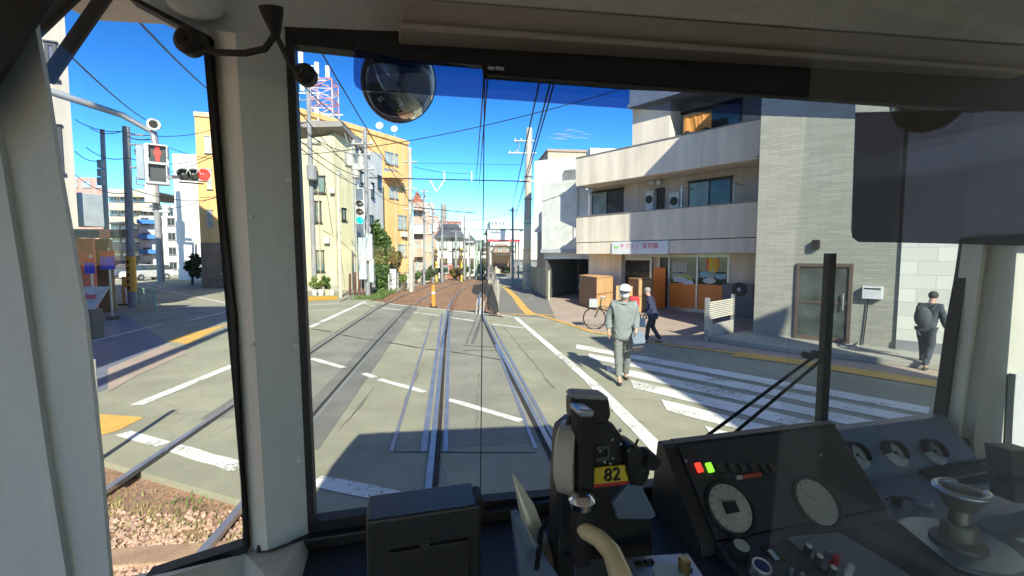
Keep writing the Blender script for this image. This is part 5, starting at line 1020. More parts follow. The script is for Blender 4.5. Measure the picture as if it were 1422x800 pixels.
def person(P, yaw, h, lab, J, coat, trouser, shoe, hair, hat=None, coat_len=.0, coat_r=1.0, mask=False):
    """local frame: x right of the body, y forward, z up; J gives joints in units of body height"""
    t = thing('person', lab, 'person', P); t.rotation_euler = (0, 0, yaw)
    WLsave = Vector((0, 0, 0)); WL[t.name] = WLsave
    S = lambda p: tuple(c*h for c in p)
    names = ['pelvis', 'waist', 'chest', 'neck', 'head0', 'head1', 'sl', 'el', 'wl', 'hl', 'sr', 'er', 'wr', 'hr', 'hipl', 'kl', 'al', 'tl', 'hipr', 'kr', 'ar', 'tr']
    V = [S(J[n]) for n in names]; I = {n: i for i, n in enumerate(names)}
    E_ = [('pelvis', 'waist'), ('waist', 'chest'), ('chest', 'neck'), ('neck', 'head0'), ('head0', 'head1'), ('chest', 'sl'), ('sl', 'el'), ('el', 'wl'), ('wl', 'hl'), ('chest', 'sr'), ('sr', 'er'), ('er', 'wr'), ('wr', 'hr'), ('pelvis', 'hipl'), ('hipl', 'kl'), ('kl', 'al'), ('al', 'tl'), ('pelvis', 'hipr'), ('hipr', 'kr'), ('kr', 'ar'), ('ar', 'tr')]
    rr = dict(pelvis=(.065, .05), waist=(.058, .045), chest=(.062, .045), neck=.032, head0=(.042, .048), head1=(.04, .045), sl=.026, el=.022, wl=.017, hl=.014, sr=.026, er=.022, wr=.017, hr=.014, hipl=.052, kl=.033, al=.022, tl=.018, hipr=.052, kr=.033, ar=.022, tr=.018)
    rad = [tuple(c*h for c in (rr[n] if isinstance(rr[n], tuple) else (rr[n], rr[n]))) for n in names]
    skinmesh('body', V, [(I[a], I[c]) for a, c in E_], rad, skin, t, WLsave)
    # coat
    cn = ['pelvis', 'waist', 'chest', 'nk', 'sl', 'el', 'wl', 'sr', 'er', 'wr']; JJ = dict(J); JJ['nk'] = tuple(J['chest'][k]*.35+J['neck'][k]*.65 for k in range(3)); k_ = coat_r
    if coat_len: cn = ['hem']+cn; JJ['hem'] = (J['pelvis'][0], J['pelvis'][1], J['pelvis'][2]-coat_len)
    cr_ = dict(hem=(.108*k_, .09*k_), pelvis=(.10*k_, .08*k_), waist=(.092*k_, .075*k_), chest=(.10*k_, .075*k_), nk=(.05, .05), sl=.05, el=.038, wl=.03, sr=.05, er=.038, wr=.03)
    I2 = {n: i for i, n in enumerate(cn)}; E2 = [('pelvis', 'waist'), ('waist', 'chest'), ('chest', 'nk'), ('chest', 'sl'), ('sl', 'el'), ('el', 'wl'), ('chest', 'sr'), ('sr', 'er'), ('er', 'wr')]+([('hem', 'pelvis')] if coat_len else [])
    skinmesh('jacket', [S(JJ[n]) for n in cn], [(I2[a], I2[c]) for a, c in E2], [tuple(c*h for c in (cr_[n] if isinstance(cr_[n], tuple) else (cr_[n], cr_[n]))) for n in cn], coat, t, WLsave, sub=3)
    tn = ['pelvis', 'hipl', 'kl', 'al', 'hipr', 'kr', 'ar']; I3 = {n: i for i, n in enumerate(tn)}; tr_ = dict(pelvis=(.085, .066), hipl=.060, kl=.044, al=.036, hipr=.060, kr=.044, ar=.036)
    skinmesh('trousers', [S(J[n]) for n in tn], [(0, 1), (1, 2), (2, 3), (0, 4), (4, 5), (5, 6)], [tuple(c*h for c in (tr_[n] if isinstance(tr_[n], tuple) else (tr_[n], tr_[n]))) for n in tn], trouser, t, WLsave, sub=3)
    for s_ in 'lr':
        a, c = Vector(S(J['a'+s_])), Vector(S(J['t'+s_])); d = (c-a); d.z = 0; d.normalize() if d.length > 0 else None
        a2 = Vector((a.x, a.y, c.z)); skinmesh('shoe', [tuple(a2-d*.03*h), tuple(a2+d*.04*h), tuple(c+d*.03*h)], [(0, 1), (1, 2)], [(.024*h, .022*h), (.026*h, .02*h), (.02*h, .014*h)], shoe, t, WLsave, sub=1)
    hd = (Vector(S(J['head0']))+Vector(S(J['head1'])))/2+Vector((0, 0, .012*h)); fw = Vector((0, 1, 0))
    b = MB(); b.ball(hd+Vector((0, -.012*h, .012*h)), .056*h, 14, sc3=(.92, 1.0, 1.0)); b.build('hair', hair, t, smooth=True)
    # fingers: five short chains from each hand
    for s_ in 'lr':
        w_, hh = Vector(S(J['w'+s_])), Vector(S(J['h'+s_])); d = (hh-w_).normalized(); sd = Vector((0, 1, 0)) if abs(d.y) < .8 else Vector((1, 0, 0)); sd = (sd-d*sd.dot(d)).normalized(); V2 = []; E3 = []; R3 = []
        for k in range(5):
            o_ = hh+sd*(k-2)*.009*h; ln = (.028, .034, .037, .034, .026)[k]*h; n0 = len(V2)
            V2 += [tuple(hh-d*.01*h), tuple(o_+d*ln*.5), tuple(o_+d*ln+Vector((0, 0, 0)))]; E3 += [(n0, n0+1), (n0+1, n0+2)]; R3 += [.0055*h, .005*h, .004*h]
        b = MB()
        for k in range(5): b.tube([V2[3*k], V2[3*k+1], V2[3*k+2]], [.006*h, .0055*h, .004*h], 6)
        b.build('hand', skin, t, smooth=True)
    b = MB(); b.prism([hd+Vector((-.008*h, .045*h, .0)), hd+Vector((.008*h, .045*h, .0)), hd+Vector((0, .062*h, -.012*h))], (0, -.005*h, -.012*h)); b.build('nose', skin, t)
    for sx in (-1, 1): b = MB(); b.ball(hd+Vector((sx*.018*h, .044*h, .004*h)), .006*h, 8); b.build('eye', groove, t)
    return t, hd, h
def J_walk(ph=1, bend=0.0, armL=None, armR=None):
    J = dict(pelvis=(0, 0, .53), waist=(0, .01+bend*.3, .62), chest=(0, .02+bend*.8, .75), neck=(0, .03+bend, .855), head0=(0, .045+bend*1.3, .90), head1=(0, .055+bend*1.4, .95),
             sl=(-.105, .02+bend*.85, .805), el=(-.13, -.03+bend*.8, .64), wl=(-.135, .05+bend*.8, .52), hl=(-.135, .06+bend*.8, .475),
             sr=(.105, .02+bend*.85, .805), er=(.13, .04+bend*.8, .64), wr=(.135, .11+bend*.8, .53), hr=(.135, .12+bend*.8, .49),
             hipl=(-.05, 0, .50), kl=(-.052, .06*ph+.02, .28), al=(-.05, .10*ph, .045), tl=(-.05, .10*ph+.07, .018), hipr=(.05, 0, .50), kr=(.052, -.02*ph+.03, .28), ar=(.05, -.13*ph, .06), tr=(.05, -.13*ph+.06, .02))
    if armL: J['el'], J['wl'], J['hl'] = armL
    if armR: J['er'], J['wr'], J['hr'] = armR
    return J
# man with white cap and mask walking towards the tram
P1 = G(864, 529); gj = mat('jacket_grey', (.21, .24, .235), .8, scale=5, var=.15); gt = mat('trouser_grey', (.17, .18, .17), .8, scale=4, var=.12); sbk = mat('shoe_dark', (.03, .03, .035), .5)
J = J_walk(-1, 0.02, armL=((-.13, .03, .65), (-.11, .12, .56), (-.10, .15, .53)), armR=((.145, -.01, .64), (.15, .05, .53), (.15, .06, .485)))
t, hd, h = person(P1, R(180-12), 1.70, 'man in grey jacket with white cap and mask walking over the zebra crossing', J, gj, gt, sbk, mat('hair_grey', (.30, .30, .30), .8), coat_len=.12, coat_r=1.25)
wc = mat('cap_white', (.72, .74, .74), .7)
b = MB(); b.lathe([(.062*h, 0), (.063*h, .018*h), (.05*h, .05*h), (.02*h, .065*h)], hd+Vector((0, 0, .015*h)), n=18); b.prism([hd+Vector((.055*h*math.cos(a), .02*h+.095*h*math.sin(a)*1.0, .015*h)) for a in [math.pi*k/8 for k in range(9)]], (0, 0, .006*h)); b.build('cap', wc, t, smooth=True)
b = MB(); b.ball(hd+Vector((0, .02*h, -.03*h)), .046*h, 12, sc3=(.9, .9, .75)); b.build('face_mask', wc, t, smooth=True)
b = MB(); b.tube([(.09*h, .02*h, .82*h), (.02*h, .09*h, .70*h), (-.09*h, .08*h, .56*h)], .008*h, 6); b.tube([(.09*h, .02*h, .82*h), (.02*h, -.07*h, .70*h), (-.09*h, -.0*h, .56*h)], .008*h, 6); b.build('bag_strap', sbk, t)
def rotw(M0, p): return M0 @ Vector(p)
M1 = Matrix.Translation(P1) @ Matrix.Rotation(R(168), 4, 'Z')
bg = thing('shoulder_bag', 'blue grey shoulder bag hanging at the side of the man on the zebra crossing', 'bag', M1 @ Vector((-.12*h, .1*h, .45*h)))
b = MB(); b.prism([(-.21*h, .08*h, .42*h), (-.08*h, .10*h, .41*h), (-.06*h, .11*h, .50*h), (-.09*h, .10*h, .56*h), (-.19*h, .08*h, .54*h)], (0, .05*h, 0), M1); b.build('bag_body', mat('bag_blue', (.17, .22, .27), .8), bg, bevel=.03)
b = MB(); b.prism([(-.18*h, .08*h, .34*h), (-.08*h, .10*h, .33*h), (-.06*h, .11*h, .39*h), (-.2*h, .08*h, .4*h)], (0, .04*h, 0), M1); b.build('bag_lower', sbk, bg, bevel=.02)
# woman in navy coat walking away with a bag
P2 = G(906, 476); nav = mat('coat_navy', (.03, .035, .08), .8, var=.2)
J = J_walk(1, .05); t, hd, h = person(P2, R(60), 1.42, 'person in long navy coat with grey hair walking past the nursery front', J, nav, sbk, sbk, mat('hair_silver', (.32, .28, .26), .8), coat_len=.12, coat_r=1.15)
M2 = Matrix.Translation(P2) @ Matrix.Rotation(R(60), 4, 'Z')
bg = thing('shopping_bag', 'pale grey bag carried at the left of the person in the navy coat', 'bag', M2 @ Vector((-.16*h, .2*h, .3*h)))
b = MB(); b.prism([(-.19*h, .10*h, .30*h), (-.19*h, .26*h, .30*h), (-.19*h, .24*h, .46*h), (-.19*h, .12*h, .46*h)], (.05*h, 0, 0), M2); b.build('bag_body', mat('bag_pale', (.38, .42, .45), .8), bg, bevel=.02)
b = MB(); b.tube([(-.16*h, .14*h, .46*h), (-.15*h, .17*h, .55*h), (-.16*h, .21*h, .46*h)], .008*h, 6, M=M2); b.build('bag_handle', sbk, bg)
# glass reflection of a pedestrian, built as a solid walker, backpack, hand raised
P3 = G(1283, 512); J = J_walk(1, .07, armL=((-.13, .10, .70), (-.08, .24, .74), (-.07, .28, .76)))
blg = mat('coat_bluegrey', (.045, .06, .08), .8); t, hd, h = person(P3, R(-70), 1.52, 'reflected figure with backpack, built as a solid walker before the white wall', J, blg, mat('trouser_slate', (.05, .06, .08), .8), sbk, mat('hair_dark', (.05, .05, .05), .8), coat_len=.07)
M3 = Matrix.Translation(P3) @ Matrix.Rotation(R(-70), 4, 'Z')
bg = thing('backpack', 'dark rounded backpack on the reflected walker before the white wall', 'backpack', M3 @ Vector((0, -.12*h, .6*h)))
b = MB(); b.ball((0, -.12*h, .68*h), .10*h, 16, M=M3, sc3=(.9, .7, 1.35)); b.build('pack', mat('pack_dark', (.07, .08, .09), .8), bg, smooth=True)
b = MB()
for sx in (-.07, .07): b.tube([(sx*h, -.1*h, .78*h), (sx*h, .04*h, .84*h), (sx*h, .12*h, .74*h), (sx*h, .02*h, .60*h)], .012*h, 6, M=M3)
b.build('strap', sbk, bg)
# ---------- bicycle
def bicycle(P, ang, lab):
    M = Matrix.Translation(P) @ Matrix.Rotation(ang, 4, 'Z'); t = thing('bicycle', lab, 'bicycle', P); r = .33; fm = mat('bike_dark', (.04, .045, .05), .4, .3)
    for x in (-.52, .52):
        b = MB(); pts = [(x+r*math.cos(a), 0, r+r*math.sin(a)) for a in [2*math.pi*k/28 for k in range(29)]]; b.tube(pts, .02, 8, M=M); w_ = b.build('wheel', groove, t)
        b = MB()
        for k in range(14): a = 2*math.pi*k/14; b.tube([(x, 0, r), (x+(r-.02)*math.cos(a), 0, r+(r-.02)*math.sin(a))], .002, 4, M=M)
        b.lathe([(.03, -.04), (.03, .04)], M @ Vector((x, 0, r)), M.to_3x3() @ Vector((0, 1, 0)), 10); b.build('spokes', alu, w_)
    b = MB()
    for p, q_ in (((-.52, 0, r), (-.12, 0, .3)), ((-.12, 0, .3), (.36, 0, .62)), ((-.12, 0, .3), (-.22, 0, .72)), ((-.22, 0, .62), (.36, 0, .72)), ((-.52, 0, r), (-.2, 0, .62)), ((.52, 0, r), (.36, 0, .72)), ((.36, 0, .62), (.32, 0, .95))): b.tube([p, q_], .017, 8, M=M)
    b.build('frame', fm, t); b = MB(); b.tube([(.2, -.27, .98), (.34, -.2, .97), (.34, .2, .97), (.2, .27, .98)], .014, 8, M=M); b.build('handlebar', alu, t)
    b = MB(); b.loft([[(-.36, -.09, .76), (-.36, .09, .76), (-.36, .09, .8), (-.36, -.09, .8)], [(-.1, -.03, .77), (-.1, .03, .77), (-.1, .03, .8), (-.1, -.03, .8)]], M); b.build('saddle', groove, t)
    b = MB(); b.tube([(-.12, -.12, .3), (-.12, .12, .3)], .012, 6, M=M); b.lathe([(.09, -.01), (.09, .01)], M @ Vector((-.12, .05, .3)), M.to_3x3() @ Vector((0, 1, 0)), 16); b.build('crank', bronze, t)
    b = MB(); b.box((.42, -.17, .68), (.68, .17, .92), M); b.build('basket', mat('basket_grey', (.4, .42, .42), .6), t, bevel=.01)
    b = MB(); b.box((-.78, -.15, .72), (-.5, .15, 1.02), M); b.build('rear_child_seat', mat('seat_red', (.6, .03, .03), .6), t, bevel=.03)
    return t
bicycle(G(849, 461)+Vector((.15, .4, 0)), R(163), 'dark bicycle with a red rear seat standing behind the man in grey')

# ================================================================ TRAM (everything around the camera)
tram = thing('tram_car', 'tram driving cab around the camera with pale grey posts, windscreen and dark header', 'tram', (0, 0, 0))
WL[tram.name] = Vector((0, 0, 0))
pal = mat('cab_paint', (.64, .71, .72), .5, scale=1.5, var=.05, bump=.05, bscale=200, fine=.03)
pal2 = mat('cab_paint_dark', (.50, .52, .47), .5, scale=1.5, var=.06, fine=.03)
rub = mat('rubber', (.012, .012, .013), .6, fine=.2); blk = mat('black_plastic', (.018, .019, .021), .42, scale=3, var=.2, bump=.15, bscale=250, fine=.15)
blk2 = mat('matt_black', (.012, .012, .014), .7, var=.2); navy = mat('blue_grey_plastic', (.12, .17, .25), .45, scale=2, var=.12, fine=.08)
brwn = mat('blind_box', (.34, .32, .27), .6, scale=2, var=.1); metal = mat('brushed_metal', (.42, .47, .52), .35, .85, scale=5, var=.1, fine=.08)
def slab(name, pts, v, th, m, par=None, bevel=0, **k):
    b = MB(); b.prism([CP(x, y, v) for x, y in pts], (0, th, 0), CM); return b.build(name, m, par or tram, bevel=bevel, **k)
D = .95
# header and roof lining
slab('header_panel', [(100, -160), (178, -2), (290, 54), (394, 37), (560, 44), (1445, 118), (1445, 60), (1445, -15), (700, -150), (100, -160)], D-.03, .05, pal)
slab('windscreen_top_seal', [(394, 37), (407, 61), (560, 78), (700, 90), (900, 104), (1445, 152), (1445, 112), (560, 44)], D-.045, .03, rub)
slab('windscreen_left_seal', [(391, 36), (408, 61), (437, 722), (424, 742)], D-.05, .03, rub)
slab('windscreen_right_seal', [(1352, 330), (1368, 338), (1352, 460), (1329, 610), (1308, 605), (1328, 460)], D-.02, .03, rub)
# pillar: light face, its paler paint standing for daylight, then dark face
def pil(name, tl, tr, bl, br, v0, v1, m):
    b = MB(); P = [CP(*tl, v0), CP(*tr, v1), CP(*br, v1), CP(*bl, v0)]; b.prism(P, (0, .06, 0), CM); return b.build(name, m, tram)
pil('pillar_light_face', (284, 40), (327, 46), (341, 768), (372, 764), D-.02, D-.09, mat('cab_paint_lit', (.80, .81, .76), .5, var=.04, fine=.03)); pil('pillar_dark_face', (327, 46), (395, 38), (372, 764), (428, 744), D-.089, D-.05, pal)
slab('side_window_seal', [(280, 44), (290, 50), (343, 768), (338, 768), (326, 440), (302, 237)], D-.06, .03, rub, par=None)
slab('side_window_seal', [(176, -4), (184, -6), (292, 50), (288, 56)], D-.06, .03, rub)
slab('side_window_seal', [(200, 803), (339, 758), (342, 768), (215, 812)], D-.06, .03, rub)
# door post at the left
slab('door_post', [(46, 20), (64, 120), (82, 240), (118, 440), (139, 640), (153, 810), (98, 810), (70, 640), (36, 400), (5, 210), (-20, 100), (-60, 60)], .70, .008, pal)
slab('door_leaf', [(-200, 60), (-24, 100), (1, 215), (32, 402), (66, 641), (94, 812), (-200, 812)], .69, .05, pal)
slab('door_gap', [(-24, 90), (4, 205), (38, 400), (70, 640), (100, 812), (92, 812), (64, 641), (30, 402), (-2, 215), (-30, 100)], .715, .03, rub)
slab('door_header', [(-120, 280), (0, 103), (68, -4), (90, -60), (90, -200), (-300, -200), (-300, 280)], .66, .008, blk2)
# lower sill
b = MB(); b.loft([[CP(205, 808, .80), CP(340, 768, .90), CP(425, 745, .90), CP(440, 745, .98), CP(180, 800, 1.0)], [CP(120, 1000, .7), CP(330, 900, .8), CP(380, 812, .72), CP(500, 850, .98), CP(150, 900, 1.0)]], CM); b.build('window_sill', mat('sill_paint', (.55, .56, .52), .5, var=.04), tram)
for x, y in ((400, 250), (410, 480), (415, 640), (350, 480), (348, 300)):
    b = MB(); c = CP(x, y, D-.094); b.lathe([(.0035, -.002), (.0035, .01)], CM @ c, CM.to_3x3() @ Vector((0, 1, 0)), 10); b.build('pillar_screw', MC['cab_paint'], tram)
# rounded cover at the top left of the pillar
b = MB(); b.ball(CP(272, 6, D-.06), .04, 18, M=CM, sc3=(1.1, .5, .6)); b.build('corner_cover', pal, tram, smooth=True)
# right pillar
slab('right_pillar_edge', [(1366, 335), (1392, 330), (1352, 612), (1330, 610), (1350, 460)], D-.05, .05, mat('cab_paint_lit', (.5, .5, .45)))
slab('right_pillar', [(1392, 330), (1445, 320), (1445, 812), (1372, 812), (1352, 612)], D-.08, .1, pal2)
slab('right_pillar_trim', [(1410, 520), (1424, 520), (1424, 640), (1404, 640)], D-.1, .015, mat('trim_light', (.45, .48, .5), .4))
# right upper dark zone (side panel above the pillar)
slab('right_header', [(1350, 158), (1356, 120), (1445, 112), (1445, 338), (1366, 338)], D-.03, .04, rub) if 0 else None
# blind box and ceiling
b = MB(); bl = [CP(555, 38, .80), CP(1445, 98, .80), CP(1445, 65, .74), CP(555, -4, .74)]
b.prism(bl, (0, .10, 0), CM); b.build('blind_box', brwn, tram, bevel=.004)
b = MB(); b.prism([CP(555, -6, .735), CP(1445, 62, .735), CP(1445, -60, .60), CP(555, -140, .60)], (0, .12, .02), CM); b.build('ceiling_panel', mat('ceiling_paint', (.55, .56, .50), .6, var=.08), tram)
b = MB(); b.tube([CP(555, 36, .79), CP(1445, 100, .79)], .006, 8, M=CM); b.build('blind_rod', brwn, tram)
b = MB(); b.box(*(CP(1366, 8, .72)-Vector((0, .0, 0)), CP(1400, 24, .72)+Vector((0, .02, 0))), M=CM); b.build('ceiling_latch', blk, tram, bevel=.004)
# rolled blind: opaque dark cloth
slab('sun_blind', [(492, 42), (492, 66), (560, 80), (670, 89), (672, 108), (865, 123), (1060, 131), (1190, 142), (1360, 152), (1445, 156), (1445, 96), (700, 46)], .86, .006, blk2)
b = MB(); b.tube([CP(676, 105, .855), CP(1190, 142, .855), CP(1360, 154, .855)], .006, 8, M=CM); b.build('blind_hem_bar', blk, tram)
b = MB(); b.box(CP(678, 92, .85), CP(686, 97, .85)+Vector((0, .004, 0)), CM); b.box(CP(688, 92, .85), CP(700, 98, .85)+Vector((0, .004, 0)), CM); b.build('blind_clip', mat('clip_pale', (.45, .55, .7), .4), tram)
# tinted visors
tint = glass('tinted_visor', (.42, .50, .66), .05); tintd = glass('dark_visor', (.20, .21, .27), .02, haze=.004, hcol=(.4, .4, .5))
slab('tinted_visor', [(491, 66), (491, 112), (494, 120), (503, 126), (700, 138), (865, 150), (1055, 160), (1188, 165), (1188, 140), (700, 100)], .88, .003, tint)
slab('dark_visor', [(1190, 156), (1184, 320), (1186, 330), (1194, 336), (1300, 338), (1445, 342), (1445, 150)], .84, .004, tintd)
# windscreen glass and side glass
wg = glass('windscreen_glass', (.95, .97, .97), .012)
slab('windscreen_glass', [(405, 60), (700, 88), (1445, 150), (1445, 640), (900, 682), (436, 724)], D+.0, .005, wg)
slab('side_glass', [(40, -60), (178, -4), (289, 52), (340, 764), (140, 830)], D+.02, .005, wg)
b = MB(); b.tube([CP(673, 100, D-.01), CP(667, 694, D-.01)], .0011, 6, M=CM); b.build('windscreen_joint', rub, tram)
# lower windscreen seal + dash
slab('windscreen_bottom_seal', [(428, 726), (560, 708), (700, 694), (900, 678), (1320, 640), (1320, 660), (900, 700), (700, 716), (428, 748)], D-.05, .03, rub)
wD = CP(437, 738, D-.03).z
b = MB(); b.box((-.16, -.2, wD-.25), (.60, D-.02, wD-.015), CM); b.box((.60, .80, wD-.25), (2.2, D-.02, wD-.05), CM); b.box((.60, -.2, wD-.45), (2.2, .80, wD-.32), CM); b.build('dash_top', mat('dash_blue', (.022, .027, .036), .6, scale=2, var=.15, bump=.1, bscale=200), tram)
b = MB(); b.box((-.25, D-.07, wD-.015), (2.0, D-.03, wD+.01), CM); b.build('dash_ledge', blk, tram, bevel=.004)
# wiper outside
b = MB(); Wp = D+.06; b.prism([CP(1153, 352, Wp), CP(1162, 352, Wp), CP(1149, 600, Wp), CP(1139, 600, Wp)], (0, .02, 0), CM); wb_ = b.build('wiper_blade', rub, tram)
for q_ in (((1140, 488), (970, 614)), ((1143, 498), (1000, 618))): b = MB(); b.tube([CP(*q_[0], Wp-.012), CP(*q_[1], Wp-.012)], .0045, 8, M=CM); b.build('wiper_arm', blk2, tram)
b = MB(); b.lathe([(.012, -.015), (.012, .015)], CM @ CP(1136, 493, Wp), CM.to_3x3() @ Vector((0, 1, 0)), 12); b.lathe([(.01, -.015), (.01, .015)], CM @ CP(1122, 494, Wp), CM.to_3x3() @ Vector((0, 1, 0)), 12); b.build('wiper_pivot', blk2, tram)
for q_ in (((40, 52), (105, -10)), ((64, 112), (150, -12))): b = MB(); b.tube([CP(*q_[0], D+.1), CP(*q_[1], D+.1)], .012, 10, M=CM); b.build('mirror_bracket', blk2, tram)
# shell: roof, sides with window openings, rear
shm = mat('tram_shell', (.7, .7, .66), .5)
b = MB(); x0, x1 = -.86, 1.62
prof = [(x0, 2.72), (x0+.12, 3.1), (x0+.4, 3.3), (x1-.4, 3.3), (x1-.12, 3.1), (x1, 2.72), (x1-.04, 2.70), (x0+.04, 2.70)]
b.loft([[(x, y, z) for x, z in prof] for y in (-12, .75)]+[[(x*.97+.01, 1.1, min(z, 3.05)) for x, z in prof]]); b.build('roof_shell', shm, tram)
for xx, s_ in ((x0, -1), (x1, 1)):
    b = MB(); b.box((xx, -12, .35), (xx+.04*-s_, .95 if s_ > 0 else .5, 1.35)); 
    b.box((xx, -12, 2.55), (xx+.04*-s_, .95 if s_ > 0 else .3, 2.72))
    for y in (-12, -9.6, -7.2, -4.8, -2.4, -.2): b.box((xx, y, 1.35), (xx+.04*-s_, y+.2, 2.55))
    if s_ > 0: b.box((xx, -.7, 1.35), (xx-.04, .95, 2.45))  # solid stretch added to keep the sun off the right pillar
    b.build('side_wall', shm, tram)
b = MB(); b.box((x0, -12.05, .35), (x1, -12, 1.6)); b.box((x0, -12.05, 2.5), (x1, -12, 3.0)); b.build('rear_wall', shm, tram)
b = MB(); b.box((x0, -12, .35), (x1, .9, .8)); b.build('floor_pan', mat('floor_grey', (.35, .35, .33), .6), tram)
b = MB(); b.box((x0+.02, .9, .35), (x1-.02, 1.0, 1.5)); b.build('front_apron', shm, tram)
# partition pane behind which the right side is seen (clear acrylic screen)
pt = thing('acrylic_screen', 'clear acrylic partition screen standing over the right half of the driver desk', 'screen', (0, 0, 0)); WL[pt.name] = Vector()
hz = glass('acrylic', (.94, .96, .96), .03, haze=.02, hcol=(.75, .78, .8))  # diffuse haze stands in for milky reflections on the clear pane
b = MB(); b.prism([CP(1137, -30, .42), CP(1128, 110, .42), (CP(1075, 720, .42)), CP(1062, 850, .42), CP(1445, 900, .42), CP(1445, -200, .42)], (0, .003, 0), CM); b.build('pane', hz, pt)

# ---------- cables and little mirrors
cb = thing('cable', 'black cable clipped across the window pillar between two round suction knobs', 'cable', (0, 0, 0)); WL[cb.name] = Vector()
b = MB(); b.tube([CP(275, 62, .82), CP(300, 73, .80), CP(340, 74, .79), (CP(368, 68, .79)), CP(381, 50, .79), CP(379, 26, .80)], .0052, 8, M=CM); b.build('cable_run', rub, cb, smooth=True)
b = MB(); b.tube([CP(381, 45, .79), CP(390, 62, .79), CP(402, 88, .80), CP(418, 104, .80)], .0042, 8, M=CM); b.build('cable_branch', rub, cb, smooth=True)
b = MB(); b.lathe([(.018, -.01), (.016, .0), (.006, .03)], CM @ CP(378, 20, .8), CM.to_3x3() @ Vector((.1, .3, -1)), 16); b.build('ceiling_gland', rub, cb)
for x, y, r in ((267, 60, .021), (426, 106, .017)):
    t = thing('suction_knob', 'round black suction knob %s' % ('at the top corner of the side window' if x < 300 else 'on the glass at the top left of the windscreen'), 'knob', CM @ CP(x, y, .82)); b = MB(); b.lathe([(r*.6, -.02), (r, -.012), (r, .004), (r*.7, .012)], CM @ CP(x, y, .82), CM.to_3x3() @ Vector((.2, 1, 0)), 20); b.build('knob_body', rub, t, smooth=True)
    b = MB(); b.lathe([(r*.22, -.024), (r*.22, -.019)], CM @ CP(x, y, .82), CM.to_3x3() @ Vector((.2, 1, 0)), 10); b.build('screw', blk, t)
# convex mirrors outside
mir = mat('mirror_glass', (.75, .78, .8), .03, 1, var=0, fine=0)
def cmirror(px, py, rpx, v, lab, tilt, ypx=None):
    c = CP(px, py, v); r = (CP(px+rpx, py, v)-c).length; t = thing('convex_mirror', lab, 'mirror', CM @ c); ax = CM.to_3x3() @ Vector(tilt)
    b = MB(); n = 9; pr = [(r*math.sin(math.pi/2*k/n*.98), -r*.2*math.cos(math.pi/2*k/n)) for k in range(n+1)]; b.lathe(pr, CM @ c, ax, 36); b.build('mirror_face', mir, t, smooth=True)
    b = MB(); b.lathe([(r*.99, -.004), (r*1.03, .004), (r*1.0, .02), (r*.6, .06), (.01, .07)], CM @ c, ax, 36); b.build('housing', blk, t, smooth=True)
    return t, c, r
t, c, r = cmirror(557, 116, 53, D+.12, 'round convex mirror hanging outside the top of the windscreen below the tinted visor', (-.45, 1, .55))
b = MB(); b.tube([CP(500, 68, D+.12), CP(515, 80, D+.12), CP(545, 84, D+.14), CP(560, 100, D+.16)], .008, 8, M=CM); b.build('arm', blk, t)
c = CP(1288, 152, D+.1); t = thing('convex_mirror', 'second dark domed mirror above the dark visor at the upper right', 'mirror', CM @ c)
b = MB(); b.lathe([(.09, .02), (.088, 0), (.075, -.035), (.045, -.06), (.01, -.07)], CM @ c, n=32); b.build('dome', mat('dome_dark', (.02, .02, .022), .15), t, smooth=True)
b = MB(); b.lathe([(.092, .015), (.095, .03), (.01, .035)], CM @ c, n=32); b.tube([(CM @ c)+Vector((0, 0, .03)), (CM @ c)+Vector((.02, 0, .16))], .012); b.build('bracket', blk, t)
# ---------- black box on the dash
def cbox(name, a, b_, m, par, bevel=0): q_ = MB(); q_.box(a, b_, CM); return q_.build(name, m, par, bevel=bevel)
bx = thing('fare_display_box', 'square matt black box on the dash at the bottom centre', 'box', (0, 0, 0)); WL[bx.name] = Vector()
pA = CP(508, 725, .60); pB = CP(668, 712, .60); vb = .67
cbox('box_body', (pA.x, .60, wD-.2), (pB.x, vb, pA.z), blk, bx, .004)
q0 = CP(540, 765, .598); q1 = CP(652, 800, .598); cbox('front_slot', (q0.x, .592, q1.z), (q1.x, .602, q0.z), rub, bx, .002)
q0 = CP(660, 712, .7); cbox('side_bracket', (pB.x-.004, .61, pA.z-.02), (pB.x+.006, .648, pA.z+.004), blk2, bx, .002)
for x in (590, 640): q0 = CP(x, 758, .597); cbox('slot_mark', (q0.x-.006, .595, q0.z-.001), (q0.x+.006, .599, q0.z+.001), metal, bx)
# ---------- thin cards
cd = thing('metal_card', 'thin pale metal plate standing askew right of the black box', 'plate', (0, 0, 0)); WL[cd.name] = Vector()
b = MB(); b.prism([CP(711, 659, .70), CP(740, 702, .68), CP(756, 745, .66), CP(780, 812, .62), CP(742, 760, .63), CP(722, 715, .66)], (.003, .002, 0), CM); b.build('card_sheet', mat('card_pale', (.62, .64, .55), .35, .5), cd)
cd = thing('document_holder', 'dark blue document holder standing beneath the pale metal plate', 'holder', (0, 0, 0)); WL[cd.name] = Vector()
b = MB(); b.prism([CP(713, 719, .66), CP(722, 716, .66), CP(775, 800, .60), CP(776, 830, .60), CP(726, 830, .60)], (.0, .02, 0), CM); b.build('holder_body', navy, cd, bevel=.001); b = MB(); b.tube([CP(745, 790, .6), CP(752, 735, .66), CP(772, 705, .68), CP(776, 760, .64)], .004, 6, M=CM); b.build('cable_loop', rub, cd)
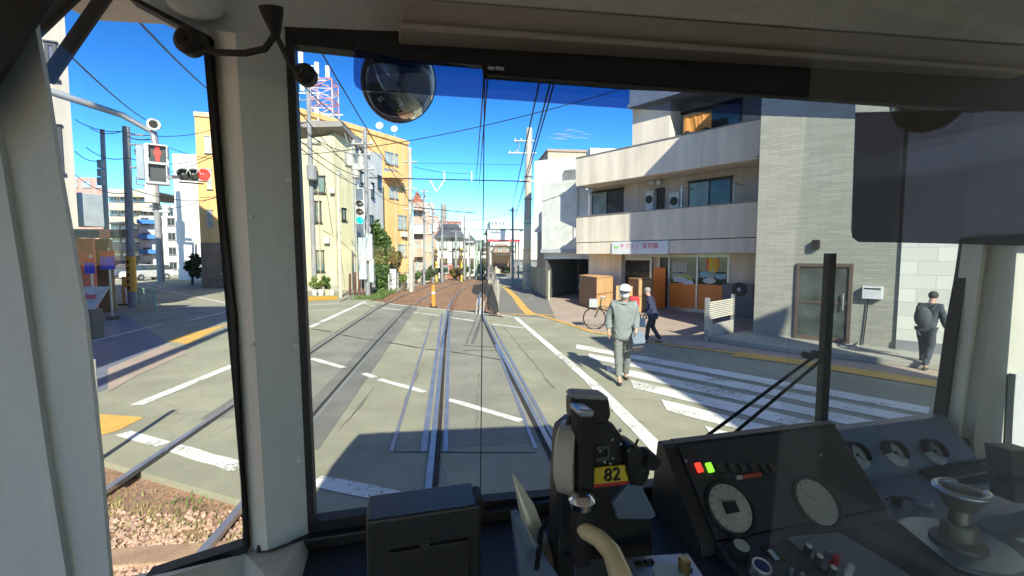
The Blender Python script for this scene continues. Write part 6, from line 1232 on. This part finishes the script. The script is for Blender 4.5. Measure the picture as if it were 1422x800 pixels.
# ---------- machine with number 82
mc = thing('control_unit', 'black driver unit with a yellow 82 label, grey drum cover and padded top', 'control unit', (0, 0, 0)); WL[mc.name] = Vector()
V0 = .62
slab('unit_body', [(782, 600), (800, 586), (852, 588), (874, 618), (884, 650), (880, 668), (868, 690), (905, 720), (912, 830), (772, 830), (776, 690), (779, 620)], V0, .045, blk, mc, .006)
slab('unit_shoulder', [(874, 672), (893, 678), (912, 716), (905, 722), (858, 722), (850, 700)], V0-.01, .06, navy, mc, .003)
slab('top_cap', [(794, 556), (802, 548), (838, 549), (848, 556), (850, 578), (843, 592), (800, 592), (795, 580)], V0-.01, .03, blk, mc, .008)
slab('top_cap_pad', [(793, 552), (800, 546), (840, 548), (848, 555), (840, 557), (802, 555)], V0-.012, .03, mat('pad_grey', (.28, .30, .31), .6), mc, .004)
slab('front_post', [(803, 572), (826, 572), (826, 694), (803, 690)], V0-.05, .03, blk2, mc, .004)
slab('post_cap', [(803, 571), (808, 569), (824, 570), (827, 575), (823, 581), (806, 581)], V0-.055, .035, metal, mc, .003)
b = MB(); c = CP(802, 635, V0-.012); b.lathe([(.055, 0), (.052, .025), (.04, .03)], CM @ (c+Vector((0, 0, 0))), CM.to_3x3() @ Vector((-1, .6, 0)), 30); b.build('drum_cover', mat('drum_pale', (.45, .43, .36), .5), mc, smooth=True)
b = MB(); c = CP(789, 632, V0-.0); pts = [c+Vector((.010*math.cos(a), -.01, .062*math.sin(a))) for a in [2*math.pi*k/24 for k in range(25)]]; b.tube(pts, .004, 8, M=CM); b.build('drum_ring', rub, mc)
slab('side_lug', [(870, 625), (880, 618), (892, 622), (900, 640), (905, 655), (901, 668), (893, 678), (880, 676), (874, 660)], V0-.02, .05, blk, mc, .006)
b = MB(); b.lathe([(.012, -.03), (.014, 0), (.01, .01)], CM @ CP(893, 632, V0), CM.to_3x3() @ Vector((0, 1, 0)), 16); b.build('lug_knob', blk2, mc); b = MB(); b.tube([CP(878, 628, V0-.03), CP(886, 610, V0-.03)], .002, 6, M=CM); b.build('lug_wire', blk2, mc)
ff = Fr(CM @ CP(849, 660, V0-.008), CM.to_3x3() @ Vector((1, 0, -.03)), CM.to_3x3() @ Vector((0, 0, 1)))
a0, a1, b0, b1 = ff.rect(826, 648, 873, 670)
b = MB(); b.box((a0, b0, -.004), (a1, b1, .0), ff.M); lb_ = b.build('number_label', mat('label_yellow', (.80, .62, .05), .5), mc)
b = MB(); b.box((a0, b0-.0055, -.004), (a1, b0, .0), ff.M); b.build('red_label_strip', mat('label_red', (.55, .05, .04), .5), lb_)
text('82', ff, (a0+a1)/2, (b0+b1)/2, (b1-b0)*1.15, groove, lb_, .0015, 'number_text')
for q_ in ((828, 620, 846, 623), (828, 636, 846, 639), (844, 623, 847, 636)): a_, c_ = CP(q_[0], q_[1], V0-.004), CP(q_[2], q_[3], V0-.004); cbox('panel_line', (a_.x, V0-.004, c_.z), (c_.x, V0+.01, a_.z), mat('line_grey', (.08, .085, .09), .5), mc)
for k in range(7): x, y = random.uniform(830, 868), random.uniform(596, 645); c = CP(x, y, V0-.003); b = MB(); b.ball(c, .003, 8, M=CM); b.build('screw', metal, mc)
# chrome knob + bone lever
kn = thing('brake_lever', 'curved bone coloured brake lever with a chrome capped black knob behind it', 'lever', (0, 0, 0)); WL[kn.name] = Vector()
b = MB(); c = CP(808, 694, .56); b.lathe([(.006, -.012), (.016, -.010), (.019, .0), (.016, .006), (.01, .010)], CM @ c, (0, 0, 1), 26); b.build('chrome_cap', mat('chrome', (.75, .78, .82), .12, 1, var=0, fine=0), kn, smooth=True)
b = MB(); b.lathe([(.014, -.09), (.016, -.03), (.013, -.012)], CM @ c, (0, 0, 1), 20); b.build('knob_stem', blk2, kn)
b = MB(); b.tube([CP(803, 727, .56), CP(812, 737, .545), CP(832, 748, .53), CP(850, 768, .51), CP(862, 800, .48), CP(866, 840, .46)], [.007, .011, .012, .013, .015, .015], 16, M=CM); b.build('handle', mat('bone', (.62, .52, .30), .3, scale=8, var=.06, coat=.5), kn, smooth=True)
# steel plate
pl_ = thing('steel_plate', 'brushed steel desk plate with a small brass knob at the bottom edge', 'plate', (0, 0, 0)); WL[pl_.name] = Vector()
wp_ = CP(878, 785, .56).z
cor = [CW(798, 778, wp_), CW(955, 768, wp_), CW(1010, 850, wp_), CW(800, 860, wp_)]
b = MB(); b.prism(cor, (0, 0, -.012), CM); b.build('plate_sheet', metal, pl_, bevel=.001)
for x, y in ((806, 782), (950, 773), (958, 792)): b = MB(); c = CW(x, y, wp_); b.lathe([(.004, 0), (.004, .002)], CM @ c, n=10); b.build('screw', blk, pl_)
c = CW(928, 797, wp_); b = MB(); b.lathe([(.022, 0), (.022, .003)], CM @ c, n=26); b.build('disc', mat('disc_blue', (.5, .68, .75), .4), pl_); c = CW(950, 795, wp_); b = MB(); b.lathe([(.008, 0), (.009, .02), (.007, .022)], CM @ c, n=16); b.build('brass_knob', mat('brass', (.5, .36, .16), .3, .9), pl_, smooth=True)
fp = Fr(CM @ CW(895, 783, wp_), CM.to_3x3() @ Vector((1, 0, 0)), CM.to_3x3() @ Vector((0, 1, 0))); text('ENKI', fp, .0, .0, .014, groove, pl_, .001, 'engraving')
# ---------- main instrument console
co = thing('instrument_console', 'black instrument console with indicator lamps and two pale round dials', 'console', (0, 0, 0)); WL[co.name] = Vector()
TL = CP(940, 620, .80); uL = TL.x; BL = CU(993, 751, uL); TR = CP(1153, 615, .80); TR.z = TL.z; BR = CP(1230, 727, BL.y); BR = Vector((TR.x, BL.y, BL.z)); 
front = [TL, TR, BR, BL]; uR = TR.x
x0c = CP(922, 622, .80).x
b = MB(); prf = [(.80, TL.z), (.80, TL.z+.006), (.825, TL.z+.006), (.86, wD-.1), (BL.y-.02, wD-.1), (BL.y, BL.z)]
b.prism([(x0c, v, w) for v, w in prf], (uL-x0c, 0, 0), CM); b.build('side_cheek', blk, co, bevel=.004)
b = MB(); b.prism([(uR, v, w) for v, w in prf], (.015, 0, 0), CM); b.build('side_cheek', blk, co, bevel=.003)
b = MB(); b.prism([(uL, .803, TL.z+.006), (uL, .825, TL.z+.006), (uL, .86, wD-.1), (uL, BL.y+.01, BL.z-.01), (uL, .80, TL.z-.01)], (uR-uL, 0, 0), CM); b.build('case', blk, co)
PF = Fr(CM @ BL, (CM @ BR)-(CM @ BL), (CM @ TL)-(CM @ BL)); LW_, LH_ = uR-uL, (TL-BL).length
b = MB(); b.box((0, 0, -.002), (LW_, LH_, .004), PF.M); b.build('upper_panel', mat('panel_black', (.028, .03, .034), .5, var=.15, bump=.1, bscale=300), co)
def disc_on(fr, px, py, r, c0, c1, m, par, nm, n=32, prof=None):
    a_, b_ = fr.hit(px, py, c1); q_ = MB(); q_.lathe(prof or [(r, c0), (r, c1)], fr.P(a_, b_, 0), fr.n, n); return q_.build(nm, m, par, smooth=True)
dial = mat('dial_face', (.36, .36, .31), .5, scale=20, var=.12)
for i, (x, y) in enumerate(((1014, 705), (1134, 697))):
    g_ = disc_on(PF, x, y, .045, .004, .007, dial, co, 'dial_face'); a_, b_ = PF.hit(x, y, .007)
    q_ = MB(); pts = [PF.P(a_+.049*math.cos(t)+.002, b_+.049*math.sin(t), .006) for t in [2*math.pi*k/36 for k in range(37)]]; q_.tube(pts, .0045, 8); q_.build('bezel', rub, g_)
    q_ = MB()
    for k in range(13):
        t = R(-50+k*280/12); q_.prism([PF.P(a_+.037*math.cos(t)-.0006*math.sin(t), b_+.037*math.sin(t)+.0006*math.cos(t), .0072), PF.P(a_+.042*math.cos(t)-.0006*math.sin(t), b_+.042*math.sin(t)+.0006*math.cos(t), .0072), PF.P(a_+.042*math.cos(t)+.0006*math.sin(t), b_+.042*math.sin(t)-.0006*math.cos(t), .0072), PF.P(a_+.037*math.cos(t)+.0006*math.sin(t), b_+.037*math.sin(t)-.0006*math.cos(t), .0072)], PF.n*.0006)
    q_.prism([PF.P(a_-.001, b_, .0075), PF.P(a_+.001, b_, .0075), PF.P(a_-.018, b_+.022, .0075)], PF.n*.0008); q_.build('scale_marks', groove, g_)
    if i == 0: q_ = MB(); q_.box((a_-.014, b_-.010, .007), (a_+.014, b_+.010, .012), PF.M); hb_ = q_.build('counter_window', blk2, g_)
# indicator lamps
for i, x in enumerate((971, 986, 1001, 1016, 1031, 1046, 1060, 1072)):
    a_, b_ = PF.hit(x, 649, .008); m_ = mat('lamp_red', (.8, .05, .03), .3, emit=.5) if i == 0 else mat('lamp_green', (.25, .8, .04), .3, emit=.5) if i == 1 else mat('lamp_off', (.05, .048, .045), .4)
    q_ = MB(); q_.box((a_-.0062, b_-.0095, .004), (a_+.0062, b_+.0095, .010), PF.M); q_.build('indicator_lamp', m_, co, bevel=.001)
a_, b_ = PF.hit(1040, 661, .008); q_ = MB(); q_.box((a_-.03, b_-.004, .004), (a_-.015, b_+.004, .008), PF.M); q_.build('label_strip', mat('label_grey', (.42, .36, .33), .5), co); q_ = MB(); q_.box((a_-.014, b_-.004, .004), (a_+.032, b_+.004, .008), PF.M); q_.build('label_strip', mat('label_orange', (.35, .07, .04), .5), co)
for x, y in ((953, 640), (1140, 632)): disc_on(PF, x, y, .003, .004, .006, metal, co, 'screw', 8)
# lower deck of console, tilted more flatly towards the viewer
d0 = BL; dv = .24
LD = Fr(CM @ Vector((BL.x, BL.y-dv, BL.z-.075)), CM.to_3x3() @ Vector((1, 0, 0)), CM.to_3x3() @ Vector((0, dv, .075)))
LL = math.hypot(dv, .075)
b = MB(); b.box((0, 0, -.06), (LW_, LL, .0), LD.M); b.build('lower_deck', mat('deck_black', (.03, .036, .045), .45, var=.15, bump=.1, bscale=250), co, bevel=.003)
q_ = LD.rect(1095, 745, 1240, 800); a0, _ = LD.hit(1092, 748); a1 = LW_
b = MB(); b.prism([LD.P(*LD.hit(1092, 748), .0), LD.P(*LD.hit(1165, 741), .0), LD.P(*LD.hit(1262, 800), .0), LD.P(*LD.hit(1168, 812), 0)], LD.n*.004); b.build('switch_plate', mat('plate_greyblue', (.17, .20, .23), .45), co)
def knob(px, py, r, hgt, m, capm, nm='switch_knob', par=co, fr=LD, base=0.0):
    a_, b_ = fr.hit(px, py, base+hgt); q_ = MB(); q_.lathe([(r, base), (r*.96, base+hgt*.8), (r*.85, base+hgt)], fr.P(a_, b_, 0), fr.n, 22); o_ = q_.build(nm, m, par, smooth=True)
    q_ = MB(); q_.lathe([(r*.8, base+hgt), (r*.7, base+hgt+.001)], fr.P(a_, b_, 0), fr.n, 20); q_.build('cap', capm, o_); return o_
gm = mat('gauge_grey', (.35, .38, .34), .4); rdk = mat('knob_red', (.4, .03, .03), .4); wk = mat('knob_white', (.6, .62, .62), .4)
knob(1030, 757, .017, .024, blk2, gm, 'rotary_knob'); o_ = knob(1058, 786, .016, .022, metal, mat('blue_cap', (.03, .05, .16), .3), 'push_button')
a_, b_ = LD.hit(1058, 786, .022); q_ = MB(); q_.tube([LD.P(a_+.0145*math.cos(t), b_+.0145*math.sin(t), .023) for t in [2*math.pi*k/24 for k in range(25)]], .0016, 6); q_.build('bright_ring', wk, o_)
for x, y, m_ in ((1124, 758, blk2), (1139, 772, blk2), (1163, 772, rdk), (1158, 788, blk2), (1182, 786, wk)): knob(x, y, .0068, .022, m_, wk if m_ is blk2 else m_, 'toggle_switch', base=.004)
a_, b_ = LD.hit(1072, 769); q_ = MB(); q_.box((a_-.012, b_-.016, 0), (a_+.014, b_+.016, .002), LD.M); q_.build('slot_frame', rub, co); q_ = MB(); q_.box((a_-.006, b_-.014, .002), (a_+.003, b_+.006, .004), LD.M); q_.build('paper_tab', mat('tab_blue', (.4, .52, .62), .5), co)
for x, y in ((1100, 790), (1152, 765), (1115, 797)): knob(x, y, .004, .012, metal, metal, 'small_toggle', base=0)
# ---------- right gauge panel (blue grey) with three gauges
gp = thing('gauge_panel', 'blue grey gauge panel with three hooded dials at the right', 'console', (0, 0, 0)); WL[gp.name] = Vector()
a, c, d_ = CP(1120, 603, .92), CP(1310, 595, .92), CP(1120, 603, .92); c.z = a.z
a2 = CP(1200, 665, .84); a2 = Vector((a.x, .84, CP(1195, 662, .84).z)); uR2 = CP(1312, 596, .92).x
GP = Fr(CM @ a2, CM.to_3x3() @ Vector((1, 0, 0)), (CM @ a)-(CM @ a2)); w_ = uR2-a.x+.0; l_ = (a-a2).length
b = MB(); b.prism([(a.x, a.y, a.z), (a.x, a2.y, a2.z), (a.x, a2.y, a2.z-.02), (a.x, .95, a2.z-.12), (a.x, .95, a.z)], (w_, 0, 0), CM); b.build('housing', navy, gp, bevel=.003)
for x, y in ((1190, 632), (1243, 629), (1297, 627)):
    g_ = disc_on(GP, x, y, .036, .001, .004, mat('gauge_face', (.40, .46, .50), .45, scale=15, var=.15), gp, 'gauge_face'); a_, b_ = GP.hit(x, y, .004)
    q_ = MB(); pts = [(math.cos(t), math.sin(t)) for t in [R(-35+215*k/16) for k in range(17)]]
    q_.loft([[GP.P(a_+.037*cx, b_+.037*sx, .003), GP.P(a_+.029*cx, b_+.029*sx, .02), GP.P(a_+.025*cx, b_+.025*sx, .02), GP.P(a_+.026*cx, b_+.026*sx, .005)] for cx, sx in pts]); q_.build('gauge_hood', rub, g_)
    q_ = MB(); q_.lathe([(.004, .004), (.004, .008)], GP.P(a_, b_, 0), GP.n, 12); q_.prism([GP.P(a_-.0012, b_, .006), GP.P(a_+.0012, b_, .006), GP.P(a_+.012, b_-.02, .006)], GP.n*.001); q_.build('needle', groove, g_)
# lower shelf of gauge panel
sh0 = Vector((a.x+.02, a2.y, a2.z-.015))
SD = Fr(CM @ Vector((a.x-.02, a2.y-.16, a2.z-.05)), CM.to_3x3() @ Vector((1, 0, 0)), CM.to_3x3() @ Vector((0, .16, .032)))
b = MB(); b.box((0, 0, -.05), (w_+.06, .163, 0), SD.M); b.build('lower_shelf', navy, gp, bevel=.003)
b = MB(); u0_ = CP(1300, 668, .80).x; 
knob(1284, 695, .019, .012, wk, mat('blue_dial', (.12, .2, .32), .4), 'round_switch', gp, SD); knob(1247, 692, .011, .016, blk2, blk2, 'lever_base', gp, SD)
q_ = MB(); a_, b_ = SD.hit(1247, 690, .018); q_.tube([SD.P(a_-.02, b_+.004, .018), SD.P(a_+.025, b_-.012, .018)], .004, 8); q_.build('lever', blk2, gp)
for x, y in ((1228, 700), (1232, 690)): knob(x, y, .003, .006, metal, metal, 'small_screw', gp, SD)
# dark speaker block behind the handle and master handle stand
bk = thing('side_cabinet', 'dark cabinet block below the gauge panel at the right', 'cabinet', (0, 0, 0)); WL[bk.name] = Vector()
p = CP(1300, 662, .80); p2 = CP(1375, 660, .80); cbox('cabinet_body', (p.x, .78, wD-.1), (p2.x, .93, p.z), blk, bk, .004)
hs_ = thing('handle_stand', 'round grey handle stand with a hooked metal operating handle at the lower right', 'handle', (0, 0, 0)); WL[hs_.name] = Vector()
wH = CP(1330, 757, .60).z; hc = CW(1330, 757, wH)
b = MB(); b.lathe([(.095, -.002), (.095, .003), (.09, .005)], CM @ hc, n=48); b.build('round_plate', mat('plate_silver', (.40, .44, .45), .4, .5, var=.12), hs_, smooth=False)
b = MB(); b.prism([CW(1230, 742, wH-.004), CW(1330, 716, wH-.004), CW(1440, 760, wH-.004), CW(1520, 860, wH-.004), CW(1290, 860, wH-.004)], (0, 0, -.1), CM); b.build('stand_body', mat('stand_grey', (.20, .22, .20), .5), hs_, bevel=.004)
b = MB(); b.lathe([(.045, .004), (.044, .012), (.030, .02), (.028, .045), (.024, .05)], CM @ hc, n=30); b.build('hub', mat('hub_olive', (.20, .19, .15), .45, .3), hs_, smooth=True)
b = MB(); b.lathe([(.018, .05), (.016, .075), (.026, .08), (.034, .10), (.036, .115), (.030, .115), (.026, .10)], CM @ hc, n=30); b.build('cup', mat('cup_bronze', (.34, .31, .25), .35, .7), hs_, smooth=True)
b = MB(); c = hc+Vector((0, 0, .115)); b.tube([c+Vector((.04*math.cos(t), .04*math.sin(t), 0)) for t in [R(40+290*k/20) for k in range(21)]], .006, 10, M=CM); b.build('hook_ring', metal, hs_, smooth=True)
for x, y in ((1213, 765), (1222, 785), (1236, 760)):
    q_ = MB(); c = CW(x, y, wH+.0); q_.lathe([(.006, -.06), (.006, .0), (.004, .008)], CM @ c, n=12); q_.build('lever_pin', metal, hs_)
# grey bottle-like object at the far right edge
rb2 = thing('seat_post', 'grey padded post with bracket at the extreme right edge', 'post', (0, 0, 0)); WL[rb2.name] = Vector()
slab('post_body', [(1404, 626), (1440, 626), (1440, 700), (1412, 700)], .66, .05, mat('post_grey', (.10, .10, .09), .6), rb2, .004); slab('bracket', [(1397, 668), (1440, 664), (1440, 674), (1398, 675)], .65, .02, blk, rb2, .002)

# ================================================================ shadow casters at the left (buildings standing beside / behind the tram)
def sidehouse(x0, y0, x1, y1, h, m, lab, nm='shade_building'):
    t = thing(nm, lab, 'building', (x0, y0, 0)); b = MB(); b.box((x0, y0, 0), (x1, y1, h)); b.build('wall', m, t)
    b = MB(); b.box((x0-.1, y0-.1, h), (x1+.1, y1+.1, h+.25)); b.build('roof', tanr, t); return t
sidehouse(-24, -6, -6.3, 3.0, 12, beige, 'unseen beige building left of the tram, placed to shade the left pavement');  # out of view, sized for the shade it throws on the pavement

sidehouse(5.1, -9, 9.6, -.4, 8.0, ltg, 'pale two storey building right behind the zebra crossing, out of view but shading it', 'side_building')
P = Vector((-5.35, 1.0, 0)); t = thing('utility_pole', 'utility pole beside the tram at the left whose long shadow crosses the side road', 'utility pole', P); b = MB(); b.tube([P, P+Vector((0, 0, 12))], [.2, .14], 12); b.build('shaft', pc, t)
b = MB(); b.tube([P+Vector((-.9, 0, 10.5)), P+Vector((.9, 0, 10.5))], .05); b.build('crossarm', pd, t)
# ================================================================ camera, light, world
cam = bpy.data.cameras.new('camera'); co_ = bpy.data.objects.new('camera', cam); C.objects.link(co_); co_.location = CAMP
cam.sensor_width = 36; cam.lens = FL/1422*36; cam.clip_start = .02; cam.clip_end = 3000
co_.rotation_euler = (R(90)-PIT, 0, -YAW); sc.camera = co_
AZ, EL = R(-7.0), R(34)                 # shadows run along AZ from the track direction
sd_ = Vector((math.sin(AZ)*math.cos(EL), math.cos(AZ)*math.cos(EL), -math.sin(EL)))
su = bpy.data.lights.new('sun', 'SUN'); su.energy = 2.8; su.angle = R(.55); su.color = (1, .93, .75); so = bpy.data.objects.new('sun', su); C.objects.link(so); so.rotation_euler = sd_.to_track_quat('-Z', 'Y').to_euler()
w = bpy.data.worlds.new('World'); sc.world = w; w.use_nodes = True; N = w.node_tree.nodes; L = w.node_tree.links
sky = N.new('ShaderNodeTexSky'); sky.sky_type = 'NISHITA'; sky.sun_disc = False; sky.sun_elevation = EL
sky.sun_rotation = math.atan2(-sd_.x, -sd_.y); sky.air_density = 1.0; sky.dust_density = .2; sky.ozone_density = 4.0; sky.altitude = 100
hsv = N.new('ShaderNodeHueSaturation'); hsv.inputs['Saturation'].default_value = 1.06; hsv.inputs['Hue'].default_value = .494
KS = .088
def vmul(src, k): v_ = N.new('ShaderNodeVectorMath'); v_.operation = 'SCALE'; v_.inputs['Scale'].default_value = k; L.new(src, v_.inputs[0]); return v_.outputs[0]
gm_ = N.new('ShaderNodeGamma'); gm_.inputs[1].default_value = 1.9; L.new(vmul(sky.outputs[0], KS), gm_.inputs[0]); L.new(vmul(gm_.outputs[0], 1/KS), hsv.inputs['Color']); L.new(hsv.outputs[0], N['Background'].inputs[0]); N['Background'].inputs[1].default_value = .148
vs2 = sc.view_settings; vs2.view_transform = 'Standard'; vs2.look = 'None'; vs2.exposure = 1.6; vs2.gamma = 1; vs2.use_curve_mapping = False
sc.cycles.max_bounces = 8; sc.cycles.diffuse_bounces = 4; sc.cycles.transparent_max_bounces = 12; sc.cycles.glossy_bounces = 3
sc.cycles.use_denoising = True; sc.cycles.caustics_reflective = False; sc.cycles.caustics_refractive = False
